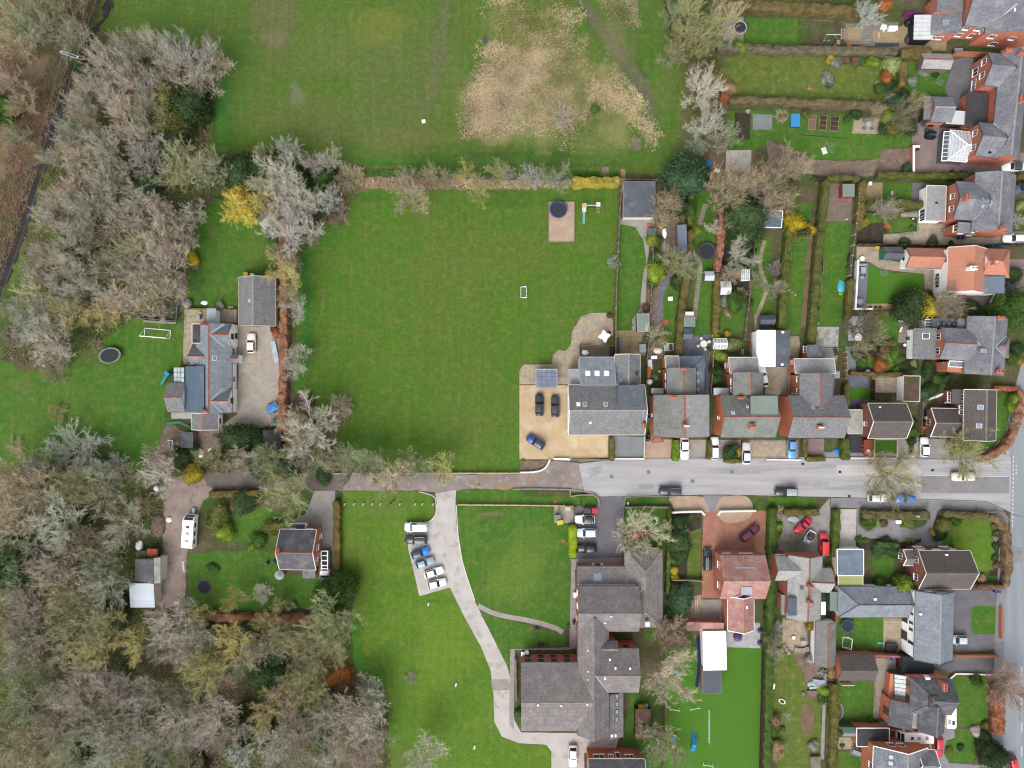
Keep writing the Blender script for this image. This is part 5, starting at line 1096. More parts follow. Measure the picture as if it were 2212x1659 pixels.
m = V(h,'y',1552,484,1885,866,5,7.4,'orange_tile','render_white',2,ridge='orange_tile',trim='offwhite'); e = V(h,'xr',1850,492,2088,738,4.9,7,'orange_tile','render_white',2,ridge='orange_tile'); f = V(h,'f',1858,726,2046,876,5.3,5.3,'felt_blue','render_white',1,trim='dark_grey')
win(m,'l',[(.25,3.6,1,1.4),(.6,1.4,1.2,1.3),(.7,1.4,1.2,1.3),(.8,1.4,1.2,1.3),(.15,1.5,1,1.2)],'offwhite'); chimney(m,1745,665,1.2,.7,1.3,2,'render_white'); chimney(e,1942,612,.8,.8,1.1,1,'brick','offwhite'); v = V(h,'mT',1490,866,1625,900,2.3,2.5,'glass_pane','render_white',1,ovh=.06,trim='offwhite')
g = V(h,'x',1192,486,1545,658,2.6,4.2,'orange_tile','render_white',1,ridge='orange_tile',trim='dark_grey'); win(g,'l',[(.5,1.4,.9,1)]); strip(m,(1885,505),(1822,600),.2)
shed('green shed with grey felt roof at the end of the orange-roofed garage','x',998,476,1162,580,2,2.7,'felt_grey','green_paint',0,ridge='felt_dark')
h = house('slate_bay_house', 'slate-roofed brick house with hipped front bay and four roof windows', 'house', 1800, 1330)
m = V(h,'y',1706,1082,2056,1582,5.2,7.5,'slate','brick',4,ridge='slate_pale'); b = V(h,'xr',1950,1240,2085,1432,5.1,6.9,'slate','brick',4,ridge='terracotta'); a = V(h,'x',1488,1178,1760,1450,5.2,7,'slate','brick',3,ridge='terracotta'); strip(m,(1835,1325),(1700,1195)); strip(m,(1968,1332),(2060,1245)); strip(m,(1968,1334),(2045,1430)); win(a,'l',[(.25,4.2,1.3,1.3),(.75,4.2,1.3,1.3)])
v = V(h,'mR',1256,1178,1430,1446,2.8,3.8,'slate_moss','render_white',2); skylight(v,1365,1245,1.2,1.3,'white','glass_pane'); d = V(h,'f',1415,1092,1652,1178,3.1,3.1,'felt_grey','render_white',2)
for x in (1468,1518,1564,1606): skylight(d,x,1142,.55,.8,'dark_grey','glass_sky')
v = V(h,'f',1640,1094,1716,1178,4.4,4.4,'slate','brick',3); win(v,'l',[(.6,3.4,1.1,1.2)]); v = V(h,'mR',1356,1100,1416,1176,2.2,2.6,'glass_pane','white',2,ovh=.05,trim='white'); glassroof(v,3,'white'); v = V(h,'f',1548,1466,1690,1556,4.6,4.6,'brick','brick',3,name='parapet_roof'); win(v,'t',[(.3,3.6,1.6,1.3)]); w = V(h,'mT',1560,1462,1690,1512,4.7,5,'slate','white',3,trim='white'); chimney(m,1985,1092,1.3,.6,1.2,2); chimney(m,1975,1555,1.3,.6,1.2,2); roofbox(m,1850,1372,1.2,.8,.5,'slate_pale','dormer'); win(m,'l',[(.8,4,1.4,1.4)])
T(3,2)
h = house('brown_house', 'brown-tiled brick house by the junction with two roof windows and gabled side wing', 'house', 1800, 270)
m = V(h,'y',1692,50,1972,486,5,7.1,'brown_tile','brick_dark',1,ridge='concrete_tile',trim='offwhite'); skylight(m,1836,200,.9,1,'offwhite'); skylight(m,1824,362,.9,1,'offwhite'); a = V(h,'x',1408,212,1665,456,2.7,4.4,'brown_tile','brick_dark',1,ridge='concrete_tile',trim='white'); skylight(a,1603,395,.5,.5,'mid_grey'); win(a,'l',[(.5,1.5,1.2,1.2)])
v = V(h,'mR',1590,46,1680,172,3.4,4,'brown_tile','brick_dark',1); win(m,'l',[(.15,4.1,1.3,1.3),(.36,4,1,1.3),(.45,4,1,1.3)]); win(v,'l',[(.3,2.2,.8,.9),(.75,2.2,1,.9)]); win(v,'b',[(.3,1.6,1.3,1)])
h = house('brown_house', 'detached brick house with plain brown tiled gable roof and red skip in front', 'house', 1030, 310)
m = V(h,'x',862,168,1196,470,5,7.3,'brown_tile','brick_dark',0,ridge='concrete_tile',trim='offwhite'); roofbox(m,965,200,.4,.3,.2,'offwhite'); win(m,'b',[(.3,3.9,1.5,1.3),(.75,3.9,1.3,1.3)]); win(m,'l',[(.6,3.8,.8,1)])
shed('flat pale-roofed garage attached to the detached brown house','f',690,222,814,430,2.7,2.7,'felt_pale','brick_dark',0,'garage','garage',trim='offwhite'); shed('flat-roofed outbuilding with brown mossy roof behind the detached brown house','f',1166,-70,1312,150,2.6,2.6,'felt_moss','render_white',1,'outbuilding','outbuilding',trim='offwhite')
h = house('terrace_house', 'terrace house with red ridge, forked rear valleys and blue car in front', 'house', 430, 280)
m = V(h,'x',172,100,662,466,5.2,7.9,'slate_moss','brick_orange',0,ridge='terracotta'); w = V(h,'y',272,-90,560,190,5.1,7.2,'slate_moss','brick_orange',0,ridge='terracotta'); strip(m,(420,178),(335,98),.3); strip(m,(422,178),(478,98),.3); skylight(m,388,202,.7,.9,'pale_grey'); skylight(m,458,197,.5,.8,'pale_grey'); chimney(m,438,372,1.1,.7,1.1,4,pot='offwhite'); win(m,'b',[(.2,3.9,1.4,1.3),(.7,3.9,1.4,1.3)])
v = V(h,'f',528,-90,575,95,3,3,'felt_blue','brick_orange'); skylight(v,545,60,.4,.5,'offwhite')
T(3,1); v = V(h,'mB',222,1440,572,1568,3.4,4.2,'slate_pale','brick_orange',0,trim='offwhite'); skylight(v,285,1484,.6,1,'pale_grey'); v2 = V(h,'f',336,1320,466,1444,3,3,'felt_grey','brick_orange'); win(v2,'l',[(.25,1.6,1.3,1.2)]); win(w,'l',[(.15,4,1,1.2),(.55,4,1,1.2),(.7,1.7,1,1.2)]); chimney(v,200,1470,.6,.9,.4,0)
T(2,2)
h = house('terrace_house', 'terrace house with green-grey flat dormer and two chimneys, silver cars in front', 'house', 2050, 280)
m = V(h,'x',1802,95,2278,462,5.2,7.9,'slate_green','brick_orange',0,ridge='terracotta'); d = V(h,'f',2062,102,2298,272,7.6,7.6,'felt_green','slate_green',0,zb=5); chimney(m,1968,118,1.1,.5,1.1,3); chimney(m,2066,362,1.,.9,1.1,4,pot='terracotta_pot'); skylight(m,1910,248,.6,.7,'white'); skylight(m,2034,195,.5,.7,'white'); strip(m,(2010,100),(2040,145),.2); win(m,'b',[(.2,3.9,1.6,1.3),(.6,3.9,1.6,1.3)]); win(m,'l',[(.55,3.4,.6,1)])
w = V(h,'y',1908,-100,2170,95,5.1,7,'slate_green','brick_orange',0,ridge='terracotta'); win(w,'l',[(.4,4,1.2,1.3),(.8,4,1,1.2)]); v = V(h,'mR',1742,36,1872,95,2.3,2.5,'poly_white','glass_pane',ovh=.05,trim='pale_grey')
T(2,1); v = V(h,'mB',1870,1428,2125,1566,3.6,4.4,'slate_pale','brick_orange',0,trim='offwhite'); win(v,'l',[(.5,1.6,1,1.2)])
T(2,2)
h = house('terrace_house', 'terrace house with one slope green-grey, the other pale, brown porch in front', 'house', 1460, 270)
m = V(h,'y',1222,92,1704,454,5.2,8.1,'slate_green','brick_orange',0,ridge='terracotta'); p = m
xs = MB(); q = [(.15,-m.d/2),(m.w/2,-m.d/2),(m.w/2,m.d/2),(.15,m.d/2)]; xs.add([m.g(x,y,m.z(x,y)+.012) for x,y in q],[(0,1,2,3)]); xs.build('roof_slope','slate_pale',h)
chimney(m,1392,110,1.2,.6,.6,3); chimney(m,1495,360,1.,.8,1.1,4,'brick','offwhite'); skylight(m,1526,193,.6,.6,'pale_grey','glass_green'); skylight(m,1522,266,.6,.5,'pale_grey','glass_green'); d = V(h,'y',1408,392,1560,460,5.25,6.7,'slate_green','brick_orange',0,ridge='terracotta',trim='terracotta'); win(m,'b',[(.25,3.8,1.5,1.3),(.75,3.8,1.5,1.3)]); win(m,'l',[(.5,3,.6,.9)]); v = V(h,'xlr',1200,418,1308,500,2.4,3.2,'terracotta','brick_orange',0,ridge='terracotta')
T(2,1); w = V(h,'y',1336,1520,1590,1748,5.1,7,'slate_green','brick_orange',0,ridge='terracotta'); win(w,'l',[(.3,4,1.1,1.2),(.7,4,1.1,1.2)]); v = V(h,'mB',1320,1416,1440,1524,3.4,4.2,'slate_pale','brick_orange',0,trim='offwhite'); e = V(h,'mB',1440,1416,1662,1522,2.8,3.8,'felt_blue','render_white',0); e2 = V(h,'mL',1592,1522,1664,1748,2.8,3.5,'felt_blue','render_white',0); chimney(w,1480,1530,.9,.4,.4,2)
for y in (1565,1635,1705): skylight(e2,1606,y,.5,.5,'offwhite','felt_blue')
strip(e,(1655,1425),(1555,1518),.3,'felt_grey'); v = V(h,'mR',1205,1695,1308,1742,2.2,2.4,'poly_white','glass_pane',ovh=.05)
T(2,2)
h = house('white_gravel_house', 'big white-gabled slate house with flat dormer beside the golden gravel drive', 'house', 800, 220)
m = V(h,'x',488,8,1146,438,5.2,8,'slate_moss','render_white',0,ridge='slate_pale',trim='offwhite'); d = V(h,'f',914,10,1138,230,7.6,7.6,'felt_grey','slate',0,zb=5); skylight(m,573,175,.8,.9,'offwhite','membrane_white'); skylight(m,629,174,.8,1,'offwhite','glass_sky'); skylight(m,808,175,.8,1,'offwhite','glass_sky'); chimney(m,1136,358,.6,1.,1.1,2,pot='terracotta_pot'); roofbox(m,676,336,.4,.4,.25,'white'); win(m,'l',[(.25,4,1,1.2),(.75,4,1,1.2)]); win(m,'b',[(.12,3.9,1.3,1.3),(.35,3.9,1.3,1.3),(.72,3.9,1.3,1.3),(.9,3.9,1.1,1.3)])
T(2,1); e = V(h,'mB',582,1426,886,1668,4.6,6.4,'slate_blue','render_white',0,trim='pale_grey')
for x in (655,735,816): skylight(e,x,1567,1,1.1,'offwhite','membrane_white')
e2 = V(h,'mR',482,1528,584,1668,3,4,'slate_pale','render_white',0); w = V(h,'y',890,1404,1106,1690,4.8,6.6,'slate_moss','brick_orange',0,ridge='slate_pale',trim='offwhite'); skylight(w,942,1625,.8,.8,'mid_grey'); roofbox(w,1076,1570,.4,.7,.35,'black'); win(e,'l',[(.3,1.4,1.2,1.4)]); win(w,'t',[(.3,3.6,1.1,1.2),(.7,3.6,1.1,1.2)])
shed('glazed pergola with blue-grey panes beside the gravel drive','f',206,1530,390,1692,2.5,2.5,'solar','timber_dark',0,'pergola','pergola',trim='offwhite',ovh=.3)
o = [q for q in THINGS if q.name.startswith('pergola')][-1]
pv = Vol(); pv.h = o; pv.typ = 'f'; cx, cy = W(298,1611,2.5); pv.w, pv.d = M(184), M(162); pv.g = lambda x, y, z=0: (cx+x, cy+y, z); pv.z = lambda x, y: 2.5; glassroof(pv, 4, 'mid_grey', 'y'); glassroof(pv, 5, 'mid_grey', 'x')
# ---- right column, bottom
T(3,2)
h = house('corner_house', 'brown-tiled brick house on the corner plot with white windows facing the forecourt', 'house', 1520, 1600)
m = V(h,'x',1300,1440,1746,1772,5,7.7,'brown_tile','brick_dark',0,ridge='concrete_tile',trim='offwhite'); win(m,'t',[(.12,3.8,1.6,1.3),(.45,3.8,1.6,1.3),(.2,1.4,1.8,1.4),(.75,1.4,1.8,1.4),(.8,3.8,1.2,1.3)],pane='glass_green'); win(m,'l',[(.25,3.8,1.2,1.6),(.75,3.8,1.2,1.3)]); roofbox(m,1540,1475,.5,.3,.25,'white'); a = V(h,'x',1170,1432,1258,1568,2.8,4,'concrete_tile','brick_dark',0,trim='white'); win(a,'l',[(.5,1.4,1.2,1.2)])
shed('flat blue-grey roofed garage with white fascia beside the concrete drive','f',600,1428,826,1656,2.8,2.8,'felt_blue','render_white',0,'garage','garage',trim='white')
h = house('pale_slate_house', 'old house with pale weathered slates, red ridges and dark flat dormer', 'house', 300, 1660)
T(3,3); m = V(h,'y',168,-175,462,368,5.2,7.4,'slate_old','brick',2,ridge='terracotta'); e = V(h,'x',345,-70,545,140,5.1,7.1,'slate_old','brick',3,ridge='terracotta'); f = V(h,'x',60,-170,250,40,5,6.9,'slate_old','brick',0); chimney(m,352,78,.9,.6,1.1,3); chimney(m,350,214,.9,.6,1.1,3); skylight(m,292,100,.7,.7,'dark_grey','glass_pane'); d = V(h,'f',172,188,248,342,6.4,6.4,'felt_grey','brick',0,zb=4.8); skylight(e,440,-90,.5,.6,'mid_grey'); v = V(h,'f',456,224,498,336,3.4,3.4,'membrane_white','render_white',0); v = V(h,'mR',116,160,172,330,3,4.6,'slate_old','brick',0); win(f,'t',[(.3,3.8,1.2,1.3),(.7,3.8,1.2,1.3)]); win(m,'l',[(.3,4,1.1,1.3)])
shed('long slate shed with red ridge beside the walled lawn','y',408,396,586,772,2.5,3.8,'slate_green','render_white',1,'outbuilding','outbuilding',ridge='terracotta'); shed('small green flat-roofed shed at the end of the long slate wing','f',536,138,606,302,2.3,2.3,'felt_green','green_paint'); shed('yellow corrugated canopy between the blue garage roof and slate wing','f',606,-20,820,90,2.4,2.4,'poly_yellow','timber_dark',0,'canopy','canopy',trim='offwhite')
h = house('white_house', 'large white rendered house with ribbed blue-grey slate roof and long single-storey wing', 'house', 1400, 420)
m = V(h,'y',1268,134,1602,730,5.1,7.3,'slate_blue','render_white',1.5,ridge='slate_pale',trim='dark_grey'); a = V(h,'xl',606,92,1250,358,2.7,4.5,'slate_blue','render_white',0,ridge='slate_dark',hip=3.2); roofbox(a,925,200,.6,.5,.15,'offwhite'); roofbox(m,1316,328,.4,.4,.25,'white'); n = V(h,'f',1390,128,1458,192,6.2,6.2,'slate_blue','render_white',0,zb=4); win(m,'l',[(.2,3.6,.5,1.2),(.36,3.6,.5,1),(.5,3.6,.5,1),(.6,3.6,.5,1),(.8,3.6,.6,1.6),(.48,1.3,1.8,1.8),(.75,1.3,1.8,1.8)],'dark_grey'); win(m,'t',[(.3,3.8,1,1.2),(.7,1.4,1.2,1.2)]); v = V(h,'mL',1530,140,1616,190,2.5,3,'slate_blue','render_white',0)
shed('dark brown tiled garage by the pergola lawn','x',602,682,916,904,2.5,4.3,'brown_tile','brick',0,'garage','garage',ridge='concrete_tile'); shed('flat dark green metal carport between the white house and bay house','f',1162,698,1432,840,2.7,2.7,'metal_green','timber_dark',0,'carport','carport')
h = house('bay_house', 'red-brick house with glazed conservatory, dark flat-topped slate roof and big chimney', 'house', 1350, 1050)
m = V(h,'xl',1228,888,1590,1196,5.3,7.8,'slate_dark','brick_orange',2,ridge='slate',hip=3.6); w = V(h,'y',1302,1095,1526,1352,5.2,7.3,'slate_dark','brick_orange',3,ridge='slate'); strip(m,(1330,1195),(1460,1152),.25); chimney(m,1500,940,.7,1.5,1.3,3); f = V(h,'f',1392,1040,1470,1138,7.5,7.5,'felt_dark','slate_dark',2,zb=6); win(m,'l',[(.2,4,1.1,1.6),(.62,4,1.1,1.6)],'timber_dark','glass_pane'); c = V(h,'mR',1046,846,1100,1068,2.2,2.4,'brick_orange','brick_orange',5,name='parapet_roof'); c = V(h,'mR',1090,848,1178,1070,2.5,3.4,'glass_green','glass_pane',0,ovh=.05,trim='timber_dark'); glassroof(c,6,'timber_dark','x')
e = V(h,'mR',1046,1075,1218,1302,4,5.4,'slate_dark','brick_orange',6); win(e,'l',[(.55,2.6,1.4,1.6)],'timber_dark','glass_pane'); win(c,'l',[(.3,1.2,1.5,1.6),(.6,1.2,1.5,1.6)],'timber_dark'); g = V(h,'f',1156,1196,1290,1312,4.6,4.6,'felt_pale','render_white',0,trim='offwhite'); win(m,'t',[(.5,4,1,1.3)]); roofbox(m,1380,890,.9,.6,.1,'white','rooflight')
shed('dark flat-roofed garage with white fascia beside the touring caravan','f',766,1314,1048,1474,2.7,2.7,'felt_dark','brick_orange',0,'garage','garage',trim='white'); shed('blue-grey shed with pale ridge by the rusty wall','x',640,1308,760,1386,2,2.7,'felt_green','green_paint',0,ridge='pale_grey')
h = house('gable_house', 'slate house on the bottom edge with white-edged brick gable and two roof windows', 'house', 1150, 1600)
m = V(h,'y',905,1478,1372,1960,5.2,8,'slate','brick_orange',2,trim='white',ridge='slate_pale'); e = V(h,'x',1290,1500,1440,1700,5.1,7,'slate','brick_orange',2,trim='white'); skylight(m,1064,1565,.9,.9,'mid_grey'); skylight(m,1060,1618,.9,.9,'mid_grey'); win(m,'t',[(.38,4,1.3,1.3),(.58,4,1.3,1.3)]); win(m,'l',[(.4,4,1.1,1.3)])
# ---- centre: care home and pink house
T(2,3)
h = house('care_home', 'large care home with brown-grey tiled wings and brick walls by the church drive', 'care home', 550, 700)
a = V(h,'x',566,90,1098,480,5.2,7.9,'concrete_tile','brick',0,ridge='concrete_tile'); up = V(h,'mB',556,-85,1070,84,3,4.2,'concrete_tile','brick',0,trim='dark_grey'); strip(up,(565,78),(1080,78),.35); skylight(up,738,10,1.6,1.4,'pale_grey','glass_sky'); r = V(h,'ytb',972,-228,1302,446,2.9,5.1,'concrete_tile','brick',0,ridge='stone'); c = V(h,'y',568,325,836,1378,5.2,7.7,'concrete_tile','brick',0,ridge='concrete_tile'); d = V(h,'x',78,748,700,1340,4.9,7.6,'concrete_tile','brick',0,ridge='stone'); e = V(h,'x',715,626,1094,1008,5.1,7.6,'concrete_tile','brick',0,ridge='concrete_tile'); f = V(h,'mL',836,1008,962,1392,3,4,'concrete_tile','brick',0); k = V(h,'x',770,562,912,652,5.6,7,'concrete_tile','brick',0)
for y in (1040,1106,1173,1238): skylight(f,905,y,1.,.8,'black','glass_sky')
strip(c,(715,858),(830,1005),.25); strip(r,(1100,150),(1145,95),.2)
for x, y in ((655,645),(656,826),(656,896)): roofbox(c,x,y,.2,.2,.15,'white')
for x, y in ((845,720),(893,795),(1020,798),(803,882)): roofbox(e,x,y,.3,.4,.25,'white')
for x, y in ((225,1112),(426,1118),(650,1108)): roofbox(d,x,y,.35,.4,.3,'offwhite')
for x, y in ((856,346),(803,402)): roofbox(a,x,y,.4,.3,.3,'offwhite')
roofbox(r,1168,412,.8,.8,.5,'white','rooflight'); roofbox(f,860,1372,.3,.5,.5,'white'); roofbox(f,892,1370,.3,.5,.5,'white'); win(d,'t',[(t,z,1.1,1.1) for t in (.085,.275,.465,.655) for z in (3.6,1.4)],'timber_dark','glass_pane'); win(up,'t',[(.3,1.6,.4,1.8),(.45,1.6,.4,1.8)]); win(up,'t',[(.37,1.2,1.1,2.1)],'dark_grey',door=True); win(a,'l',[(.2,3.6,1.1,1.2),(.5,3.6,1.1,1.2),(.8,3.6,1.1,1.2)]); win(e,'t',[(.5,3.6,1,1),(.75,3.6,1,1)],'dark_grey')
h = house('brick_lodge', 'dark-roofed brick building on the bottom edge with arched window, beside a white car', 'house', 900, 1640)
m = V(h,'x',656,1582,1148,1960,4.8,7.6,'slate_dark','brick',0,ridge='slate',trim='offwhite'); win(m,'t',[(.2,3.4,2.2,1.4),(.42,3.4,1,1.2),(.55,3,.9,2),(.76,3.4,1.6,1.2)])
h = house('pink_tiled_house', 'house with weathered pink clay tiles beside the red block drive', 'house', 1990, 0)
m = V(h,'x',1796,-180,2192,198,5.2,8,'pink_tile','brick',0,ridge='pink_tile'); w = V(h,'y',1866,176,2090,470,5,6.8,'pink_tile','brick',0,ridge='orange_tile',trim='white'); b = V(h,'f',1980,94,2076,162,7.3,7.3,'lead','dark_grey',0,zb=5.5); strip(m,(1925,-72),(2105,-72),.35,'lead','flashing'); win(m,'l',[(.25,3.9,1.2,1.3),(.75,3.9,1.2,1.3)]); win(m,'t',[(.2,3.6,1.6,1.3),(.65,3.6,2.6,1.3)]); strip(w,(1870,196),(1990,165),.15); roofbox(w,2028,270,.3,.5,.3,'white')
shed('long pink-tiled lean-to wall canopy above the white flat roof','mT',1508,394,1826,474,2.4,3,'pink_tile','brick',1,'lean_to','outbuilding'); shed('bright white flat-roofed garden room in the agility garden','f',1652,478,1850,812,2.9,2.9,'membrane_white','render_white',-1,'garden_room','garden room',trim='white'); shed('dark grey flat-roofed store below the white garden room','f',1646,802,1806,1012,2.8,2.8,'felt_grey','brick',0,'store_room','outbuilding',trim='mid_grey')
# ---- left side
T(0,1)
h = house('white_cottage', 'rambling white cottage with red ridges, blue metal roof and gabled east front', 'house', 1850, 1500)
m = V(h,'y',1690,1140,2004,1910,2.7,5.1,'slate_blue','render_white',0,ridge='terracotta',ovh=.1); a = V(h,'x',1840,1138,2006,1338,3,5,'slate','render_white',0,ridge='terracotta',ovh=.06); b = V(h,'x',1840,1700,2002,1905,3,5,'slate','render_white',0,ridge='terracotta',ovh=.06); strip(m,(1812,1230),(1935,1140),.35); strip(m,(1812,1232),(1942,1340),.35); strip(m,(1815,1805),(1918,1702),.3); strip(m,(1815,1808),(1918,1905),.3); skylight(m,1852,1436,1,.8,'offwhite','slate_blue'); win(a,'r',[(.55,3.0,1.1,1.1),(.5,1.1,1.1,1)],'dark_grey'); win(b,'r',[(.5,3.,1.1,1.1)],'dark_grey'); win(m,'r',[(.3,1.6,1,1),(.62,1.5,1,1)],'offwhite')
f = V(h,'f',1660,1140,1802,1306,3.6,3.6,'felt_dark','render_white',0,trim='offwhite'); w = V(h,'x',1652,1342,1800,1500,2.8,4.5,'slate','render_white',0,ridge='terracotta'); strip(w,(1730,1342),(1800,1440),.3); n = V(h,'f',1786,1006,1866,1132,2.6,2.6,'lead','render_white',0); p = V(h,'x',2004,1398,2066,1482,2.5,3.4,'slate','render_white',0,ridge='terracotta'); bl = V(h,'mR',1602,1506,1798,1904,3,4.9,'metal_blue','render_white',0); gl = V(h,'mR',1500,1516,1602,1646,2.4,2.9,'glass_green','glass_pane',0,ovh=.05); glassroof(gl,3,'dark_grey','y'); glassroof(gl,3,'dark_grey','x'); chimney(m,1772,1148,1.1,.5,.9,3,pot='terracotta_pot')
T(0,2); ww = V(h,'x',1448,-10,1600,240,3,4.6,'slate_moss','render_white',0,ridge='terracotta'); ff = V(h,'f',1480,236,1652,300,2.6,2.6,'felt_pale','render_white',0); s = V(h,'y',1654,252,1886,394,2.9,4.4,'slate_moss','render_white',0,ridge='orange_tile',trim='offwhite'); chimney(m,1776,232,1.,.5,.8,3,pot='terracotta_pot'); win(s,'r',[(.5,1.4,1.2,1.2)])
T(0,1)
h = house('slate_garage', 'detached slate-roofed garage with cream gutter beside the rust-brown hedge', 'garage', 2220, 950)
g = V(h,'y',2062,738,2378,1158,2.5,4.8,'slate_moss','render_cream',0,ridge='slate_pale',trim='cream'); skylight(g,2155,938,.6,.6,'offwhite'); win(g,'b',[(.5,1.1,2.4,2)],'offwhite','timber_dark',door=True)
T(1,2)
h = house('brick_house', 'square brick house with dark slate roof and white curved bay, truck alongside', 'house', 380, 1430)
m = V(h,'x',206,1258,520,1604,5,7.6,'slate_dark','brick_orange',1,ridge='terracotta',trim='offwhite'); win(m,'r',[(.25,1.5,.9,1.2),(.5,3.4,1,1.2),(.75,1.6,1,1.2),(.8,4,.8,1)]); win(m,'t',[(.25,3.8,1.2,1.2),(.75,3.8,1.3,1.2)]); chimney(m,196,1440,.5,1.1,1.,3); v = V(h,'mB',296,1208,430,1262,2.6,3.2,'slate_dark','white',1,trim='white'); e = V(h,'f',402,1598,512,1680,2.6,2.6,'slate','brick_orange',0)
T(0,2)
h = house('tin_barn', 'old barn with rusting dark roof and pale ribbed metal lean-to in the yard', 'barn', 1270, 1640)
m = V(h,'mR',1166,1512,1340,1720,3.2,3.8,'slate_dark','render_cream',0); w = V(h,'mL',1334,1500,1386,1720,3.4,3.7,'felt_pale','render_cream',0)
T(0,3); v = V(h,'mT',1126,58,1338,272,3.2,3.7,'metal_pale','render_cream',0)
T(0,2); shed('rust-orange sheet roofed lean-to at the top of the barn','f',1268,1425,1360,1492,2.4,2.4,'rust_sheet','timber_dark',2,'lean_to','outbuilding'); shed('brown sheet roofed store behind the rust-orange lean-to','f',1176,1440,1264,1506,2.2,2.2,'brown_sheet','timber_dark',2,'lean_to','outbuilding')
shed('grey felt shed beside the rubbish heap below the cottage','mL',1568,416,1666,552,2.2,2.6,'felt_grey','timber_grey'); T(1,1); shed('small weathered shed under the golden tree','x',20,180,150,296,1.9,2.6,'felt_pale','timber_grey',-38)
T(1,2); shed('dark roofed shed half hidden by bare branches','f',60,400,216,590,2.4,2.4,'felt_dark','timber_dark',0)
# ---- sheds, greenhouses of the middle gardens
T(2,1)
shed('wide flat grey-roofed garden room behind the play lawn','f',966,-90,1236,216,3,3,'felt_grey','render_cream',0,'garden_room','garden room',trim='mid_grey'); shed('flat grey summerhouse with a ladder on its roof by the decked patio','f',1082,1054,1184,1204,2.4,2.4,'felt_green','timber_dark',-2,'summerhouse','summerhouse',trim='pale_grey')
shed('long narrow blue-grey roofed shed beside the timber pile','mR',1432,284,1508,526,2.2,2.5,'felt_blue','timber_grey',-2); shed('small silver-grey metal shed by the orange hedge','x',1664,686,1746,766,1.7,2.2,'metal_pale','mid_grey',0); shed('white-ribbed plastic shed beside the mossy round summerhouse','x',1800,772,1892,888,1.8,2.3,'poly_white','offwhite',0)
shed('moss-covered octagonal summerhouse behind the orange hedge','ytb',1806,645,1900,752,2,2.9,'felt_moss','timber_dark',0,'summerhouse','summerhouse'); greenhouse('small glazed cold frame shed under bare branches','f',1984,672,2052,764,1.9,1.9); greenhouse('square white greenhouse beside the yellow bush','x',1742,1268,1852,1354,1.6,2.3,0)
shed('grey flat-roofed shed between two small glasshouses','f',1484,1076,1584,1166,2,2,'felt_green','timber_grey'); greenhouse('dark-framed glasshouse below the grey flat shed','x',1480,1172,1558,1276,1.7,2.3,0,'glass_pane','dark_grey',3); shed('small cream storage shed above the grey flat shed','f',1490,1034,1572,1074,1.6,1.6,'offwhite','offwhite')
shed('blue ribbed-roof shed beside the dark evergreen','mT',2134,165,2330,305,2.3,2.7,'metal_blue','timber_grey',2,trim='white'); greenhouse('small glasshouse above the blue ribbed shed','x',2130,44,2236,152,1.7,2.3,0,'glass_poly','pale_grey',3); shed('low black box store beside the curved concrete path','f',1172,312,1236,376,1.2,1.2,'felt_grey','black',0,'storage_box','box'); shed('dark roofed shed hidden under trees behind the ladder','mT',1390,-30,1562,30,2,2.3,'felt_dark','timber_dark',0)
T(2,0); shed('pale flat shed roof under the bare tree at the garden bottoms','f',1960,1565,2118,1700,2.2,2.2,'felt_pale','timber_grey',0)
T(3,1)
shed('white membrane-roofed workshop behind the terrace','f',-96,1196,62,1508,3.2,3.2,'membrane_white','render_white',0,'workshop','outbuilding',trim='white'); v = shed('grey double garage roof with a white rooflight strip','x',62,1196,188,1506,3,3.3,'felt_grey','render_white',0,'garage','garage',ridge=None); strip(v,(128,1202),(122,1500),.5,'membrane_white','rooflight')
shed('small grey ridge-roofed shed with open door by the strip garden','x',-68,1070,60,1142,1.9,2.5,'felt_grey','timber_grey',0); shed('red shed with pale green felt roof on the brown deck','f',645,-70,748,40,2,2,'felt_green','red_bright',0); shed('pale timber deck store with a white box by the hedge','f',870,-90,900,-60,1,1,'offwhite','offwhite',0,'storage_box','box'); shed('pale grey store on the yard by the terrace rear','f',574,1550,620,1610,2.2,2.2,'felt_pale','timber_grey',0)
T(3,3); fence('white lattice pergola bars over the end of the pergola lawn',[(606,910),(704,910)],2,1.,'offwhite','offwhite')
# ================================================================== trees, bushes, hedges
T(0,0); trees('150 380 170 t;60 690 120 pw;560 110 190 b;150 180 190 e;400 230 190 e;640 340 160 e;930 560 190 p;1100 430 180 e;1300 400 170 g;1650 500 210 g;1710 690 160 p;830 740 140 p;990 860 130 w;1200 760 160 p;1390 720 140 p;740 1020 130 t;1080 1040 170 p;1300 900 170 e;620 1140 130 g;820 1210 140 g;1250 1180 150 g;500 1350 130 p;700 1370 140 p;900 1320 150 g;1240 1380 160 g;1560 1440 210 o;640 1590 160 p;930 1560 170 g;1850 1460 150 e;1900 560 110 p;200 900 130 b;120 1180 120 ew;1000 1450 130 e;280 130 150 e;1480 560 140 g;1420 1010 130 o;1120 620 150 e;700 900 120 g;','woodland trees left of the playing field')
shrubs('1500 880 110 v 6;1680 950 130 d 7;1540 1090 120 v 6;1480 1240 150 u 4;1300 1580 110 u 3;450 180 70 g 3;20 960 110 gs 5;1640 860 90 g 5;2090 1500 150 d 5;700 560 60 d 4;1160 1480 80 d 4;1000 580 80 d 4','ivy and evergreens in the wood')
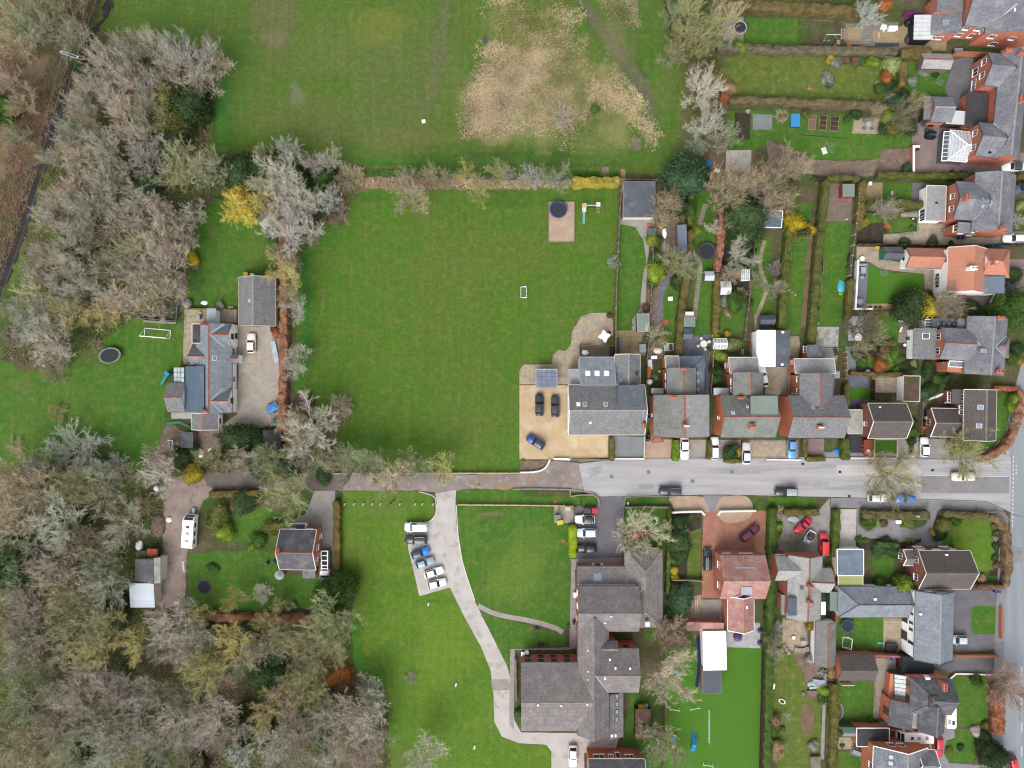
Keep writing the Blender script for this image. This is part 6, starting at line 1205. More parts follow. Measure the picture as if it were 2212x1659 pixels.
T(0,1); trees('470 120 150 p;800 90 190 g;1200 110 190 g;1080 180 120 p;1350 150 120 p;780 230 160 g;440 230 130 p;1000 290 110 p;650 450 190 g;920 440 130 b;1190 490 140 c;1400 400 190 p;1660 200 120 g;380 560 140 p;560 650 170 p;860 660 130 p;1150 650 130 g;1430 660 220 p;1080 880 190 p;1330 900 190 p;680 850 190 g;330 870 150 c;620 1040 160 y;900 1040 140 y;280 1120 190 g;420 1290 190 w;520 1380 90 g;460 1530 120 bb 2.2;830 1320 60 ob 1.2;1500 250 120 p;1600 420 120 p;1230 320 140 g;700 330 130 g;1000 560 120 e;300 720 120 p;1500 820 130 p;200 1000 120 e;40 1000 80 bb 2;80 1250 70 bb 2;','woodland trees above the trampoline lawn')
shrubs('1655 582 50 y 1.3;1680 640 32 t .7;1980 130 10 y .5;640 600 90 d 2;560 560 90 d 2;900 300 70 d 2.5;1620 970 36 w 1;1900 985 32 w .8;850 480 60 d 2.5','ivy and evergreens in the wood')
trees('2090 120 185 z 7;2060 60 120 z 6.5;2120 200 110 z 6')
T(0,2); trees('500 240 80 ob 1.4;130 530 70 ob 1;640 590 250 gb 4.5;190 830 220 t;620 880 190 o;900 800 140 g;180 1080 230 t;500 1180 220 w;850 990 170 e;1080 1230 190 g;800 1430 160 e;480 1560 190 p;900 1590 160 e;1380 780 160 w;1400 620 130 p;1850 650 140 o;2100 660 130 g;300 700 130 g;1000 700 100 wb 2;120 1300 170 e;650 1340 150 b;350 980 150 e;1240 1050 90 tb 1.5;60 950 140 e;330 1420 140 e;1150 800 110 tw','woodland trees beside the yard')
shrubs('120 1480 200 d 7;1560 650 100 d 3;1680 780 80 m 2;2060 480 130 d 4;560 1130 90 d 3;760 1150 80 d 2.5;830 720 70 g 1.5;1900 1160 90 v 2;1940 1280 70 l 2;1840 1170 60 g 1.6;2180 1420 32 l .7;1830 1590 45 g .8;2120 1020 90 d 2;1650 560 60 d 2;2060 1060 60 m 1.4;1400 900 30 w .8;1600 620 50 g 1.6;1960 620 70 d 2.6')
T(1,2); trees('170 680 170 o;450 380 240 w;430 560 150 w;860 680 200 e;1180 780 170 c;1340 700 125 e;1620 720 120 y;1010 720 130 o;700 660 130 e;1480 740 90 e;270 950 210 o;730 210 105 pb 2.5;640 300 90 pb 2;600 640 120 o;330 440 150 t;250 300 90 tb 1.8;520 680 130 e;60 640 120 e','trees along the mud track')
shrubs('410 150 72 p 1.6;380 220 60 b 1.2;60 700 110 d 2.8;250 680 110 u 2.5;600 780 70 d 2;150 1250 70 v 1.6;30 1350 60 g 1.2;530 500 50 l 2;30 480 90 d 3;330 590 70 g 2;480 300 40 g .8')
T(0,3); trees('180 60 170 e;480 60 160 t;900 90 190 g;240 270 160 p;560 170 140 t;700 420 230 o;950 400 140 o;1470 400 170 w;1600 280 105 w;1150 600 140 y;800 640 160 y;520 700 110 c;250 560 170 p;80 560 140 e;1560 640 170 p;1720 520 140 g;1770 850 190 y;2040 580 180 y;2030 200 105 y;1720 320 95 y;680 950 200 g;900 880 110 w;700 1120 130 p;1180 1060 190 g;270 1100 200 e;480 1330 160 p;840 1320 190 g;1080 1360 170 g;1300 1350 130 g;1500 1250 140 w;1700 1200 110 w;1880 1190 160 w;1600 1420 110 w;1760 1370 110 w;1930 1450 100 p;2060 1330 120 g;120 1530 210 t;600 1550 170 e;900 1560 170 g;1130 1530 140 t;1400 1520 140 e;2080 1550 120 w;1000 1000 140 g;1320 1000 130 e;430 1000 130 g;1350 620 110 e;1650 1560 120 b;350 820 120 e;80 860 110 ew;1560 1050 120 e;1900 900 120 b;60 380 130 b;360 1560 140 b;2100 760 130 e;150 760 120 p','woodland trees below the barn')
shrubs('2120 1250 110 d 4;2040 1480 90 d 3;1700 1640 110 d 3;980 300 120 d 3;2160 450 80 d 2;1880 430 60 d 2;700 1550 70 d 2;1100 820 50 g 1.2;240 1120 80 d 3;1300 1640 90 d 2.5','ivy and evergreens in the wood')
T(1,3); trees('60 140 85 wb 2;640 380 220 o;480 680 190 o;650 580 170 o;430 900 190 o;110 600 170 e;100 1180 170 y;980 980 120 w;760 1180 170 p;950 1250 170 w;560 1230 140 g;330 1350 170 p;850 1480 190 p;300 1560 170 g;1050 1420 110 p;130 1460 140 w;1480 1530 160 w;600 1560 150 g;700 1340 150 p;250 1080 140 b;560 1060 130 o;90 380 110 y;200 250 70 y;1000 1120 120 w;1335 885 55 eb .7;960 1600 110 p;260 560 130 o','woodland trees below the brick house')
shrubs('590 150 110 gc 6;760 110 125 gc 6.5;700 230 80 gc 5;100 820 120 d 3;550 1480 60 g 2;720 880 90 o 1.6;740 960 80 b 1.5;320 250 28 e .7;205 270 36 s .7;290 280 20 s .5;700 980 70 p 1.5;60 1330 90 d 3;160 700 80 d 2.5;80 940 60 g 2')
T(1,0); trees('270 1310 120 w;640 1370 105 w;240 1540 190 w;480 1420 100 w;770 1540 120 tb 2.5;870 1490 60 cb 2;1290 1560 110 t;1800 1490 90 y;2090 1500 110 y;1500 1500 80 t;1640 1540 80 e;1500 1560 60 tb 1.2;2180 1490 60 gb 1.5;80 1400 120 e;90 1590 130 t;1640 1590 50 tb 1;1920 1560 60 tb 1.2;1380 1500 40 cb 1.2;1130 1590 50 tb 1','trees on the ditch bank')
shrubs('560 1530 70 g 2.5;60 1480 140 d 4;380 1590 100 d 3;250 1600 50 v 3;650 1500 50 d 2')
T(1,1); trees('700 180 105 bb 2.5;350 60 190 w;1340 50 150 t;1930 10 100 y;270 340 190 w;460 330 110 w;270 720 160 y;350 1010 115 w;350 1420 110 w;330 1530 100 w;420 120 150 w;180 180 130 t;480 400 70 bb 1.6;200 560 100 t;620 60 120 w;100 60 110 y;280 900 90 t;320 620 80 tb 2','trees along the rust-brown hedge')
shrubs('440 280 60 d 1.8;330 210 60 d 2;640 70 70 d 2;150 380 60 g 2;180 1230 40 o .8;150 1190 30 p .6;560 120 80 d 2')
T(2,0); trees('1550 120 220 o;1520 320 190 o;1650 340 150 o;1860 170 150 t;1660 760 165 w;1670 1060 150 w;1820 1180 140 e;1880 1580 190 t;160 1520 100 w;370 1540 135 e;1400 480 110 e;1600 600 80 bb 2;1720 1000 80 tb 1.6;1700 900 80 tb 1.5;440 1010 110 pb 2.2;1060 1250 60 bb 1;2060 40 60 wb 1.2;1400 120 110 e;1780 60 90 t;1850 870 70 bb 1.6;1600 1250 100 eb 1.6;2080 1560 120 t;100 1580 60 tb 1','trees behind the gardens')
shrubs('1500 1500 170 uc 7;1600 1540 130 uc 6;1420 1560 100 u 4;1860 770 55 t 1.6;1840 850 50 o 1.2;1740 1550 36 o .8;1950 410 52 l 2;1560 180 110 v 4;1540 420 90 v 3.5;720 940 36 gs .5;1660 1150 50 g 1.4;2040 960 20 w .5;1720 560 50 v 1.4')
T(2,1); trees('1310 120 120 t;1880 70 170 t;1400 600 115 o;1520 650 105 e;1730 310 65 w;1960 560 140 w;1390 40 100 t;2120 760 75 e;1260 1250 92 cb 2.6;875 600 56 gb 1.4;1280 240 70 tb 1.8;1900 720 90 t;1440 560 70 o;1980 880 60 tb 1.4;1340 640 60 ob 1.6','garden trees')
shrubs('1440 120 85 d 3;1530 150 65 g 2.4;1990 230 160 d 6;1930 120 110 d 4;2060 330 90 d 3;1205 415 50 l 1.3;1240 560 48 g 1.4;1245 700 72 l 1.8;1225 790 42 g 1.2;1430 790 55 d 1.4;1860 430 45 g 1.2;1930 950 78 g 2.4;1830 940 44 s 1;2060 962 24 g .7;1780 1420 52 l 1.6;1765 1530 52 d 2;1760 1620 44 g 1.4;1910 1310 56 e 1.4;838 1222 20 gb .5;854 1258 16 lb .4;1180 650 26 m .8;1870 700 40 v 1.2;1380 620 60 u 1.6;1260 420 40 g 1;1300 690 34 g .9;1870 1040 36 t .8;2040 460 36 g .9;1290 1290 50 v .9;1480 560 40 v 1.2;1590 330 40 l 1;1420 640 60 v 1.6;2050 600 30 g .8;2080 500 30 k .7;1860 1220 30 m .7;1760 1240 26 y .5;1160 1000 30 b .6;1040 1150 6 g .2;860 1300 36 v .8;840 1070 22 b .6')
T(3,0); trees('860 130 115 w;120 1440 160 t;1150 1000 120 k;1290 880 85 t;950 960 65 t;30 1590 110 t;110 1000 60 tb .8;300 1450 90 t','garden trees')
shrubs('540 510 36 m .9;585 550 48 s 1;750 520 40 b 1;905 535 50 l 1.3;1065 560 74 e 1.8;1015 655 50 o 1.4;1050 730 44 d 1;960 770 44 g .9;1010 40 54 o 1.6;1120 1040 100 v 2.2;1060 1010 70 l 2;1200 1090 70 d 1.4;1190 1450 38 u .9;800 530 36 g .8;660 520 36 b .8;520 690 46 s .4;525 720 40 u .35;500 640 36 s .4;1240 700 40 s .5;1340 620 40 s .5;760 990 40 d .7;330 990 36 v .7;1090 900 70 u 1.2;1180 860 70 d 1.2;940 720 30 e .5;1060 860 50 s .8;1030 1100 60 d 1;690 1030 30 d .5;360 760 24 t .3;2190 60 20 g .6;120 1560 80 d 2;1450 640 30 d .5')
T(3,1); trees('70 90 140 t;60 660 64 gb 2;50 830 85 g;1010 150 105 g;1560 970 150 b;820 1160 150 k;800 1360 85 t;2160 250 64 wb 1.5;930 1220 90 t;1040 180 60 g;170 30 80 t','garden trees')
shrubs('220 300 85 y 2.8;280 330 62 d 2.6;338 326 44 y 2;840 270 34 m .9;1092 208 46 v 1;1108 236 28 e .6;1024 290 26 o .5;1200 990 118 d 4.5;1330 980 100 y 4.2;1385 880 42 db 1.2;1160 925 40 e .9;2090 1010 130 g 4.5;2000 1010 90 g 3.5;970 1490 58 o 1.2;990 1420 34 e .7;960 1410 30 p .6;1086 1380 48 g 1;1260 1484 24 e .5;862 1432 30 v .6;425 890 22 m .5;405 960 20 y .5;406 1130 28 l .6;402 1232 24 m .5;1450 1610 44 g 1.2;1540 1624 40 d 1;2170 1468 28 m .6;2100 1440 54 g 1.2;2180 110 42 e 1;1130 1440 40 g .7;760 1400 40 d .8;1400 1540 60 d 1.2;1180 1500 36 d .7;710 660 30 g .8;720 580 30 d .7;215 415 28 t .8;400 1060 26 k .4;1180 440 40 d .7;1430 440 46 d .7;1580 450 26 d .6;900 1340 40 d .8;820 1470 46 g .7;1040 1430 60 l .5;1750 1010 70 d 1.4;1110 1540 30 g .6;2150 1360 50 d 1;2120 720 60 d 1.4;1010 1360 46 b .7;1240 310 20 g .5;430 930 18 t .4;420 1010 20 k .4')
T(3,2); trees('1110 790 245 ow 9;1730 600 240 ow 9;2150 340 66 gb 2.2;250 1390 95 eb 1.6;1330 130 60 eb 1.4;1600 520 60 tb 1;100 1120 60 tb 1.3;960 680 100 t','street trees')
shrubs('2120 130 50 l 1.4;2100 195 42 l 1.2;1510 1220 66 v 1.4;1620 1180 44 g 1.2;1425 1282 27 m .6;1500 1300 54 d 1;860 1185 60 g 1.6;930 1200 32 e .8;1220 1180 60 v .9;1310 1170 50 g .8;1160 1230 16 l .4;1230 1220 22 w .4;40 1090 46 g 1;80 1245 36 l .8;72 1320 32 l .7;60 1400 30 l .6;540 1620 46 m 1.2;790 1345 30 g .4;1020 1355 40 d .6;1210 1350 16 m .3;1250 1350 16 e .3;1597 1398 18 l .5;1000 1200 36 b .6;1080 1440 60 d .8;960 1420 60 d .7;1960 1330 26 s .4;1970 1400 30 d .5;1960 1500 26 d .4;1980 1560 30 b .5;1970 1280 30 g .5;1240 330 40 d .7;1240 490 36 d .7;1240 430 40 g .7;1400 40 60 d 1.2;840 1350 26 g .4;2040 590 16 m .3;1960 1240 30 v .4;1340 90 50 u 1')
T(2,2); trees('1140 1290 215 cb 6.5;1460 1300 80 eb 2','trees by the care home')
shrubs('1900 590 60 d 2.2;1944 580 34 y 1.8;1430 1370 100 d 2;1450 1200 60 d 1.4;1540 1170 36 g .8;1400 1610 40 y .9;1440 1480 70 d 1.4;1400 1500 50 g 1;95 665 14 l .4;1460 1290 60 u 1.4')
T(2,3); trees('1400 500 170 b 6;1380 860 220 p 9;1260 1440 170 e 7;1430 1560 90 e 5;1300 470 90 b 4','trees by the care home')
shrubs('1440 200 105 u 2.4;1420 230 46 l 1.6;1420 310 60 g 1.4;1400 120 60 d 1.6;50 1180 30 g .8;1410 10 30 y .8;1380 320 50 d 1.2;120 660 10 w .4')
T(3,3); trees('60 480 85 wb 2;2090 980 190 r 7;60 640 70 g;1980 930 110 r 6;30 560 60 e;60 700 60 eb 1.4','garden trees')
shrubs('1160 80 94 l 3;965 60 50 g 1.3;370 430 42 m 1.4;450 370 46 e 1;362 720 38 w 1;560 820 56 t 1.6;470 1000 44 l .8;470 1060 36 g .7;1800 900 46 g 1.2;1940 1540 100 d 3;1795 1340 38 w .8;1872 1290 30 v .7;50 1240 56 t 1.2;60 1330 46 g 1;390 1470 42 s .7;70 1470 60 t 1.2;1860 1590 34 g .9;1300 20 10 g .3;120 630 22 l .5;890 1250 24 g .5;20 430 40 g 1;20 700 40 g 1;540 20 36 m 1.2;1840 1440 50 d 1.4;1870 1380 40 d 1.2;130 1320 20 g .4;2060 30 20 v .5;1850 20 36 t .6;1570 1500 26 v .4;1660 1480 30 d .4;60 1540 50 t 1;640 1470 20 v .4')
# ---- hedges
BRN, OLV, GRN, ORG = (116,104,66), (108,106,58), (86,108,46), (170,100,72)
O()
hedge('long clipped hedge along the top of the climbing-frame lawn',[(1556,20),(1640,22),(1740,26),(1860,34)],1.9,2,BRN); hedge('short clipped hedge end beside the purple board',[(1818,32),(1842,34)],1.6,1.8,OLV)
hedge('long clipped hedge below the climbing-frame lawn',[(1545,110),(1610,109),(1660,114),(1740,114),(1840,116),(1930,120)],1.5,1.9,(118,110,88)); hedge('thick clipped block of hedge beside the old mossy slate shed',[(1936,122),(2000,122)],2.1,2.2,(116,104,60)); hedge('short upright brown hedge across the mossy lawn',[(1944,140),(1942,192)],1.3,1.8,(132,112,66)); hedge('long clipped hedge below the mossy lawn',[(1570,222),(1640,224),(1760,228),(1840,232),(1930,238)],1.5,1.9,(118,108,80))
hedge('clipped green hedge along the bottom of the dug garden',[(1888,382),(1960,382),(2010,384),(2100,384)],1.3,1.8,(100,104,48)); hedge('clipped hedge over the brown deck end',[(1780,390),(1820,388),(1850,390)],1.2,1.7,OLV); hedge('hedge on the far right edge above the white gable house',[(2190,384),(2230,384)],1.2,1.7,OLV)
hedge('long tall hedge left of the narrow strip garden',[(1708,400),(1704,450),(1696,540),(1688,640),(1682,712)],1.6,1.9,(98,108,50)); hedge('long tall hedge right of the narrow strip garden',[(1776,394),(1772,450),(1762,540),(1754,640),(1746,745)],1.6,2,(100,104,56)); hedge('tall hedge along the right side of the long lawn',[(1856,396),(1854,440),(1848,500)],1.5,1.8,(118,106,62)); hedge('clipped hedge beside the grey decking strip',[(1832,605),(1830,640),(1826,690)],1.4,1.7,(112,104,60))
hedge('hedge across the small garden by the white gable porch',[(1864,442),(1900,440),(1950,442),(1990,446)],1.4,1.7,(104,104,56)); hedge('low hedge along the bottom of the orange house garden',[(1868,678),(1940,678)],1.2,1.4,OLV); hedge('hedge below the patio with the parasol tree',[(1890,741),(1930,742)],1.1,1.4,OLV)
hedge('hedge left of the netted trampoline garden',[(1488,500),(1486,540),(1480,600),(1472,650),(1466,700),(1462,768)],1.5,1.9,(112,104,60)); hedge('rust-orange beech hedge behind the netted trampoline',[(1557,450),(1553,520),(1548,560),(1545,590)],1.3,1.9,(178,128,102),leaf=60,amp=.34); hedge('olive hedge continuing below the rust-orange beech hedge',[(1545,592),(1544,650),(1541,720)],1.4,1.8,(116,108,58)); hedge('hedge beside the timber pile garden',[(1486,400),(1490,440),(1488,490)],1.4,2,(100,108,46))
hedge('bright golden hedge on the ditch bank',[(1236,398),(1290,397),(1336,396)],2,1.8,(178,162,66),leaf=60,amp=.34); hedge('rust-brown beech hedge beside the slate garage and paddock',[(617,480),(618,560),(616,640),(618,720),(616,800),(615,880),(616,950)],1.6,1.8,(166,118,92),leaf=60,amp=.34); hedge('rust-brown beech hedge below the brick house lawn',[(412,1324),(480,1330),(560,1334),(672,1332)],1.9,1.6,(166,124,94),leaf=60,amp=.34); hedge('olive hedge along the top of the brick house garden',[(458,1066),(520,1064),(560,1064)],1.4,1.5,(118,104,56))
hedge('brown clipped hedge between the brick house drive and church lawn',[(730,1080),(731,1150),(729,1242)],1.5,1.6,(122,108,56)); hedge('bright lime clipped hedge beside the care home car park',[(1236,1132),(1236,1202)],1.6,1.6,(150,170,40)); hedge('clipped hedge between gravel drive and blue concrete drive',[(1320,945),(1320,995)],1.1,1.4,OLV); hedge('bright green hedge beside the white saloon',[(1458,950),(1457,995)],1.3,1.3,(110,146,40)); hedge('clipped hedge by the silver estate car',[(1531,950),(1530,990)],1.,1.3,OLV); hedge('low hedge wrapping the round conifer in the front garden',[(1562,994),(1600,996)],1.,.9,OLV)
hedge('clipped hedge framing the small square front lawn, left side',[(1735,946),(1736,986)],1.1,1.3,OLV); hedge('low hedge across the foot of the square front lawn',[(1738,990),(1778,990)],1.1,1.2,OLV); hedge('tall clipped hedge beside the black tarmac drive',[(1820,946),(1820,992)],1.6,1.8,(96,110,48)); hedge('clipped hedge running between terrace yards',[(1822,830),(1822,885)],1.2,1.8,(108,106,58))
hedge('long hedge with twiggy top beside the lane forecourt',[(1856,1108),(1920,1111),(2000,1111)],1.8,1.7,(114,106,72),amp=.3); hedge('twiggy hedge along the top of the corner lawn',[(2030,1108),(2080,1110),(2126,1112)],1.5,1.6,(112,104,66),amp=.3); hedge('curved brown hedge down the road side of the corner lawn',[(2128,1113),(2150,1124),(2164,1145),(2168,1180),(2168,1240),(2164,1262)],1.5,1.6,(134,112,86),sm=3,amp=.3); hedge('brown hedge along the foot of the corner house garden',[(2104,1264),(2160,1266)],1.1,1.4,(138,108,78),amp=.25)
hedge('rust-brown hedge curving round the junction corner',[(2108,992),(2130,984),(2158,968),(2176,946),(2188,915),(2196,875),(2196,840)],1.5,1.4,(166,122,96),sm=3,leaf=60,amp=.34); hedge('rust-brown hedge along the top of the junction garden',[(2140,838),(2190,839)],1.,1.3,(166,106,78)); hedge('reddish clipped hedge beside the main road in front of the bay house',[(2148,1480),(2147,1580)],2.4,1.7,(160,106,76),leaf=60,amp=.34)
hedge('hedge and verge top between red sports car forecourt and lane',[(1688,1104),(1764,1105)],1.4,1.5,(118,110,58)); hedge('dark hedge between red van and concrete drive',[(1802,1098),(1800,1150),(1796,1200)],1.5,1.7,(92,108,48)); hedge('long hedge down the right side of the agility garden',[(1664,1095),(1662,1180),(1658,1280),(1656,1400),(1654,1520),(1650,1680)],1.7,2,(84,108,48)); hedge('long clipped hedge beside the pergola lawn',[(1796,1470),(1795,1560),(1792,1660)],1.7,2,(108,106,54)); hedge('hedge beside the care home lawn and shrubs',[(1444,1095),(1442,1190),(1440,1280)],.9,1.4,(96,108,52))
hedge('low hedge below the long lawn at the garden foot',[(1832,806),(1880,808),(1960,810)],.8,1.1,(120,104,60)); hedge('dark hedge above the small square lawn',[(1890,1172),(1936,1176)],1.1,1.3,(72,98,52)); hedge('hedge on the right edge by the dark green van',[(2196,690),(2226,692)],2,1.8,GRN)
# ---- dry tussock grass of the meadow, undergrowth of the wood (uncountable)
def scatter_stuff(name, poly, n, cols, hgt, wid, label, cl=None, seed=5, keep=None, lean=.5, avoid=()):
    rr = random.Random(seed); p = WL(poly); pj = resample(p+p[:1], 1.2); x0, x1 = min(q[0] for q in p), max(q[0] for q in p); y0, y1 = min(q[1] for q in p), max(q[1] for q in p); vs = []; fs = []; cs = []; k = 0; t = 0
    while k < n and t < n*8:
        t += 1; x = rr.uniform(x0, x1); y = rr.uniform(y0, y1)
        if not inside(x, y, p) or any(inside(x, y, q) for q in avoid): continue
        f = noise.noise(Vector((x*.09, y*.09, seed)))+.55*noise.noise(Vector((x*.3, y*.3, seed+3)))+rr.gauss(0, .22)
        c = cols[max(0, min(len(cols)-1, int((f+.75)/1.5*len(cols))))]
        if keep and rr.random() > (min(hypot(x-q[0], y-q[1]) for q in pj)/keep)**1.2+f*.35: continue
        k += 1; m = C(*[max(0, min(255, q*rr.uniform(.88, 1.1))) for q in c], 1.35); a0 = noise.noise(Vector((x*.15, y*.15, 40)))*4
        for _ in range(cl or 5):
            a = a0+rr.gauss(0, 1.2); h = hgt*rr.uniform(.5, 1.2); d = Vector((cos(a)*lean, sin(a)*lean, 1))*h; s = Vector((-sin(a), cos(a), 0))*wid*rr.uniform(.6, 1.3); o = Vector((x+rr.gauss(0, .22), y+rr.gauss(0, .22), 0)); i = len(vs)
            kk = rr.uniform(.78, 1.22); m2 = (m[0]*kk, m[1]*kk, m[2]*kk, 1); vs += [o-s, o+s, o+d*.6+Vector((cos(a), sin(a), 0))*.06+s*.8, o+d+Vector((cos(a), sin(a), 0))*h*.5]; fs += [(i, i+1, i+2), (i, i+2, i+3)]; cs += [m2]*4
    me = bpy.data.meshes.new(name); me.from_pydata([tuple(v) for v in vs], [], fs); me.materials.append(MATS['vcol']); ca = me.color_attributes.new('tint', 'FLOAT_COLOR', 'POINT'); ca.data.foreach_set('color', np.array(cs, np.float32).ravel())
    o = bpy.data.objects.new(name, me); COL.objects.link(o); o['kind'] = 'stuff'; o['label'] = label; return o
TAN, PNK, STR, MGR = (194,180,148), (182,164,140), (222,200,160), (116,130,74)
scatter_stuff('meadow_grass', [(1040,-40),(1034,70),(1012,180),(986,250),(994,300),(1050,294),(1096,302),(1185,300),(1215,328),(1262,338),(1330,328),(1422,324),(1434,290),(1398,220),(1347,160),(1302,95),(1272,40),(1254,-40)], 16000, [MGR,(126,134,78),(140,138,88),(160,146,104),TAN,(186,168,136),STR], .32, .03, 'tall dry tussock grass on the meadow', keep=13)
scatter_stuff('meadow_grass', [(1000,180),(985,250),(995,302),(1060,300),(1120,290),(1180,260),(1200,180),(1150,110),(1060,90)], 4200, [(150,138,98),PNK,(184,164,138),TAN,STR,(176,158,130)], .36, .032, 'pinkish dead grass mass on the left of the meadow', seed=8, keep=11)
scatter_stuff('meadow_grass', [(1290,-40),(1372,-40),(1376,40),(1386,66),(1345,64),(1300,40)], 1500, [MGR,(140,138,88),TAN,PNK], .3, .03, 'small dry grass patch between worn paths', seed=9, keep=4)
scatter_stuff('meadow_grass', [(1250,150),(1330,160),(1390,230),(1400,290),(1340,250),(1270,230)], 1300, [(150,136,92),STR,TAN,STR], .45, .032, 'straw-coloured reed clumps on the right of the meadow', seed=12, keep=7)
scatter_stuff('bank_grass', [(740,372),(900,368),(1100,370),(1335,374),(1335,388),(1200,382),(1000,376),(740,380)], 1800, [(72,112,44),(86,120,48),(60,96,40)], .35, .06, 'rough green grass on the ditch bank', seed=14)
scatter_stuff('bank_grass', [(740,386),(900,386),(1050,390),(1236,396),(1232,405),(1000,408),(800,407)], 1200, [TAN,(176,148,124),(140,128,84),(188,164,140)], .35, .06, 'pale dead grass below the ditch', seed=15)
AV = [WL([(-46,670),(4,556),(35,466),(65,366),(90,296),(108,232),(130,175),(165,120),(195,72),(222,25),(254,-60),(240,20),(212,70),(185,125),(153,190),(136,248),(117,314),(93,384),(63,484),(30,576),(-26,706)]), WL([(70,120),(110,118),(95,160),(62,190),(40,230),(22,300),(14,390),(-10,400),(-6,300),(14,230),(38,180)])]
UG = [(130,112,92),(112,102,78),(96,106,60),(82,96,54),(116,118,72),(142,122,102)]
for nm, poly, n, sd in (('playing field',[(150,190),(225,20),(205,70),(330,85),(452,112),(455,330),(560,330),(620,400),(560,430),(400,430),(395,690),(290,690),(140,790),(0,780),(60,500)],8000,21),('cottage lawn',[(-20,1010),(110,1000),(240,1000),(330,1030),(355,1060),(350,1180),(340,1310),(420,1330),(680,1340),(760,1280),(760,1440),(840,1500),(840,1680),(-20,1680)],12000,22),('mud track',[(430,990),(560,930),(610,950),(720,960),(740,1010),(560,1015),(450,1022)],1200,23),('golden tree',[(520,340),(740,345),(760,420),(740,480),(680,490),(640,540),(600,470),(560,430)],1800,24)):
    scatter_stuff('undergrowth', poly, n, UG, .4, .08, f'brambles and dead leaves under the trees near the {nm}', seed=sd, cl=4, lean=1.2, avoid=AV)
scatter_stuff('undergrowth', [(-20,-20),(225,-20),(150,160),(90,330),(40,500),(-20,660)], 3600, [(126,100,84),(140,112,94),(112,92,72),(100,100,66),(132,108,90)], .35, .07, 'reddish dead leaves and brambles left of the stream', seed=26, cl=4, lean=1.2, avoid=AV[1:])
scatter_stuff('undergrowth', [(1482,60),(1556,40),(1560,130),(1570,230),(1545,330),(1500,360),(1490,200)], 1500, UG, .4, .08, 'brambles at the end of the upper gardens', seed=25, cl=4, lean=1.2)
# ================================================================== vehicles
BK, WH, SV, RD = (46,47,52), (246,247,250), (186,192,198), (196,36,52)
T(2,2)
car(238,180,90,'saloon',BK,'long black saloon, left of the two black cars on the gravel drive'); car(375,192,90,'saloon',(54,55,60),'black car, right of the two on the gravel drive'); car(205,500,147,'hatch',(36,66,130),'dark blue hatchback parked askew on the gravel drive',roof=(48,56,72))
car(1492,560,-90,'saloon',WH,'white saloon beside the bright green hedge'); car(1752,555,90,'estate',(232,234,238),'white estate car left of the round conifer',rails=True); car(2026,600,90,'saloon',(206,210,216),'silver saloon right of the round conifer')
car(1368,925,180,'estate',BK,'black estate with silver roof rails on the lane',rails=True); car(630,1170,180,'hatch',WH,'white hatchback with black roof, top of the care home bays',roof=BK); car(638,1287,180,'estate',(206,220,236),'pale blue-white car, middle of the care home bays'); car(646,1423,180,'hatch',(40,44,46),'black hatchback, lowest of the care home bays')
car(2056,1286,37,'estate',(92,40,54),'dark maroon car slanting on the red block drive'); car(1692,1515,90,'suv',(48,52,58),'black car with a ladder on its roof beside the pink-tiled house',extra=ladder_on); car(1090,1305,0,'hatch',(198,84,82),'red car half hidden under the round bare tree')
T(3,2)
car(207,560,-90,'hatch',(92,148,196),'sky blue hatchback on the paved terrace drive'); car(1354,545,90,'hatch',WH,'white hatchback on the drive by the junction house'); car(1690,800,0,'pickup',(222,220,206),'cream pickup under the branches on the lane near the junction'); car(157,932,180,'suv',(38,42,48),'black 4x4 with pale roof parked by the lane verge',roof=(150,160,164)); car(950,985,0,'hatch',(206,206,204),'silver hatchback under the big street tree'); car(1190,995,180,'hatch',(48,108,196),'bright blue car parked behind the silver hatchback')
car(305,1230,225,'sports',RD,'low red sports car on the gravel forecourt'); car(360,1325,240,'small',WH,'tiny white roadster with black and red top',roof=(60,26,36)); car(482,1385,90,'van',(214,52,60),'red van beside the dark hedge',L=4.6)
o = local('covered_trailer','low trailer under a smooth grey cover by the red sports car','trailer',205,1160,-8); part(o,'cover',MB().lathe([(1.15,.3),(1.2,.7),(1.05,.95),(.5,1.05)],20,sx=1.1,sy=.62),'pale_grey',True); part(o,'drawbar',MB().box(-2.1,-.05,.4,-1.2,.05,.5),'steel')
for s in (-1,1): part(o,'wheel',MB().tube((0,s*.75,.3),(0,s*.9,.3),.3,.3,12),'rubber')
T(3,0); car(2118,1440,180,'saloon',WH,'white saloon with black roof beside the brick semis',roof=(60,62,68)); car(2200,1620,200,'suv',(70,86,100),'dark grey car cut by the right edge above the white gable house')
T(3,1); car(2130,403,180,'saloon',(240,240,240),'white saloon on the paved drive of the white gable house'); car(1988,905,60,'suv',WH,'white car nosing out beneath the blue-grey dormer roof'); car(2088,876,80,'suv',(52,58,70),'dark car beside the glazed carport on the right edge'); car(2135,1120,180,'van',(70,84,82),'dark green van behind the slate bay house',L=4.4)
T(3,3); car(1640,552,180,'hatch',(188,196,204),'silver car tucked against the white house wall'); car(1472,1482,-90,'estate',RD,'red estate beside the touring caravan',rails=True); car(2120,1640,-80,'hatch',(210,30,50),'red hatchback driving on the main road')
T(2,3); car(527,1562,-90,'saloon',WH,'white saloon parked at the bottom of the church drive')
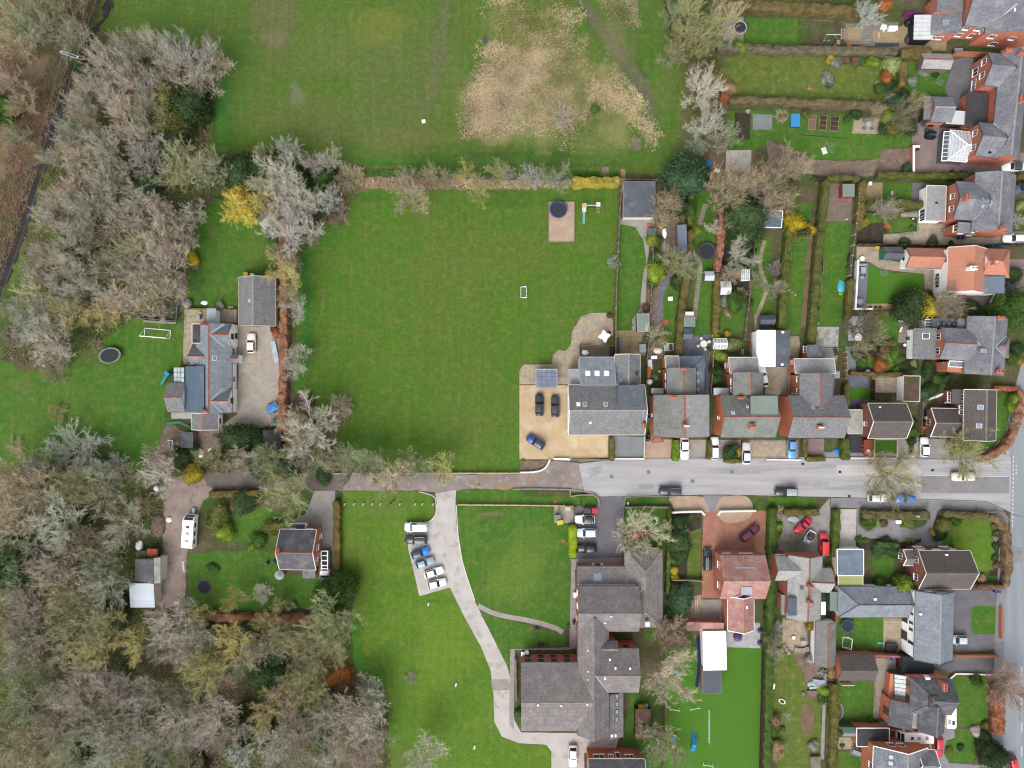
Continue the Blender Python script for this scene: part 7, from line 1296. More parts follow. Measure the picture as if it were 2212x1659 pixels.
T(1,2); car(1383,1237,180,'van',WH,'white panel van, topmost in the church parking row',L=4.7); car(1383,1345,180,'suv',(50,53,60),'black estate with roof bars, second in the church row',rails=True); car(1420,1460,20,'hatch',(34,116,196),'bright blue hatchback, third in the church row',roof=(56,64,80),L=3.9); car(1455,1547,18,'saloon',(140,162,178),'grey-blue saloon, fourth in the church row',L=4.1); car(1535,1630,18,'saloon',WH,'white saloon, fifth in the church row',L=4.1); T(1,3); car(1563,66,12,'hatch',(226,232,240),'pale silver car, lowest in the church row',L=3.9)
T(0,1); car(2170,1305,90,'hatch',(244,226,220),'off-white pinkish hatchback on the cottage drive'); T(2,1); car(2168,1592,100,'saloon',WH,'white saloon parked askew in the terrace yard')
# flatbed truck
T(1,2); o = local('flatbed_truck','white flatbed truck with a ladder frame beside the brick house','truck',612,1545,-90,.045); o['group'] = 'parked vehicles'
part(o,'cab',MB().add([(1.1,-.95,.4),(2.7,-.9,.4),(2.7,.9,.4),(1.1,.95,.4),(1.15,-.85,1.95),(2.0,-.82,1.98),(2.0,.82,1.98),(1.15,.85,1.95),(2.65,-.88,1.2),(2.65,.88,1.2)],[(3,2,1,0),(4,5,6,7),(0,1,8,5,4),(3,7,6,9,2),(0,4,7,3),(1,2,9,8)]),'white'); part(o,'windscreen',MB().add([(2.62,-.78,1.27),(2.62,.78,1.27),(2.06,.74,1.92),(2.06,-.74,1.92)],[(0,1,2,3)]),'glass_dark'); part(o,'bed',MB().box(-2.8,-.95,.7,1.05,.95,.82),'dark_grey')
for s in (-1,1):
    part(o,'rack_rail',MB().box(-2.9,s*.62-.09,1.7,1.0,s*.62+.09,1.82),'white'); part(o,'rack_post',MB().box(-2.6,s*.62-.05,.82,-2.5,s*.62+.05,1.7),'white'); part(o,'rack_post',MB().box(.8,s*.62-.05,.82,.9,s*.62+.05,1.7),'white')
    for x in (1.9,-1.9): part(o,'wheel',MB().tube((x,s*.72,.38),(x,s*.95,.38),.38,.38,14),'rubber')
for x in (-2.8,-1.9,-.9,.1,.7): part(o,'rack_bar',MB().box(x-.09,-.55,1.71,x+.09,.55,1.8),'white')
# caravans
def caravan(x, y, rot, L, label, wid=2.2, dark=True):
    o = local('caravan', label, 'caravan', x, y, rot, .045, zc=1.5); h = L/2; w = wid/2
    pr = [(-h,.45),(-h,2.2),(-h+.3,2.5),(h-1.0,2.55),(h-.35,2.1),(h,1.1),(h-.05,.45)]; b = MB(); n = len(pr)
    b.add([(a,-w,z) for a,z in pr]+[(a,w,z) for a,z in pr],[(i,i+n,(i+1)%n+n,(i+1)%n) for i in range(n)]+[tuple(range(n)),tuple(range(2*n-1,n-1,-1))]); part(o,'body',b,'white')
    part(o,'front_window',MB().add([(h-.92,-w*.8,2.54),(h-.4,-w*.8,2.17),(h-.4,w*.8,2.17),(h-.92,w*.8,2.54)],[(0,1,2,3)]),'glass_dark'); part(o,'front_window',MB().add([(h-.34,-w*.8,2.1),(h-.08,-w*.8,1.4),(h-.08,w*.8,1.4),(h-.34,w*.8,2.1)],[(0,1,2,3)]),'glass_dark')
    for q in (-.55,-.1,.3): part(o,'roof_light',MB().box(q*h-.25,-.3,2.5,q*h+.25,.3,2.62),'pale_grey' if q != .3 else 'dark_grey')
    for s in (-1,1):
        for q in (-.6,-.1,.4): part(o,'side_window',MB().box(q*h-.5,s*w-.02,1.3,q*h+.4,s*w+.02,2.),'glass_dark')
        part(o,'wheel',MB().tube((-.3,s*(w-.2),.32),(-.3,s*(w-.02),.32),.32,.32,12),'rubber')
    part(o,'drawbar',MB().box(h-.1,-.3,.4,h+1.1,.3,.5),'steel'); part(o,'jockey_wheel',MB().tube((h+.9,.1,0),(h+.9,.1,.5),.06,.06,8),'steel'); return o
T(0,2); caravan(1640,1270,86,6.6,'white touring caravan parked in the dirt yard'); T(3,3); caravan(1265,1380,180,7.,'white touring caravan wedged beside the red estate')
o = local('motorhome','white motorhome with solar panel beside the bay house front','motorhome',1565,1195,-90,.045,zc=1.8); part(o,'body',MB().prism([(-2.3,-.95),(2.2,-.95),(2.5,-.75),(2.5,.75),(2.2,.95),(-2.3,.95),(-2.5,.75),(-2.5,-.75)],.4,2.6),'white'); part(o,'solar_panel',MB().box(.9,.1,2.602,1.8,.6,2.64),'glass_dark'); part(o,'roof_light',MB().box(.7,-.7,2.602,1.6,-.15,2.66),'pale_grey'); part(o,'roof_light',MB().box(-1.4,-.3,2.602,-.9,.2,2.66),'offwhite'); part(o,'windscreen',MB().box(-2.53,-.7,1.3,-2.49,.7,2.1),'glass_dark')
for s in (-1,1):
    for x in (-1.6,1.4): part(o,'wheel',MB().tube((x,s*.75,.34),(x,s*.93,.34),.34,.34,12),'rubber')
# skip, trailer
T(3,2); o = local('skip','red skip full of orange soil on the black tarmac drive','skip',845,545,92,.045); 
part(o,'body',MB().add([(-1.1,-.8,.1),(1.1,-.8,.1),(1.1,.8,.1),(-1.1,.8,.1),(-1.6,-.9,1.2),(1.6,-.9,1.2),(1.6,.9,1.2),(-1.6,.9,1.2)],[(3,2,1,0),(0,1,5,4),(1,2,6,5),(2,3,7,6),(3,0,4,7)]),'red_bright'); part(o,'load',MB().add([(-1.5,-.86,1.1),(1.5,-.86,1.1),(1.5,.86,1.1),(-1.5,.86,1.1),(-.5,.1,1.35),(.6,-.2,1.3)],[(0,1,5,4),(1,2,5),(2,3,4,5),(3,0,4)]),'soil_load'); part(o,'bag',MB().lathe([(.3,1.25),(.34,1.45),(.15,1.6)],10,(-.6,.2,0)),'white'); part(o,'rim',MB().box(-1.65,-.95,1.15,1.65,-.86,1.25).box(-1.65,.86,1.15,1.65,.95,1.25),'red_bright')
for x in (-.4,.4):
    for s in (-1,1): part(o,'lug',MB().tube((x,s*.88,.7),(x,s*1.02,.7),.06,.06,8),'offwhite')
T(1,2); o = local('box_trailer','small grey trailer with a bright blue tarpaulin on the cottage drive','trailer',155,205,28,.045); part(o,'bed',MB().box(-1.2,-.85,.5,1.2,.85,.85),'mid_grey'); part(o,'tarpaulin',MB().add([(-1,-.65,.85),(1,-.65,.85),(1,.65,.85),(-1,.65,.85),(-.6,-.3,1.0),(.6,-.35,.95),(.5,.3,1.02),(-.5,.35,.95)],[(4,5,6,7),(0,1,5,4),(1,2,6,5),(2,3,7,6),(3,0,4,7)]),'tarpaulin_blue'); part(o,'drawbar',MB().box(-2.,-.06,.45,-1.2,.06,.55),'steel')
for s in (-1,1): part(o,'wheel',MB().tube((-.1,s*.87,.3),(-.1,s*1.02,.3),.3,.3,12),'rubber')
boxy('plank','pale plank lying behind the blue-sheeted trailer','plank',128,318,.18,2.4,.1,'timber_pale',8)
for i,(x,y) in enumerate(((160,312),(158,350))):
    o = local('water_butt',['upper','lower'][i]+' of two pale green domed water butts on the cottage drive','water butt',x,y); part(o,'barrel',MB().lathe([(.36,0),(.42,.4),(.4,.8),(.2,.95)],16),'teal',True); part(o,'lid',MB().lathe([(.22,.94),(.2,1.)],12),'green_paint')
pot(186,285,'small green bucket beside the water butts',.2,'green_paint',None)
# ================================================================== play things
T(2,1); trampoline(400,150,74,'trampoline with blue pad on the gravel square','blue_dark'); fence('low timber edging round the gravel trampoline square',[(316,84),(542,84),(540,436),(312,436),(316,90)],.18,2.2,'timber_grey','timber_grey'); trampoline(1684,512,76,'netted grey trampoline by the beech hedge','dark_grey')
goal(100,868,90,2.2,1.1,1.1,'small white football goal on the paddock lawn',.05); T(0,1); goal(1362,1222,-5,5.2,1.7,2.,'large white football goal on the cottage lawn',.08); T(0,2); goal(1595,1572,95,2.,.7,1.1,'small white goal frame lying by the yard edge',.05); T(3,3); goal(672,572,85,2.1,1.3,1.2,'white goal on the walled lawn',.06)
T(0,1); trampoline(948,1412,88,'oval trampoline with patterned pad on the cottage lawn','felt_green',True,1.1,.78,12); T(0,3); trampoline(1766,95,62,'sunken round trampoline on the brick house lawn','dark_grey',False,sunk=True); T(3,3); trampoline(688,432,54,'trampoline with blue pad on the walled lawn','blue_dark'); T(2,0); trampoline(1972,238,58,'pale grey covered trampoline on the concrete base','pale_grey',True); trampoline(1630,215,52,'grey trampoline under the mossy tree','mid_grey',False)
T(2,1); o = local('swing_set','timber climbing frame with swings and a green slide on the paddock','play frame',665,150,0)
part(o,'tower',MB().box(-1.45,-.85,0,-1.35,-.75,2.2).box(-.85,-.85,0,-.75,-.75,2.2).box(-1.45,.55,0,-1.35,.65,2.2).box(-.85,.55,0,-.75,.65,2.2),'timber_pale'); part(o,'platform',MB().box(-1.5,-.85,1.2,-.7,.65,1.28),'offwhite'); part(o,'roof',MB().box(-1.5,-.2,2.2,-.7,.7,2.26),'timber_pale'); part(o,'slide',MB().add([(-1.35,-.85,1.25),(-.85,-.85,1.25),(-.85,-2.7,.2),(-1.35,-2.7,.2),(-1.35,-3.,.15),(-.85,-3.,.15)],[(0,1,2,3),(3,2,5,4)]),'teal'); part(o,'beam',MB().tube((-1.1,.3,2.1),(1.6,.3,2.1),.07,.07,6),'offwhite')
for x in (.0,.8): part(o,'swing_seat',MB().box(x-.25,.15,.55,x+.25,.4,.6),'blue_dark'); part(o,'chain',MB().tube((x-.22,.28,.6),(x-.22,.3,2.05),.012,.012,4).tube((x+.22,.28,.6),(x+.22,.3,2.05),.012,.012,4),'steel')
for q in ((1.3,-1.,1.4,.9),(1.9,-1.,2.,.9)): part(o,'end_ladder',MB().box(q[0],q[1],0,q[0]+.08,q[1]+.08,1.9).box(q[0],q[3],0,q[0]+.08,q[3]+.08,2.1),'timber_pale')
part(o,'end_frame',MB().box(1.25,.1,1.95,2.05,.9,2.0),'offwhite')
for i in range(5): part(o,'rung',MB().box(1.3,-1.+i*.35,1.7,1.98,-.95+i*.35,1.76),'timber_pale')
T(3,0); o = local('swing_set','timber swing and monkey-bar frame on the upper lawn','play frame',560,350,0); part(o,'beam',MB().tube((-2.2,.2,2.),(.6,.2,2.),.06,.06,6),'offwhite')
for x in (-2.,-1.1): part(o,'swing_seat',MB().box(x-.22,-.4,.5,x+.22,-.15,.55),'cyan_bright'); part(o,'chain',MB().tube((x,-.28,.55),(x,.18,2.),.012,.012,4),'steel')
for s in (-1,1): part(o,'end_leg',MB().tube((-2.2,.2,2.),(-2.3,s*.8,0),.05,.05,6),'timber'); part(o,'monkey_rail',MB().box(.75+(s+1)*.35,-.7,1.9,.83+(s+1)*.35,1.5,1.98),'timber_pale')
for i in range(7): part(o,'rung',MB().box(.83,-.6+i*.32,1.9,1.45,-.55+i*.32,1.95),'timber_pale')
part(o,'slide',MB().add([(-.1,1.,.2),(.35,1.1,.2),(.5,-.3,1.3),(.1,-.4,1.3)],[(3,2,1,0)]),'teal'); part(o,'tower',MB().box(.2,-1.4,0,.9,-.5,.08).box(.2,-1.4,1.2,.9,-.5,1.28).box(.2,-1.4,0,.3,-1.3,1.2).box(.8,-.6,0,.9,-.5,1.2).box(.2,-.6,0,.3,-.5,1.2).box(.8,-1.4,0,.9,-1.3,1.2),'timber')
# agility equipment
T(2,3); o = local('agility_tunnel','blue and yellow agility tunnel','play tunnel',1395,1415,84)
for i in range(9):
    x0 = -1.4+i*.31; part(o,'segment',MB().tube((x0,0,.36),(x0+.3,0,.36),.36,.33,14),'yellow_bright' if i in (0,1,8) else 'blue_bright')
o = local('a_frame','bright blue A-frame ramp in the agility garden','agility ramp',1565,1430,86); part(o,'ramp',MB().add([(-1.9,-.45,0),(-1.9,.45,0),(0,.45,1.3),(0,-.45,1.3),(-1.9,-.45,.02)],[(0,3,2,1)]).add([(1.9,-.45,0),(1.9,.45,0),(0,.45,1.31),(0,-.45,1.31)],[(0,1,2,3)]),'blue_bright'); part(o,'slat',MB().box(-1.2,-.44,.5,-1.15,.44,.54).box(1.15,-.44,.55,1.2,.44,.59),'blue_dark')
for i,(x,y,r) in enumerate(((1404,1148,-8),(1578,1138,12),(1692,1628,-6))):
    o = local('agility_jump',['left','upper right','bottom'][i]+' pale blue agility jump bar on the turf','agility jump',x,y,r); part(o,'bar',MB().tube((-.9,0,.5),(.9,0,.5),.04,.04,6),'white')
    for s in (-1,1): part(o,'foot',MB().box(s*.9-.05,-.4,0,s*.9+.05,.4,.07),'glass_green'); part(o,'upright',MB().box(s*.9-.04,-.04,0,s*.9+.04,.04,.9),'white')
o = local('weave_poles','row of white agility weave poles','agility poles',1702,1300,90); part(o,'base_rail',MB().box(-3.4,-.04,0,3.4,.04,.06),'white')
for i in range(12): part(o,'pole',MB().tube((-3.3+i*.6,0,.05),(-3.3+i*.6,.0,1.),.025,.025,6),'white')
o = local('windbreak','long blue canvas strip leaning beside the white garden room','windbreak',1590,740,0); b = MB(); pts = [(0,4.8),(.25,2.4),(.3,0),(.15,-2.4),(-.2,-4.9)]
for p,q in zip(pts,pts[1:]): b.add([(p[0],p[1],.05),(q[0],q[1],.05),(q[0]+.35,q[1],.9),(p[0]+.35,p[1],.9)],[(0,1,2,3)])
part(o,'canvas',b,'blue_dark'); boxy('plastic_step','small blue step lying under the bare tree','step',1424,840,.4,1.1,.2,'blue_bright',5)
# ================================================================== garden furniture and clutter
T(2,1); o = local('parasol','white star-shaped parasol on the buff patio','parasol',788,1250,10); b = MB(); n = 16
for i in range(n): a = 2*pi*i/n; r = 1.3 if i % 4 == 0 else .72 if i % 4 == 2 else .95; b.v.append((r*cos(a), r*sin(a), 2.05-(.1 if i % 4 == 0 else 0)))
b.v.append((0,0,2.45)); b.f += [(i,(i+1)%n,n) for i in range(n)]; b.m = [0]*len(b.f); part(o,'canopy',b,'white'); part(o,'pole',MB().tube((0,0,0),(0,0,2.5),.03,.03,8),'timber'); part(o,'base',MB().lathe([(.35,0),(.3,.1)],14),'dark_grey')
table_set(1648,1314,'round cream table on the slate patio',.72,'offwhite',4,'offwhite',a0=-1.2); pot(1690,1356,'black kettle barbecue beside the cream table',.34,'black',None); bench(1450,1370,95,'timber bench at the hedge end of the slate patio',1.3)
heap('furniture_cover','white covered garden chair on the brown sun deck','chair cover',632,1388,30,.8,'white',1.1,.8,3); boxy('garden_sofa','dark rattan sofa along the right of the brown sun deck','sofa',862,1375,.8,1.9,.7,'timber_dark'); boxy('garden_sofa','dark rattan corner sofa on the pale decked patio','sofa',905,1330,.7,3.,.7,'dark_grey'); boxy('coffee_table','grey low table beside the rattan corner sofa','table',927,1325,.5,1.4,.4,'mid_grey'); boxy('storage_box','grey storage box with lime trim on the decked patio','box',1124,1352,1.3,1.6,.7,'mid_grey',0,'pale_grey'); boxy('garden_chair_stack','dark stacked chairs at the deck edge','chair',1140,1286,.6,1.4,.8,'dark_grey'); heap('paddling_toy','turquoise toy on the decked patio corner','toy',905,1240,14,.5,'cyan_bright',.8,1.4,4)
fence('low timber balustrade round the brown sun deck',[(578,1415),(580,1326),(690,1326)],.9,1.8,'timber','timber_pale'); fence('short timber balustrade right of the parasol',[(768,1326),(880,1326)],.9,1.4,'timber','timber_pale')
heap('white_tarpaulin','bright white sheeted shape in the cluttered garden','tarpaulin',1316,356,26,.9,'white',.9,1.9,6); heap('blue_tarpaulin','crumpled bright blue tarpaulin by the long narrow shed','tarpaulin',1416,536,26,.5,'tarpaulin_blue',.9,1.1,2); heap('rubble_heap','heap of pale rubble below the blue tarpaulin','rubble',1412,578,30,.4,'stone',1.1,.8,5)
heap('timber_pile','jumbled pile of pale timber offcuts','timber pile',1408,240,60,.6,'leaf_litter',.8,1.2,7,0,60,'timber_pale'); heap('timber_pile','dark brushwood heap beside the long narrow shed','brushwood',1400,400,46,.5,'bare_soil',.7,2.,8,0,50,'timber_grey')
def ladder(x, y, rot, L, label, mat='offwhite', z=.05, zc=0):
    o = local('ladder', label, 'ladder', x, y, rot, z, zc=zc); 
    for s in (-1,1): part(o,'stile',MB().box(-L/2,s*.2-.03,0,L/2,s*.2+.03,.07),mat)
    for i in range(int(L/.28)): part(o,'rung',MB().box(-L/2+.15+i*.28-.02,-.17,.02,-L/2+.15+i*.28+.02,.17,.05),mat)
ladder(1312,465,90,2.2,'white ladder lying in the cluttered garden'); ladder(1164,1168,82,1.8,'white ladder lying on the summerhouse roof',z=2.42,zc=2.4); ladder(1455,50,8,3.4,'pale ladder lying near the dark shed'); T(2,3); ladder(1594,255,90,3.2,'pale ladder lying on the gravel by the pink-tiled house'); T(2,1); ladder(1990,1380,88,1.2,'short white step ladder on the buff patio')
for i,(x,y) in enumerate(((1290,255),(1278,300))): boxy('toy_digger',['upper','lower'][i]+' yellow ride-on toy in the cluttered garden','toy',x,y,.5,.9,.6,'yellow_bright',15+i*10)
boxy('plastic_crate','orange crate by the curved path','crate',1184,292,.8,.4,.4,'orange_bright',-6); boxy('flagstone_pad','small square brick-red slab in the narrow lawn','slab',1330,1128,.9,1.1,.08,'terracotta_pot'); boxy('feeding_box','white box on a dark base in the narrow lawn','box',1364,925,.8,.7,.6,'white',0); boxy('compost_bin','black bin beside the grey netted trampoline','bin',1772,262,.7,.7,.9,'black')
o = local('cold_frame','low white-framed cold frames by the terrace rear','cold frame',1352,1340,0); part(o,'frame',MB().box(-.9,-.8,0,.9,-.7,.4).box(-.9,.7,0,.9,.8,.4).box(-.9,-.7,0,-.8,.7,.4).box(.8,-.7,0,.9,.7,.4).box(-.03,-.7,0,.03,.7,.4),'offwhite'); part(o,'lid',MB().box(-.78,-.68,.33,-.05,.68,.36),'glass_green'); part(o,'bag',MB().lathe([(.3,0),(.32,.3),(.1,.45)],10,(.4,-.3,0)),'red_bright')
for i,(x,y,m,c) in enumerate(((1222,1430,'white','white chest'),(1190,1490,'offwhite','stack of white boards'),(1182,1560,'orange_bright','orange-edged boards'),(1230,1460,'blue_dark','blue crate'),(1240,1610,'timber','cardboard box'),(1270,1550,'yellow_bright','yellow bucket'))): boxy('stored_clutter',f'{c} in the messy terrace side yard','clutter',x,y,(1.1,.8,.5,.7,.7,.4)[i],(.6,1.9,2.2,.9,.6,.4)[i],(.7,.4,.5,.4,.5,.4)[i],m,(0,3,-4,20,25,0)[i])
heap('builders_bag','dark green heap of netting in the messy side yard','heap',1235,1590,34,.5,'green_paint',1.,.7,11); heap('scrap_heap','pale scrap and bags beside the magnolia','scrap heap',1260,1370,34,.4,'offwhite',1.2,.8,12); heap('rubbish_bags','white and black bags at the messy yard end','rubbish',1190,1640,26,.5,'white',1.,1.,13)
T(2,2)
for i,(x,y,c,nm) in enumerate(((1172,300,(50,110,180),'blue'),(1158,325,(60,150,90),'green'),(1165,215,(46,48,54),'black'),(1172,260,(60,62,66),'charcoal'),(1178,440,(44,48,50),'dark'),(1168,480,(50,52,56),'grey-black'))): bin_(x,y,90,f'{nm} wheelie bin in the gap between white house and terrace',c)
T(2,2)
o = local('bin_store','fenced concrete bin store by the care home verge','bin store',450,1140,0); part(o,'base',MB().box(-2.,-1.4,0,1.9,2.,.05),'concrete_grey'); part(o,'screen',MB().box(-1.2,1.,.05,-1.12,2.1,1.1).box(1.8,.6,.05,1.88,2.1,1.3),'timber')
for i,(x,y,r,c,nm) in enumerate(((478,1072,0,(236,222,150),'upper pale yellow'),(412,1188,8,(240,220,90),'lower bright yellow'),(392,1142,4,(130,160,130),'pale green'))): boxy('waste_bin',f'{nm} lidded waste bin in the care home bin store','bin',x,y,1.1,.8,1.1,('cream','yellow_bright','felt_green')[i],r,z=.08)
boxy('waste_container','dark and red lidded waste container by the care home parking','bin',650,1088,1.5,.9,1.2,'dark_grey'); boxy('waste_container','bright red lidded waste container by the care home parking','bin',702,1088,1.2,1.,1.2,'red_bright')
for i,(x,y,r) in enumerate(((370,1012,35),(442,1356,5))): boxy('manhole_cover',['reddish cover set in the verge','small brown cover in the churchyard lawn'][i],'cover',x,y,.7,.6,.05,'terracotta_pot',r)
boxy('bird_table','tiny white ornament at the verge corner','ornament',1000,1030,.3,.5,.4,'glass_green')
T(2,3); o = local('bench','dark bench in the churchyard lawn','bench',247,592,0); part(o,'seat',MB().box(-.7,-.25,.42,.7,.25,.48),'timber_dark'); part(o,'backrest',MB().box(-.7,.27,.48,.7,.33,.9),'timber_dark')
for s in (-1,1): part(o,'leg',MB().box(s*.6-.05,-.25,0,s*.6+.05,.25,.42),'timber_dark')
pot(206,462,'round stone planter in the churchyard lawn',.4,'stone',(120,120,110),.25); bench(486,470,90,'long dark bench by the care home path',2.6,'dark_grey'); boxy('picnic_chairs','white plastic chairs by the care home corner','chair',130,650,.6,.6,.8,'white',20); boxy('picnic_table','white round table by the care home corner','table',96,664,.8,.8,.7,'white',0,legs=True); boxy('white_bags','white sacks beside the care home wall','sacks',544,160,.6,1.,.5,'white',6); heap('rubble_sacks','dark crates by the care home side door','crates',536,395,18,.4,'timber_dark',.7,1.6,4)
o = local('bin_shelter','brown timber smoking shelter behind the care home','shelter',1130,1190,0,zc=2); part(o,'roof',MB().box(-1.5,-.9,2.1,1.5,1.,2.2),'felt_moss'); part(o,'roof',MB().box(-1.5,-2.,1.9,1.5,-1.,2.),'felt_moss'); part(o,'screen',MB().box(-1.45,-1.95,0,-1.37,.9,1.9).box(1.37,-1.95,0,1.45,.9,1.9),'timber_dark')
shed('mossy brown flat shed below the smoking shelter','f',1066,1284,1190,1412,2.1,2.1,'felt_moss','timber_dark')
boxy('storage_unit','yellow, red and grey boxes on a pallet by the shelter','boxes',1110,1115,1.2,.8,.8,'terracotta_pot',0,'yellow_bright'); boxy('pallet_box','pale blue-grey crate on the pallet by the shelter','crate',1155,1112,.6,.9,.7,'pale_grey'); heap('parasol_cover','folded purple parasol by the pale patio','parasol',1948,522,40,1.2,'purple',1.,1.,9)
for i,(x,y) in enumerate(((2138,470),(2138,578))): heap('garden_chair',['upper','lower'][i]+' blue-grey garden chair on the pale patio edge','chair',x,y,22,.8,'purple',1.,1.,20+i)
for i,(x,y) in enumerate(((1490,242),(1728,938),(1888,1476))):
    T(1,3); boxy('lawn_light',['upper','middle','lower'][i]+' small pale marker on the church lawn','marker',x,y,.25,.7,.25,'glass_green',-15)
T(1,0); boxy('manhole_cover','small pale concrete cover in the playing field','cover',1449,1050,.7,.7,.12,'offwhite',10)
T(3,0)
for i,(x0,y0,x1,y1,f) in enumerate(((340,995,408,1126,'leaf_litter'),(435,1000,502,1130,'dark_soil'),(530,1008,606,1138,'dark_soil'))): raised_bed(x0,y0,x1,y1,['weedy left','middle','right'][i]+' timber raised bed of the three',f,2,'timber',4)
o = local('paddling_pool','bright blue covered sandpit or pool','paddling pool',232,1044,0); part(o,'cover',MB().box(-.92,-1.35,.02,.92,1.35,.3),'pool_blue'); part(o,'rim',MB().box(-.98,-1.42,0,.98,-1.36,.24).box(-.98,1.36,0,.98,1.42,.24),'blue_dark')
table_set(854,1084,'round grey table on the buff garden patio',.6,'pale_grey',4,'mid_grey',a0=.8); heap('log_pile','tangle of bare branches on the vegetable lawn','branches',120,1010,50,.5,'leaf_litter',1,1,14,0,60,'timber_pale'); rotary(520,1276,'rotary washing line with white board on the vegetable lawn',1.5,30); rotary(1468,712,'pale rotary washing line on the back lawn',1.,10); ribbon('edging_strip',[(272,1165),(692,1195)],.16,'dark_soil',.02)
boxy('white_board','white board leaning under the rotary line','board',482,1305,.9,1.3,.2,'offwhite',20); wall('white-capped low wall round the cobbled courtyard',[(1232,1500),(1232,1282),(1282,1282)],1.1,.28,'brick','white'); pot(1254,1268,'white ball ornament on the courtyard wall corner',.2,'white',None)
o = local('covered_table','dark green covered garden table with pale lettering and a heart','table cover',1395,1172,-6); part(o,'cover',MB().prism([(-1.1,-.5),(-.8,-.85),(.7,-.85),(1.05,-.4),(1.,.5),(.5,.8),(-.7,.8),(-1.1,.3)],.0,.75),'metal_green')
fc = bpy.data.curves.new('lettering','FONT'); fc.body = 'Lom'; fc.size = .55; fc.extrude = .004; tmp = bpy.data.objects.new('tmp', fc); COL.objects.link(tmp); bpy.context.view_layer.update(); lm = bpy.data.meshes.new_from_object(tmp); bpy.data.objects.remove(tmp); lm.materials.clear(); lm.materials.append(MATS['teal']); inst('lettering', lm, o, (-.45,-.25,.765), .15)
b = MB()
for i in range(24):
    a0, a1 = 2*pi*i/24, 2*pi*(i+1)/24; hp = lambda a, k: (k*(.16*sin(a)**3*1.1)+.78, k*(.13*cos(a)-.05*cos(2*a)-.02*cos(3*a))*1.1+.02, .768); b.add([hp(a0,1.3),hp(a1,1.3),hp(a1,.95),hp(a0,.95)],[(0,1,2,3)])
part(o,'heart',b,'glass_green'); pot(1358,1130,'terracotta pot beside the covered green table',.26); pot(1490,1186,'terracotta pot beside the conservatory',.26); pot(1280,1300,'small pot inside the courtyard wall',.22); bench(1470,1280,90,'timber bench facing the conservatory',1.6)
o = local('hoop_pool','blue-rimmed round tub at the courtyard top','paddling pool',1340,1075,0); part(o,'rim',MB().ring(.6,.07,24,6,(0,0,.3)),'blue_bright'); part(o,'tub',MB().lathe([(.55,0),(.58,.28),(.4,.2)],20),'timber_dark')
boxy('play_kitchen','green and red toys beside the conservatory','toys',1480,1360,.5,1.4,.6,'green_paint',0,'red_bright'); boxy('bike','dark bicycle leaning in the courtyard top','bicycle',1395,1092,.9,.35,.7,'black')
boxy('white_sofa','white outdoor sofa on the pale deck','sofa',1066,256,1.7,.8,.7,'white'); boxy('white_chair','white armchair left of the white sofa','chair',988,244,1.,.7,.7,'white',-8); boxy('side_table','small pale stool by the white armchair','stool',990,272,.4,.4,.4,'offwhite',0,legs=True); pot(1135,224,'round stone pot on the pale deck',.3,'stone'); heap('barbecue_cover','black covered barbecue on the pale deck','barbecue',1200,205,30,1.,'black',1.,1.,15); boxy('deck_bench','pale timber bench along the deck edge','bench',945,312,.4,1.3,.45,'timber_pale',0,legs=True); heap('bike_cover','dark covered bikes at the deck corner','cover',1198,348,26,.9,'dark_grey',.8,1.4,16); boxy('glass_table','glass table among the bare branches','table',870,172,1.4,.7,.7,'glass_poly',-8,legs=True); boxy('toy_box','salmon pink playhouse roof by the climbing lawn','toy house',682,405,.8,1.2,.8,'terracotta_pot',-12); raised_bed(705,395,788,440,'small bed of pots by the climbing lawn','dark_soil',1,'timber_dark')
fence('bright magenta painted fence panel near the top corner house',[(1150,150),(1290,150)],1.8,1.8,'magenta','magenta'); boxy('trampoline_box','blue and white cool box by the brick side wall','box',1628,450,1.6,.8,.7,'blue_dark',0,'glass_poly')
for i in range(8): boxy('stepping_slab',f'{ORD[i]} dark stepping slab from the left beside the pale deck','slab',936+i*26,388,.5,.7,.06,'dark_grey',2)
bin_(1580,1492,0,'dark wheelie bin left of the blue one in the courtyard',(50,54,60)); bin_(1668,1494,0,'blue wheelie bin in the courtyard',(44,70,130)); boxy('planter','brown planter at the courtyard end','planter',1696,1496,.5,.5,.5,'timber_dark')

T(2,0); boxy('garden_bench_box','teal storage bench beside the bright green bush','box',1848,394,1.7,.9,.6,'teal'); heap('blue_rubbish','blue and white sheeting at the garden bottom','rubbish',1700,1410,26,.4,'tarpaulin_blue',1.,1.2,17); heap('white_rubbish','white sacks beside the blue sheeting','rubbish',1770,1475,24,.4,'white',1.2,.8,18); o = local('wheelbarrow','dark wheelbarrow on the vegetable lawn end','wheelbarrow',1805,985,60); part(o,'tray',MB().add([(-.3,-.3,.3),(.4,-.22,.3),(.4,.22,.3),(-.3,.3,.3),(-.45,-.4,.6),(.6,-.3,.6),(.6,.3,.6),(-.45,.4,.6)],[(3,2,1,0),(0,1,5,4),(1,2,6,5),(2,3,7,6),(3,0,4,7)]),'dark_grey'); part(o,'wheel',MB().tube((.6,-.06,.2),(.6,.06,.2),.2,.2,12),'rubber'); part(o,'handle',MB().box(-1.1,-.3,.45,-.4,-.25,.5).box(-1.1,.25,.45,-.4,.3,.5),'timber')
boxy('footbridge','plank footbridge left over the ditch','footbridge',808,1490,1.4,2.2,.16,'timber_grey'); boxy('footbridge','narrow pale plank footbridge right over the ditch','footbridge',957,1530,.9,3.1,.16,'timber'); T(2,0); railfence('broken dark rail fence down the field edge',[(1310,0),(1340,150),(1370,330),(1410,500),(1430,560)],.9,2.2,'timber_dark',2)
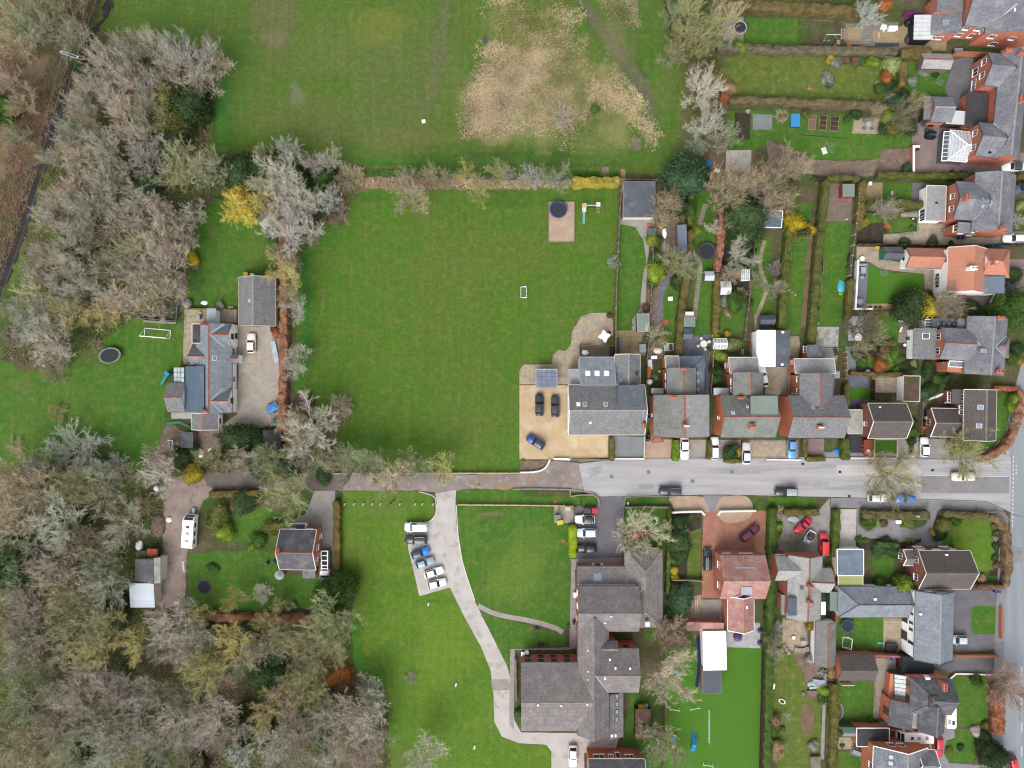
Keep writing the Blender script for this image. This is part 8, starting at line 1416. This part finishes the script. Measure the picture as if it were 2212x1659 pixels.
T(3,1); o = local('outdoor_lounge','white-backed corner sofa set on the grey deck','sofa set',800,665,0); part(o,'bench',MB().box(-1.,.5,.05,1.,1.1,.45).box(.5,-.2,.05,1.,.5,.45).box(-1.,-1.6,.05,-.4,.5,.45),'mid_grey'); part(o,'cushion',MB().box(-.95,.55,.45,.9,.85,.6).box(-.95,-1.5,.45,-.65,.5,.6),'pale_grey'); part(o,'table_top',MB().box(-.25,-1.0,.6,.75,.3,.68),'pale_grey'); part(o,'table_leg',MB().box(.1,-.6,.05,.3,-.2,.6),'mid_grey'); boxy('stool','pale grey stool beside the deck lounge','stool',803,740,.6,.4,.45,'pale_grey')
for i in range(3): boxy('dining_chair',f'{["upper","middle","lower"][i]} grey dining chair at the deck table','chair',840,680+i*20,.3,.4,.6,'mid_grey')
o = local('hot_tub','round covered tub with striped lid on the grey deck','hot tub',782,948,0); part(o,'tub',MB().lathe([(.72,.02),(.78,.5),(.74,.62)],24),'mid_grey'); part(o,'lid',MB().lathe([(.72,.622),(.6,.74),(.15,.8)],24),'pale_grey',True)
for x in (-.3,0,.3): part(o,'strap',MB().box(x-.03,-.62,.68,x+.03,.62,.81),'mid_grey')
pot(806,578,'white round table by the deck corner',.45,'white',None); rotary(988,695,'pale triangular washing line frame on the paving edge',1.,-30)
wall('white rendered wall down the left of the grey deck',[(756,595),(732,1014),(880,1016)],1.2,.2,'render_white','white')
for i,(x,y,c) in enumerate(((935,485,(180,170,60)),(980,492,(220,110,80)))): boxy('toy_car',['small yellow','orange'][i]+' toy beside the green shed','toy',x,y,.7,.5,.5,('yellow_bright','orange_bright')[i])
for i,x in enumerate((876,922,960)): pot(x,996,['left','middle','right'][i]+' dark pot on the golden gravel strip',.2,'timber_dark',(70,76,52),.2)
pot(1512,338,'round stone bird bath on the paved yard',.5,'stone',None); pot(1244,236,'white ornament on the small garden paving',.16,'white',None); boxy('cold_frame','white tray on the small garden lawn','tray',1066,10,.4,.7,.3,'glass_poly')
for i,x in enumerate((1638,1670)): bin_(x,400,0,['left','right'][i]+' dark wheelie bin by the brick bay',(52,56,72))
for i in range(6): bin_(1890+i*28,472,0,f'{ORD[i]} recycling bin from the left along the paved drive fence',((44,60,90),(50,110,160),(46,50,58),(60,64,70),(44,60,90),(70,80,90))[i])
heap('inflatable','turquoise and green inflatable toy on the long lawn','inflatable',630,820,34,.35,'cyan_bright',.9,1.7,19); heap('inflatable_ring','green inflatable ring below the turquoise one','inflatable',628,878,18,.3,'lime',1.1,.8,21)
raised_bed(434,572,478,704,'upper low timber bed beside the long lawn','dark_soil',0,'timber',2,.25); raised_bed(414,740,458,880,'lower low timber bed beside the long lawn','dark_soil',0,'timber',2,.25)
for i,(x,y) in enumerate(((155,826),(184,850),(210,868),(236,890))): boxy('stepping_stone',f'{ORD[i]} stepping stone down the narrow strip garden','stone',x,y,.4,.3,.05,'stone',30)
boxy('paving_slab','row of old slabs under the yellow bush','slab',180,560,.9,2.4,.05,'stone',-3); o = local('cat','white and brown cat statue on the brown deck','ornament',675,236,0); part(o,'body',MB().lathe([(.14,0),(.16,.15),(.08,.3)],10,sx=1.4),'offwhite',True); part(o,'head',MB().lathe([(.05,.2),(.09,.28),(.04,.36)],8,(.2,0,0)),'offwhite',True)
for i,(x,y) in enumerate(((1140,1112),(1194,1112))): boxy('adirondack_chair',['left','right'][i]+' white slatted chair on the shady lawn','chair',x,y,.6,.6,.6,'offwhite',30-60*i)
boxy('timber_bench','white bench in front of the shady lawn','bench',1138,1190,.4,1.1,.45,'offwhite',-22,legs=True); pot(772,1255,'white round parasol base under the bare tree',.7,'white',None); pot(868,1550,'blue tub beside the dark bed',.28,'blue_bright',None); boxy('bbq_trolley','dark trolley by the cold border','trolley',845,1548,.7,.5,.8,'mid_grey'); pot(1172,1324,'white bird bath in the cottage border',.3,'white',None)
bin_(1202,1268,0,'blue-lidded black bin beside the slate bay house extension',(50,80,130)); pot(575,1476,'red toy on the terrace yard',.25,'red_bright',None); boxy('dining_set','dark garden set on the terrace yard','table',575,1385,.7,1.4,.7,'timber_dark',8,legs=True)
boxy('bike_store','round dark barrels behind the workshop','barrels',-40,1165,1.6,.5,.8,'blue_dark'); pot(-35,1140,'yellow bucket behind the workshop',.25,'yellow_bright',None); pot(-160,1318,'red toy kitchen on the buff patio',.3,'red_bright',None); boxy('blue_box','blue box at the garage back','box',110,1186,.8,.4,.5,'blue_bright'); heap('motorbike','dark motorbike in the terrace yard corner','motorbike',500,1550,20,.8,'black',1.3,.6,22)
T(3,2); heap('paddling_pool','crumpled blue paddling pool on the cobbled drive','paddling pool',590,582,28,.35,'tarpaulin_blue',1.,.9,23);
for i,(x,y,c,nm) in enumerate(((1356,240,(44,60,100),'navy'),(1356,268,(40,46,60),'black-blue'),(1350,290,(220,214,190),'cream-topped'),(1330,340,(44,46,50),'black'),(1328,375,(220,80,50),'orange'),(1356,312,(120,80,60),'brown'))): bin_(x,y,90,f'{nm} bin in the row left of the brown house wing',c)
heap('white_sheeting','strip of white and blue sheeting across the back yard','sheeting',1460,105,70,.2,'white',1.2,.16,24,22); heap('blue_sheeting','bright blue board against the yard fence','board',1312,225,22,.3,'tarpaulin_blue',.3,1.3,25); boxy('wicker_planter','brown wicker planter by the white hatchback drive','planter',1556,498,.9,.7,.6,'timber',0); boxy('yellow_post','yellow grit marker by the drive edge','marker',1237,598,.3,.3,.9,'yellow_bright'); boxy('white_marker','white stone below the yellow marker','marker',1246,622,.4,.3,.3,'white')
boxy('porch_canopy','white-topped gate arch in the forecourt hedge','arch',1082,1176,1.1,.6,2.,'white',0,legs=True)
for i,(x,y) in enumerate(((1945,120),(1975,120))): T(3,3); bin_(x,y,0,['left','right'][i]+' navy wheelie bin by the corner house hedge',(50,70,120))
T(3,3)
table_set(296,566,'oval grey garden table on the stone patio',.62,'pale_grey',0,sx=.7,rot=90); pot(214,527,'white ring-topped brazier on the stone patio',.35,'white',None)
for i in range(4): boxy('stone_seat',f'{ORD[i]} block from the left of the curved stone seat','stone seat',238+i*32,632+(0,6,4,-4)[i],.7,.9,.4,'stone',-8+i*8)
for i in range(3): boxy('stone_seat',f'{ORD[i]} block from the top of the curved stone wall by the patio','stone seat',136+i*18,600+i*30,.6,.7,.4,'stone',30-i*20)
heap('slide','turquoise and white toy seesaw on the walled lawn','toy',970,575,26,.4,'cyan_bright',1.1,.5,26); o = local('garden_sofa','dark cornered shelter seat on the walled patio','sofa',1050,618,-8); part(o,'seat',MB().box(-1.1,-.9,0,1.1,.9,.45),'black'); part(o,'backrest',MB().box(-1.1,.9,.0,1.1,1.05,.9).box(1.1,-.9,0,1.25,1.05,.9),'dark_grey')
heap('panel_stack','stack of pale blue metal panels in the middle garden','panel stack',420,935,60,.4,'metal_pale',1.4,.6,27); boxy('metal_sheet','silver metal sheet on the panel stack','sheet',430,900,2.4,.5,.1,'glass_poly',-6,z=.4); boxy('metal_sheet','lower pale sheet beside the panel stack','sheet',400,955,2.3,.4,.1,'glass_green',8,z=.4)
raised_bed(332,985,470,1052,'soil bed edged in stone below the panel stack','bare_soil',0,'timber_grey'); rotary(146,1218,'rotary washing line on the mossy lawn',1.3,40); o = local('arch_frame','white hooped lawn toy on the mossy lawn','toy',118,1080,-30); part(o,'hoop',MB().ring(.6,.1,20,6,(0,0,.15),1.1,.7),'white'); o = local('lawn_toy','white curved rocker toy on the mossy lawn edge','toy',48,950,80); part(o,'rocker',MB().lathe([(.3,0),(.5,.2),(.3,.3)],14,sx=1.3,sy=.45),'white'); boxy('wire_tray','dark framed tray on the mossy lawn','tray',298,1017,.5,.7,.25,'mid_grey')

o = local('pond','dark half-round pond with pale stone rim by the clipped hedge','pond',606,1165,0); part(o,'water',MB().lathe([(1.,.01),(1.,.03)],24,sx=.8,sy=1.5),'water')
for i in range(14): a = -1.5+i*3./13; part(o,'rim_stone',MB().box(-.16,-.16,0,.16,.16,.16,mat=Matrix.Translation((.9*cos(a),1.6*sin(a),0))@Matrix.Rotation(a,4,'Z')),'stone')
boxy('storage_box','dark green garden storage box by the bay house wall','box',980,1265,1.7,1.2,.9,'green_paint',0,'felt_green'); heap('white_rocks','dark and white clutter behind the long slate shed','clutter',480,825,40,.5,'dark_grey',1.2,.8,28,0,20,'offwhite'); o = local('sun_lounger','pale blue lounger on slatted base by the bottom house','lounger',760,1520,-20); part(o,'seat',MB().box(-.9,-.4,.3,.9,.4,.4),'glass_poly'); part(o,'deck',MB().box(-1.3,-.8,0,1.3,.8,.08),'timber_grey'); part(o,'leg',MB().box(-.7,-.3,.08,-.6,.3,.3).box(.6,-.3,.08,.7,.3,.3),'offwhite')
boxy('timber_crate','timber compost frame at the garden foot','compost frame',400,1600,2.,2.4,.6,'timber_grey'); bin_(1062,700,0,'blue-lidded bin by the rusty wall end',(50,90,160)); boxy('red_mower','red mower beside the caravan drawbar','mower',1070,1338,.7,.5,.6,'red_bright')
T(0,1); heap('white_sheet','white folded chair on the orchard lawn','chair',1768,957,26,.5,'white',1.2,.7,29); boxy('yellow_box','yellow box on the slate garage end','box',2134,714,.8,.6,.7,'yellow_bright'); boxy('white_box','white box on the slate garage end','box',2186,720,.6,.5,.6,'white'); o = local('playground_slide','green tube slide with blue top by the cottage','slide',1440,1612,52); part(o,'tube',MB().tube((-1.4,0,.3),(1.,0,1.1),.42,.42,12),'green_paint'); part(o,'top',MB().box(.9,-.5,.0,1.6,.5,1.6),'blue_bright')
heap('log_pile','stack of pale cut logs by the garden wall','log pile',1994,998,22,.6,'timber_pale',1.3,.7,30); boxy('shed_box','pale blue cabinet by the cottage back door','cabinet',1728,1086,.6,.8,.9,'glass_poly'); boxy('yellow_crate','mustard crate beside the pale blue cabinet','crate',1735,1048,.6,.4,.4,'yellow_bright')
patio('patio',[(1590,1015),(2045,1015),(2045,1130),(1790,1135),(1660,1140),(1660,1500),(1585,1490)],'slabs_buff','slabs_buff',.6,cap=290,cols=['slabs_buff','slabs_grey','slabs_buff']); fence('post-and-rail fence along the cottage patio',[(1590,1014),(1790,1010)],.9,2.,'timber_grey','timber_pale'); fence('short fence right of the flat-roofed passage',[(1870,1012),(2045,1018)],.9,2.,'timber_grey','timber_pale')
sheet('pond_deck',[(1200,1040),(1500,880),(1560,880),(1545,1110),(1210,1090)],'felt_dark',.03); fence('thin rail round the dark pond deck',[(1205,1092),(1535,1118),(1552,900)],.8,2.4,'mid_grey','pale_grey')
for i,(x,y) in enumerate(((1446,1030),(1490,1028),(1490,1098))): o = local('wire_ring',['left','right','lower'][i]+' pale wire ring on the dark pond deck','ring',x,y); part(o,'ring',MB().ring(.45,.035,20,5,(0,0,.08)),'pale_grey'); part(o,'tie',MB().box(-.03,-.44,.05,.03,.44,.08),'pale_grey')
T(0,2);
o = local('bath_tub','white discarded bath below the cottage','bath',1487,520,96); part(o,'rim',MB().box(-.85,-.42,.45,.85,-.34,.52).box(-.85,.34,.45,.85,.42,.52).box(-.85,-.34,.45,-.77,.34,.52).box(.77,-.34,.45,.85,.34,.52),'white'); part(o,'basin',MB().add([(-.7,-.3,.05),(.7,-.3,.05),(.7,.3,.05),(-.7,.3,.05),(-.8,-.37,.48),(.8,-.37,.48),(.8,.37,.48),(-.8,.37,.48)],[(0,1,2,3),(0,4,5,1),(1,5,6,2),(2,6,7,3),(3,7,4,0)]),'pale_grey')
heap('builders_bag','white builders sack below the cottage','sack',1740,602,26,.6,'white',.9,1.5,32); pot(1680,518,'blue barrel beside the grey felt shed',.32,'blue_bright',None); boxy('red_mower','red and black mower by the grey felt shed','mower',1700,440,.6,.5,.5,'red_bright'); boxy('black_board','dark sheet lying by the cottage lean-to','sheet',1880,440,1.8,.6,.08,'dark_grey',10); boxy('white_block','white block near the white sack','block',1814,565,.6,.3,.2,'white',25)
for i,(x,y,r) in enumerate(((1356,900,24),(1462,1170,24),(1208,1395,34),(1405,1498,22))): heap('builders_bag',['first','second','third','fourth'][i]+' white rubble sack from the top along the yard edge','sack',x,y,r,.6,'white',1.,1.1 if i != 2 else 1.4,33+i)
heap('brushwood','dark heap of cut branches at the yard edge','brushwood',1365,1225,70,.8,'bare_soil',.9,1.4,40,0,90,'timber_dark'); heap('rubble_heap','heap of broken stone by the yard gate','rubble',1420,890,34,.4,'stone',1,1,41)
wall('stone-topped garden wall beside the green netting',[(1440,340),(1560,330),(1660,380)],.3,.5,'green_paint',None,'netting_roll',cat='netting'); T(1,1); boxy('glass_sheet','pale long glass panels leaning by the drive','panels',170,1380,.9,4.4,.5,'glass_green',12); heap('red_planter','red flowering tub by the garage corner','planter',160,1200,18,.5,'terracotta_pot',1,1,42)
T(1,2); bin_(170,1530,0,'black bin by the brick house chimney wall',(44,46,50)); bin_(105,1545,0,'dark bin further left of the brick house',(50,54,60)); o = local('parasol','folded pale green net parasol on the brick house lawn','parasol',215,1640,20); part(o,'canopy',MB().lathe([(1.,.9),(.3,1.5),(.05,1.7)],10),'glass_green'); part(o,'pole',MB().tube((0,0,0),(0,0,1.7),.03,.03,6),'steel')
railfence('long pale timber rail fence along the lane edge of the paddock',[(560,772),(1100,772),(1700,768),(2280,768)],1.,2.3); railfence('pale timber rail fence between verge and churchyard lawn',[(1742,1040),(2280,1044),(2730,1050)],1.,2.3)
for i,x in enumerate((772,850,932,1008,1080,1160,1245,1378,1440,1530)): boxy('timber_stub',f'{ORD[i]} timber stub post from the left across the church lawn top','post',x,1036,.18,.5,.5,'timber_pale',-35)
pole(1195,1000,8,'telegraph pole leaning view at the top of the church lawn'); T(2,2); pole(592,1022,8,'telegraph pole on the verge by the care home parking'); T(3,2); pole(1958,1085,7.5,'tall street lamp column near the junction',True,.08,'street_lamp','street lamp','pale_grey',-.2); pole(1095,1085,6.5,'street lamp column standing in the forecourt hedge',True,.07,'street_lamp','street lamp','pale_grey',-.2)
# overhead line
T(0,0); o = local('power_pole','wooden power pole with white double crossarm in the wood','power pole',600,470,-18,0,zc=10); part(o,'post',MB().tube((0,0,0),(0,0,10.2),.17,.12,8),'bark')
for s in (-1,1): part(o,'crossarm',MB().box(-1.75,s*.22-.06,9.75,1.75,s*.22+.06,9.9),'pale_grey')
for x in (-1.6,0,1.6): part(o,'insulator',MB().lathe([(.09,9.9),(.11,10.05),(.06,10.2)],8,(x,0,0)),'white')
for i,(a,c,d) in enumerate((((712,-40),(540,455),(-700,3900)),((776,-40),(602,475),(-560,3900)),((842,-40),(662,492),(-420,3900)))):
    P0 = [W(*q,10.1)+(10.1,) for q in (a,c)]; dx, dy = ((0,2230),(0,2370),(0,2540))[i]; e = W((c[0]+(dx-c[0])*1.2), c[1]+(dy-c[1])*1.2, 9.6)+(9.6,); b = MB(); pts = [P0[0],P0[1]]+[tuple(P0[1][k]+(e[k]-P0[1][k])*t/10-(0 if k < 2 else .9*sin(pi*t/10)) for k in range(3)) for t in range(1,11)]
    for p,q in zip(pts,pts[1:]): b.tube(p,q,.028,.028,4,caps=False)
    w = b.build('overhead_wire','mid_grey',loc=P0[1]); tag(w,['left','middle','right'][i]+' overhead wire of the three crossing the wood','wire')
# ================================================================== fences and walls
T(2,1)
fence('tall timber panel fence between paddock and long garden',[(936,0),(918,300),(905,600),(895,850),(890,1000)],1.7,1.9,'timber_grey','timber_pale'); fence('brown fence continuing down beside the buff patio',[(890,1005),(888,1420)],1.7,1.9,'timber','timber_pale'); fence('timber fence between curved path and cluttered garden',[(1240,30),(1236,260),(1205,500),(1210,640),(1190,900),(1186,1040)],1.7,1.9,'timber_grey','timber_pale'); fence('timber fence right of the decked patio',[(1180,1210),(1155,1440),(1150,1720)],1.7,1.9,'timber_grey','timber_pale'); fence('tall brown fence right of the slate patio',[(1736,1220),(1722,1420),(1700,1740)],1.8,1.9,'timber','timber_pale'); fence('thin fence left of the winding path garden',[(2092,340),(2068,560),(2040,860),(2010,1100),(1996,1280)],1.6,1.9,'timber_grey','timber_pale'); fence('rear fence behind the grey flat-roofed garden room',[(930,-95),(1240,-90)],1.5,1.9,'timber','timber_pale')
T(3,1); fence('white-posted fence right of the long lawn',[(758,30),(740,200),(722,380),(700,560),(680,730)],1.7,1.9,'timber_grey','offwhite'); fence('dark timber fence above the orange-roofed house',[(760,462),(1300,466),(1900,478),(2250,470)],1.6,1.9,'timber_dark','timber'); fence('fence behind the pale terrace patio',[(655,1385),(650,1480),(645,1610)],1.7,1.3,'timber','offwhite'); fence('fence along the top of the brown deck',[(370,-95),(470,-92)],1.6,1.9,'timber_dark','timber')
T(3,2); fence('fence right of the small turf square',[(890,-40),(890,140)],1.7,1.9,'timber_dark','timber'); fence('long slatted fence left of the bins by the brown house',[(1305,150),(1290,420)],1.6,1.9,'timber_grey','timber'); fence('pale-capped boundary panels before the lane forecourt hedge',[(800,1094),(1350,1098)],.6,1.9,'offwhite','cream'); fence('pale-capped panels along the top of the corner lawn hedge',[(1490,1098),(1950,1104)],.6,1.9,'offwhite','cream')
T(2,2); wall('white capped low wall left of the drive throat',[(1378,1105),(1470,1100),(1630,1096),(1655,1128)],.9,.25,'render_white','offwhite'); wall('white capped low wall right of the drive throat',[(1768,1130),(1790,1096),(1950,1092),(2095,1090)],.9,.25,'render_white','offwhite'); wall('stone-capped wall between verge and care home lawn',[(972,1062),(1200,1060),(1370,1062)],.8,.28,'stone','timber_grey'); wall('curved white-edged wall round the gravel drive corner bed',[(66,762),(190,758),(270,735),(310,690),(325,650)],.5,.22,'stone','offwhite',sm=3); wall('low white wall along the front of the gravel drive',[(360,645),(500,650)],.5,.25,'render_white','white'); wall('low wall along the front of the gravel drive hedge side',[(510,655),(700,652),(832,655)],.4,.2,'stone','timber_grey'); wall('white kerb wall at the foot of the blue concrete drive',[(885,645),(1140,645)],.3,.2,'concrete_grey','offwhite'); wall('L-shaped white edging wall at the verge end',[(0,908),(200,905),(500,910),(505,970),(580,958),(700,956),(745,985),(760,1050)],.3,.16,'stone','stone'); sheet('garden_bed',[(66,660),(300,660),(300,700),(250,740),(66,758)],'bare_soil',.03,jg=.1); fence('pale fence between blue concrete drive and terrace porch',[(1140,450),(1136,640)],1.,1.5,'offwhite','offwhite')
fence('timber fence across the top of the pink house rear garden',[(1365,1680),(1640,1690)],1.2,1.9,'timber_pale','timber')
T(2,3); fence('weathered fence between care home lawn and agility garden',[(1320,1060),(1318,1200),(1305,1450),(1300,1700)],1.3,1.9,'timber','timber_grey'); fence('dark fence down the right side of the agility garden',[(2158,650),(2150,1000),(2135,1659)],1.6,1.9,'timber_dark','timber_dark'); wall('stone retaining wall left of the care home wing',[(30,700),(36,1060)],1.2,.3,'stone','timber_grey')
T(3,3); wall('long brick wall below the walled lawn',[(586,664),(900,664),(1250,676)],1.7,.3,'brick','terracotta'); wall('brick wall between the two right-hand drives',[(1594,676),(1800,678),(1970,680)],1.,.3,'brick_orange','terracotta_pot'); wall('rust-orange topped wall beside the dark garage',[(588,1284),(760,1284)],1.4,.45,'brick_orange','rust_sheet'); wall('brick wall continuing to the bay house',[(762,1288),(1130,1306)],1.4,.3,'brick','terracotta'); wall('low brick wall at the roadside of the square front lawn',[(1998,262),(1996,530)],.8,.3,'brick','terracotta_pot'); wall('curved pale wall round the bay house front lawn',[(1560,885),(1600,850),(1640,838),(1930,848)],.4,.2,'stone','offwhite',sm=3); fence('grey plank path fence beside the long clipped hedge',[(530,840),(520,1060),(505,1300),(498,1530)],.5,1.9,'timber_grey','timber_grey')
wall('brick wall by the small green shed',[(560,310),(556,400)],1.6,.3,'brick','terracotta'); T(3,0); wall('brick wall joining the mossy shed to the brick semis',[(1580,480),(1860,490)],1.6,.3,'brick','terracotta'); fence('low edging fence along the vegetable garden bottom',[(380,1565),(470,1560)],1.5,1.9,'timber_dark','timber_dark')
T(3,2); wall('low wall at the lane edge of the paved drive',[(-20,652),(276,656)],.25,.2,'concrete_grey','offwhite'); wall('white low wall at the foot of the black tarmac drive',[(694,640),(905,640)],.25,.2,'concrete_grey','offwhite'); wall('white timber edging round the turf front lawn',[(914,478),(1112,478),(1108,640),(912,640),(914,484)],.3,.16,'timber_pale','cream')
T(0,1); wall('stone wall at the edge of the wood by the orchard lawn',[(1630,140),(1632,290)],.9,.3,'stone','stone'); wall('stone wall below the dark pond deck',[(1250,1118),(1530,1134)],.5,.3,'stone','stone')
T(1,1);
T(2,2)
for i,(x,y) in enumerate(((860,800),(1180,760),(1560,840),(1900,760))): boxy('manhole_cover',f'{ORD[i]} iron cover from the left set in the lane','cover',x,y,.6,.6,.06,'mid_grey',4)
T(3,2)
for i,(x,y) in enumerate(((300,690),(620,760),(700,968),(1420,745))): boxy('drain_cover',f'{ORD[i]} drain grating from the left along the lane kerbs','drain',x,y,.5,.35,.06,'black',2)
finish_labels()
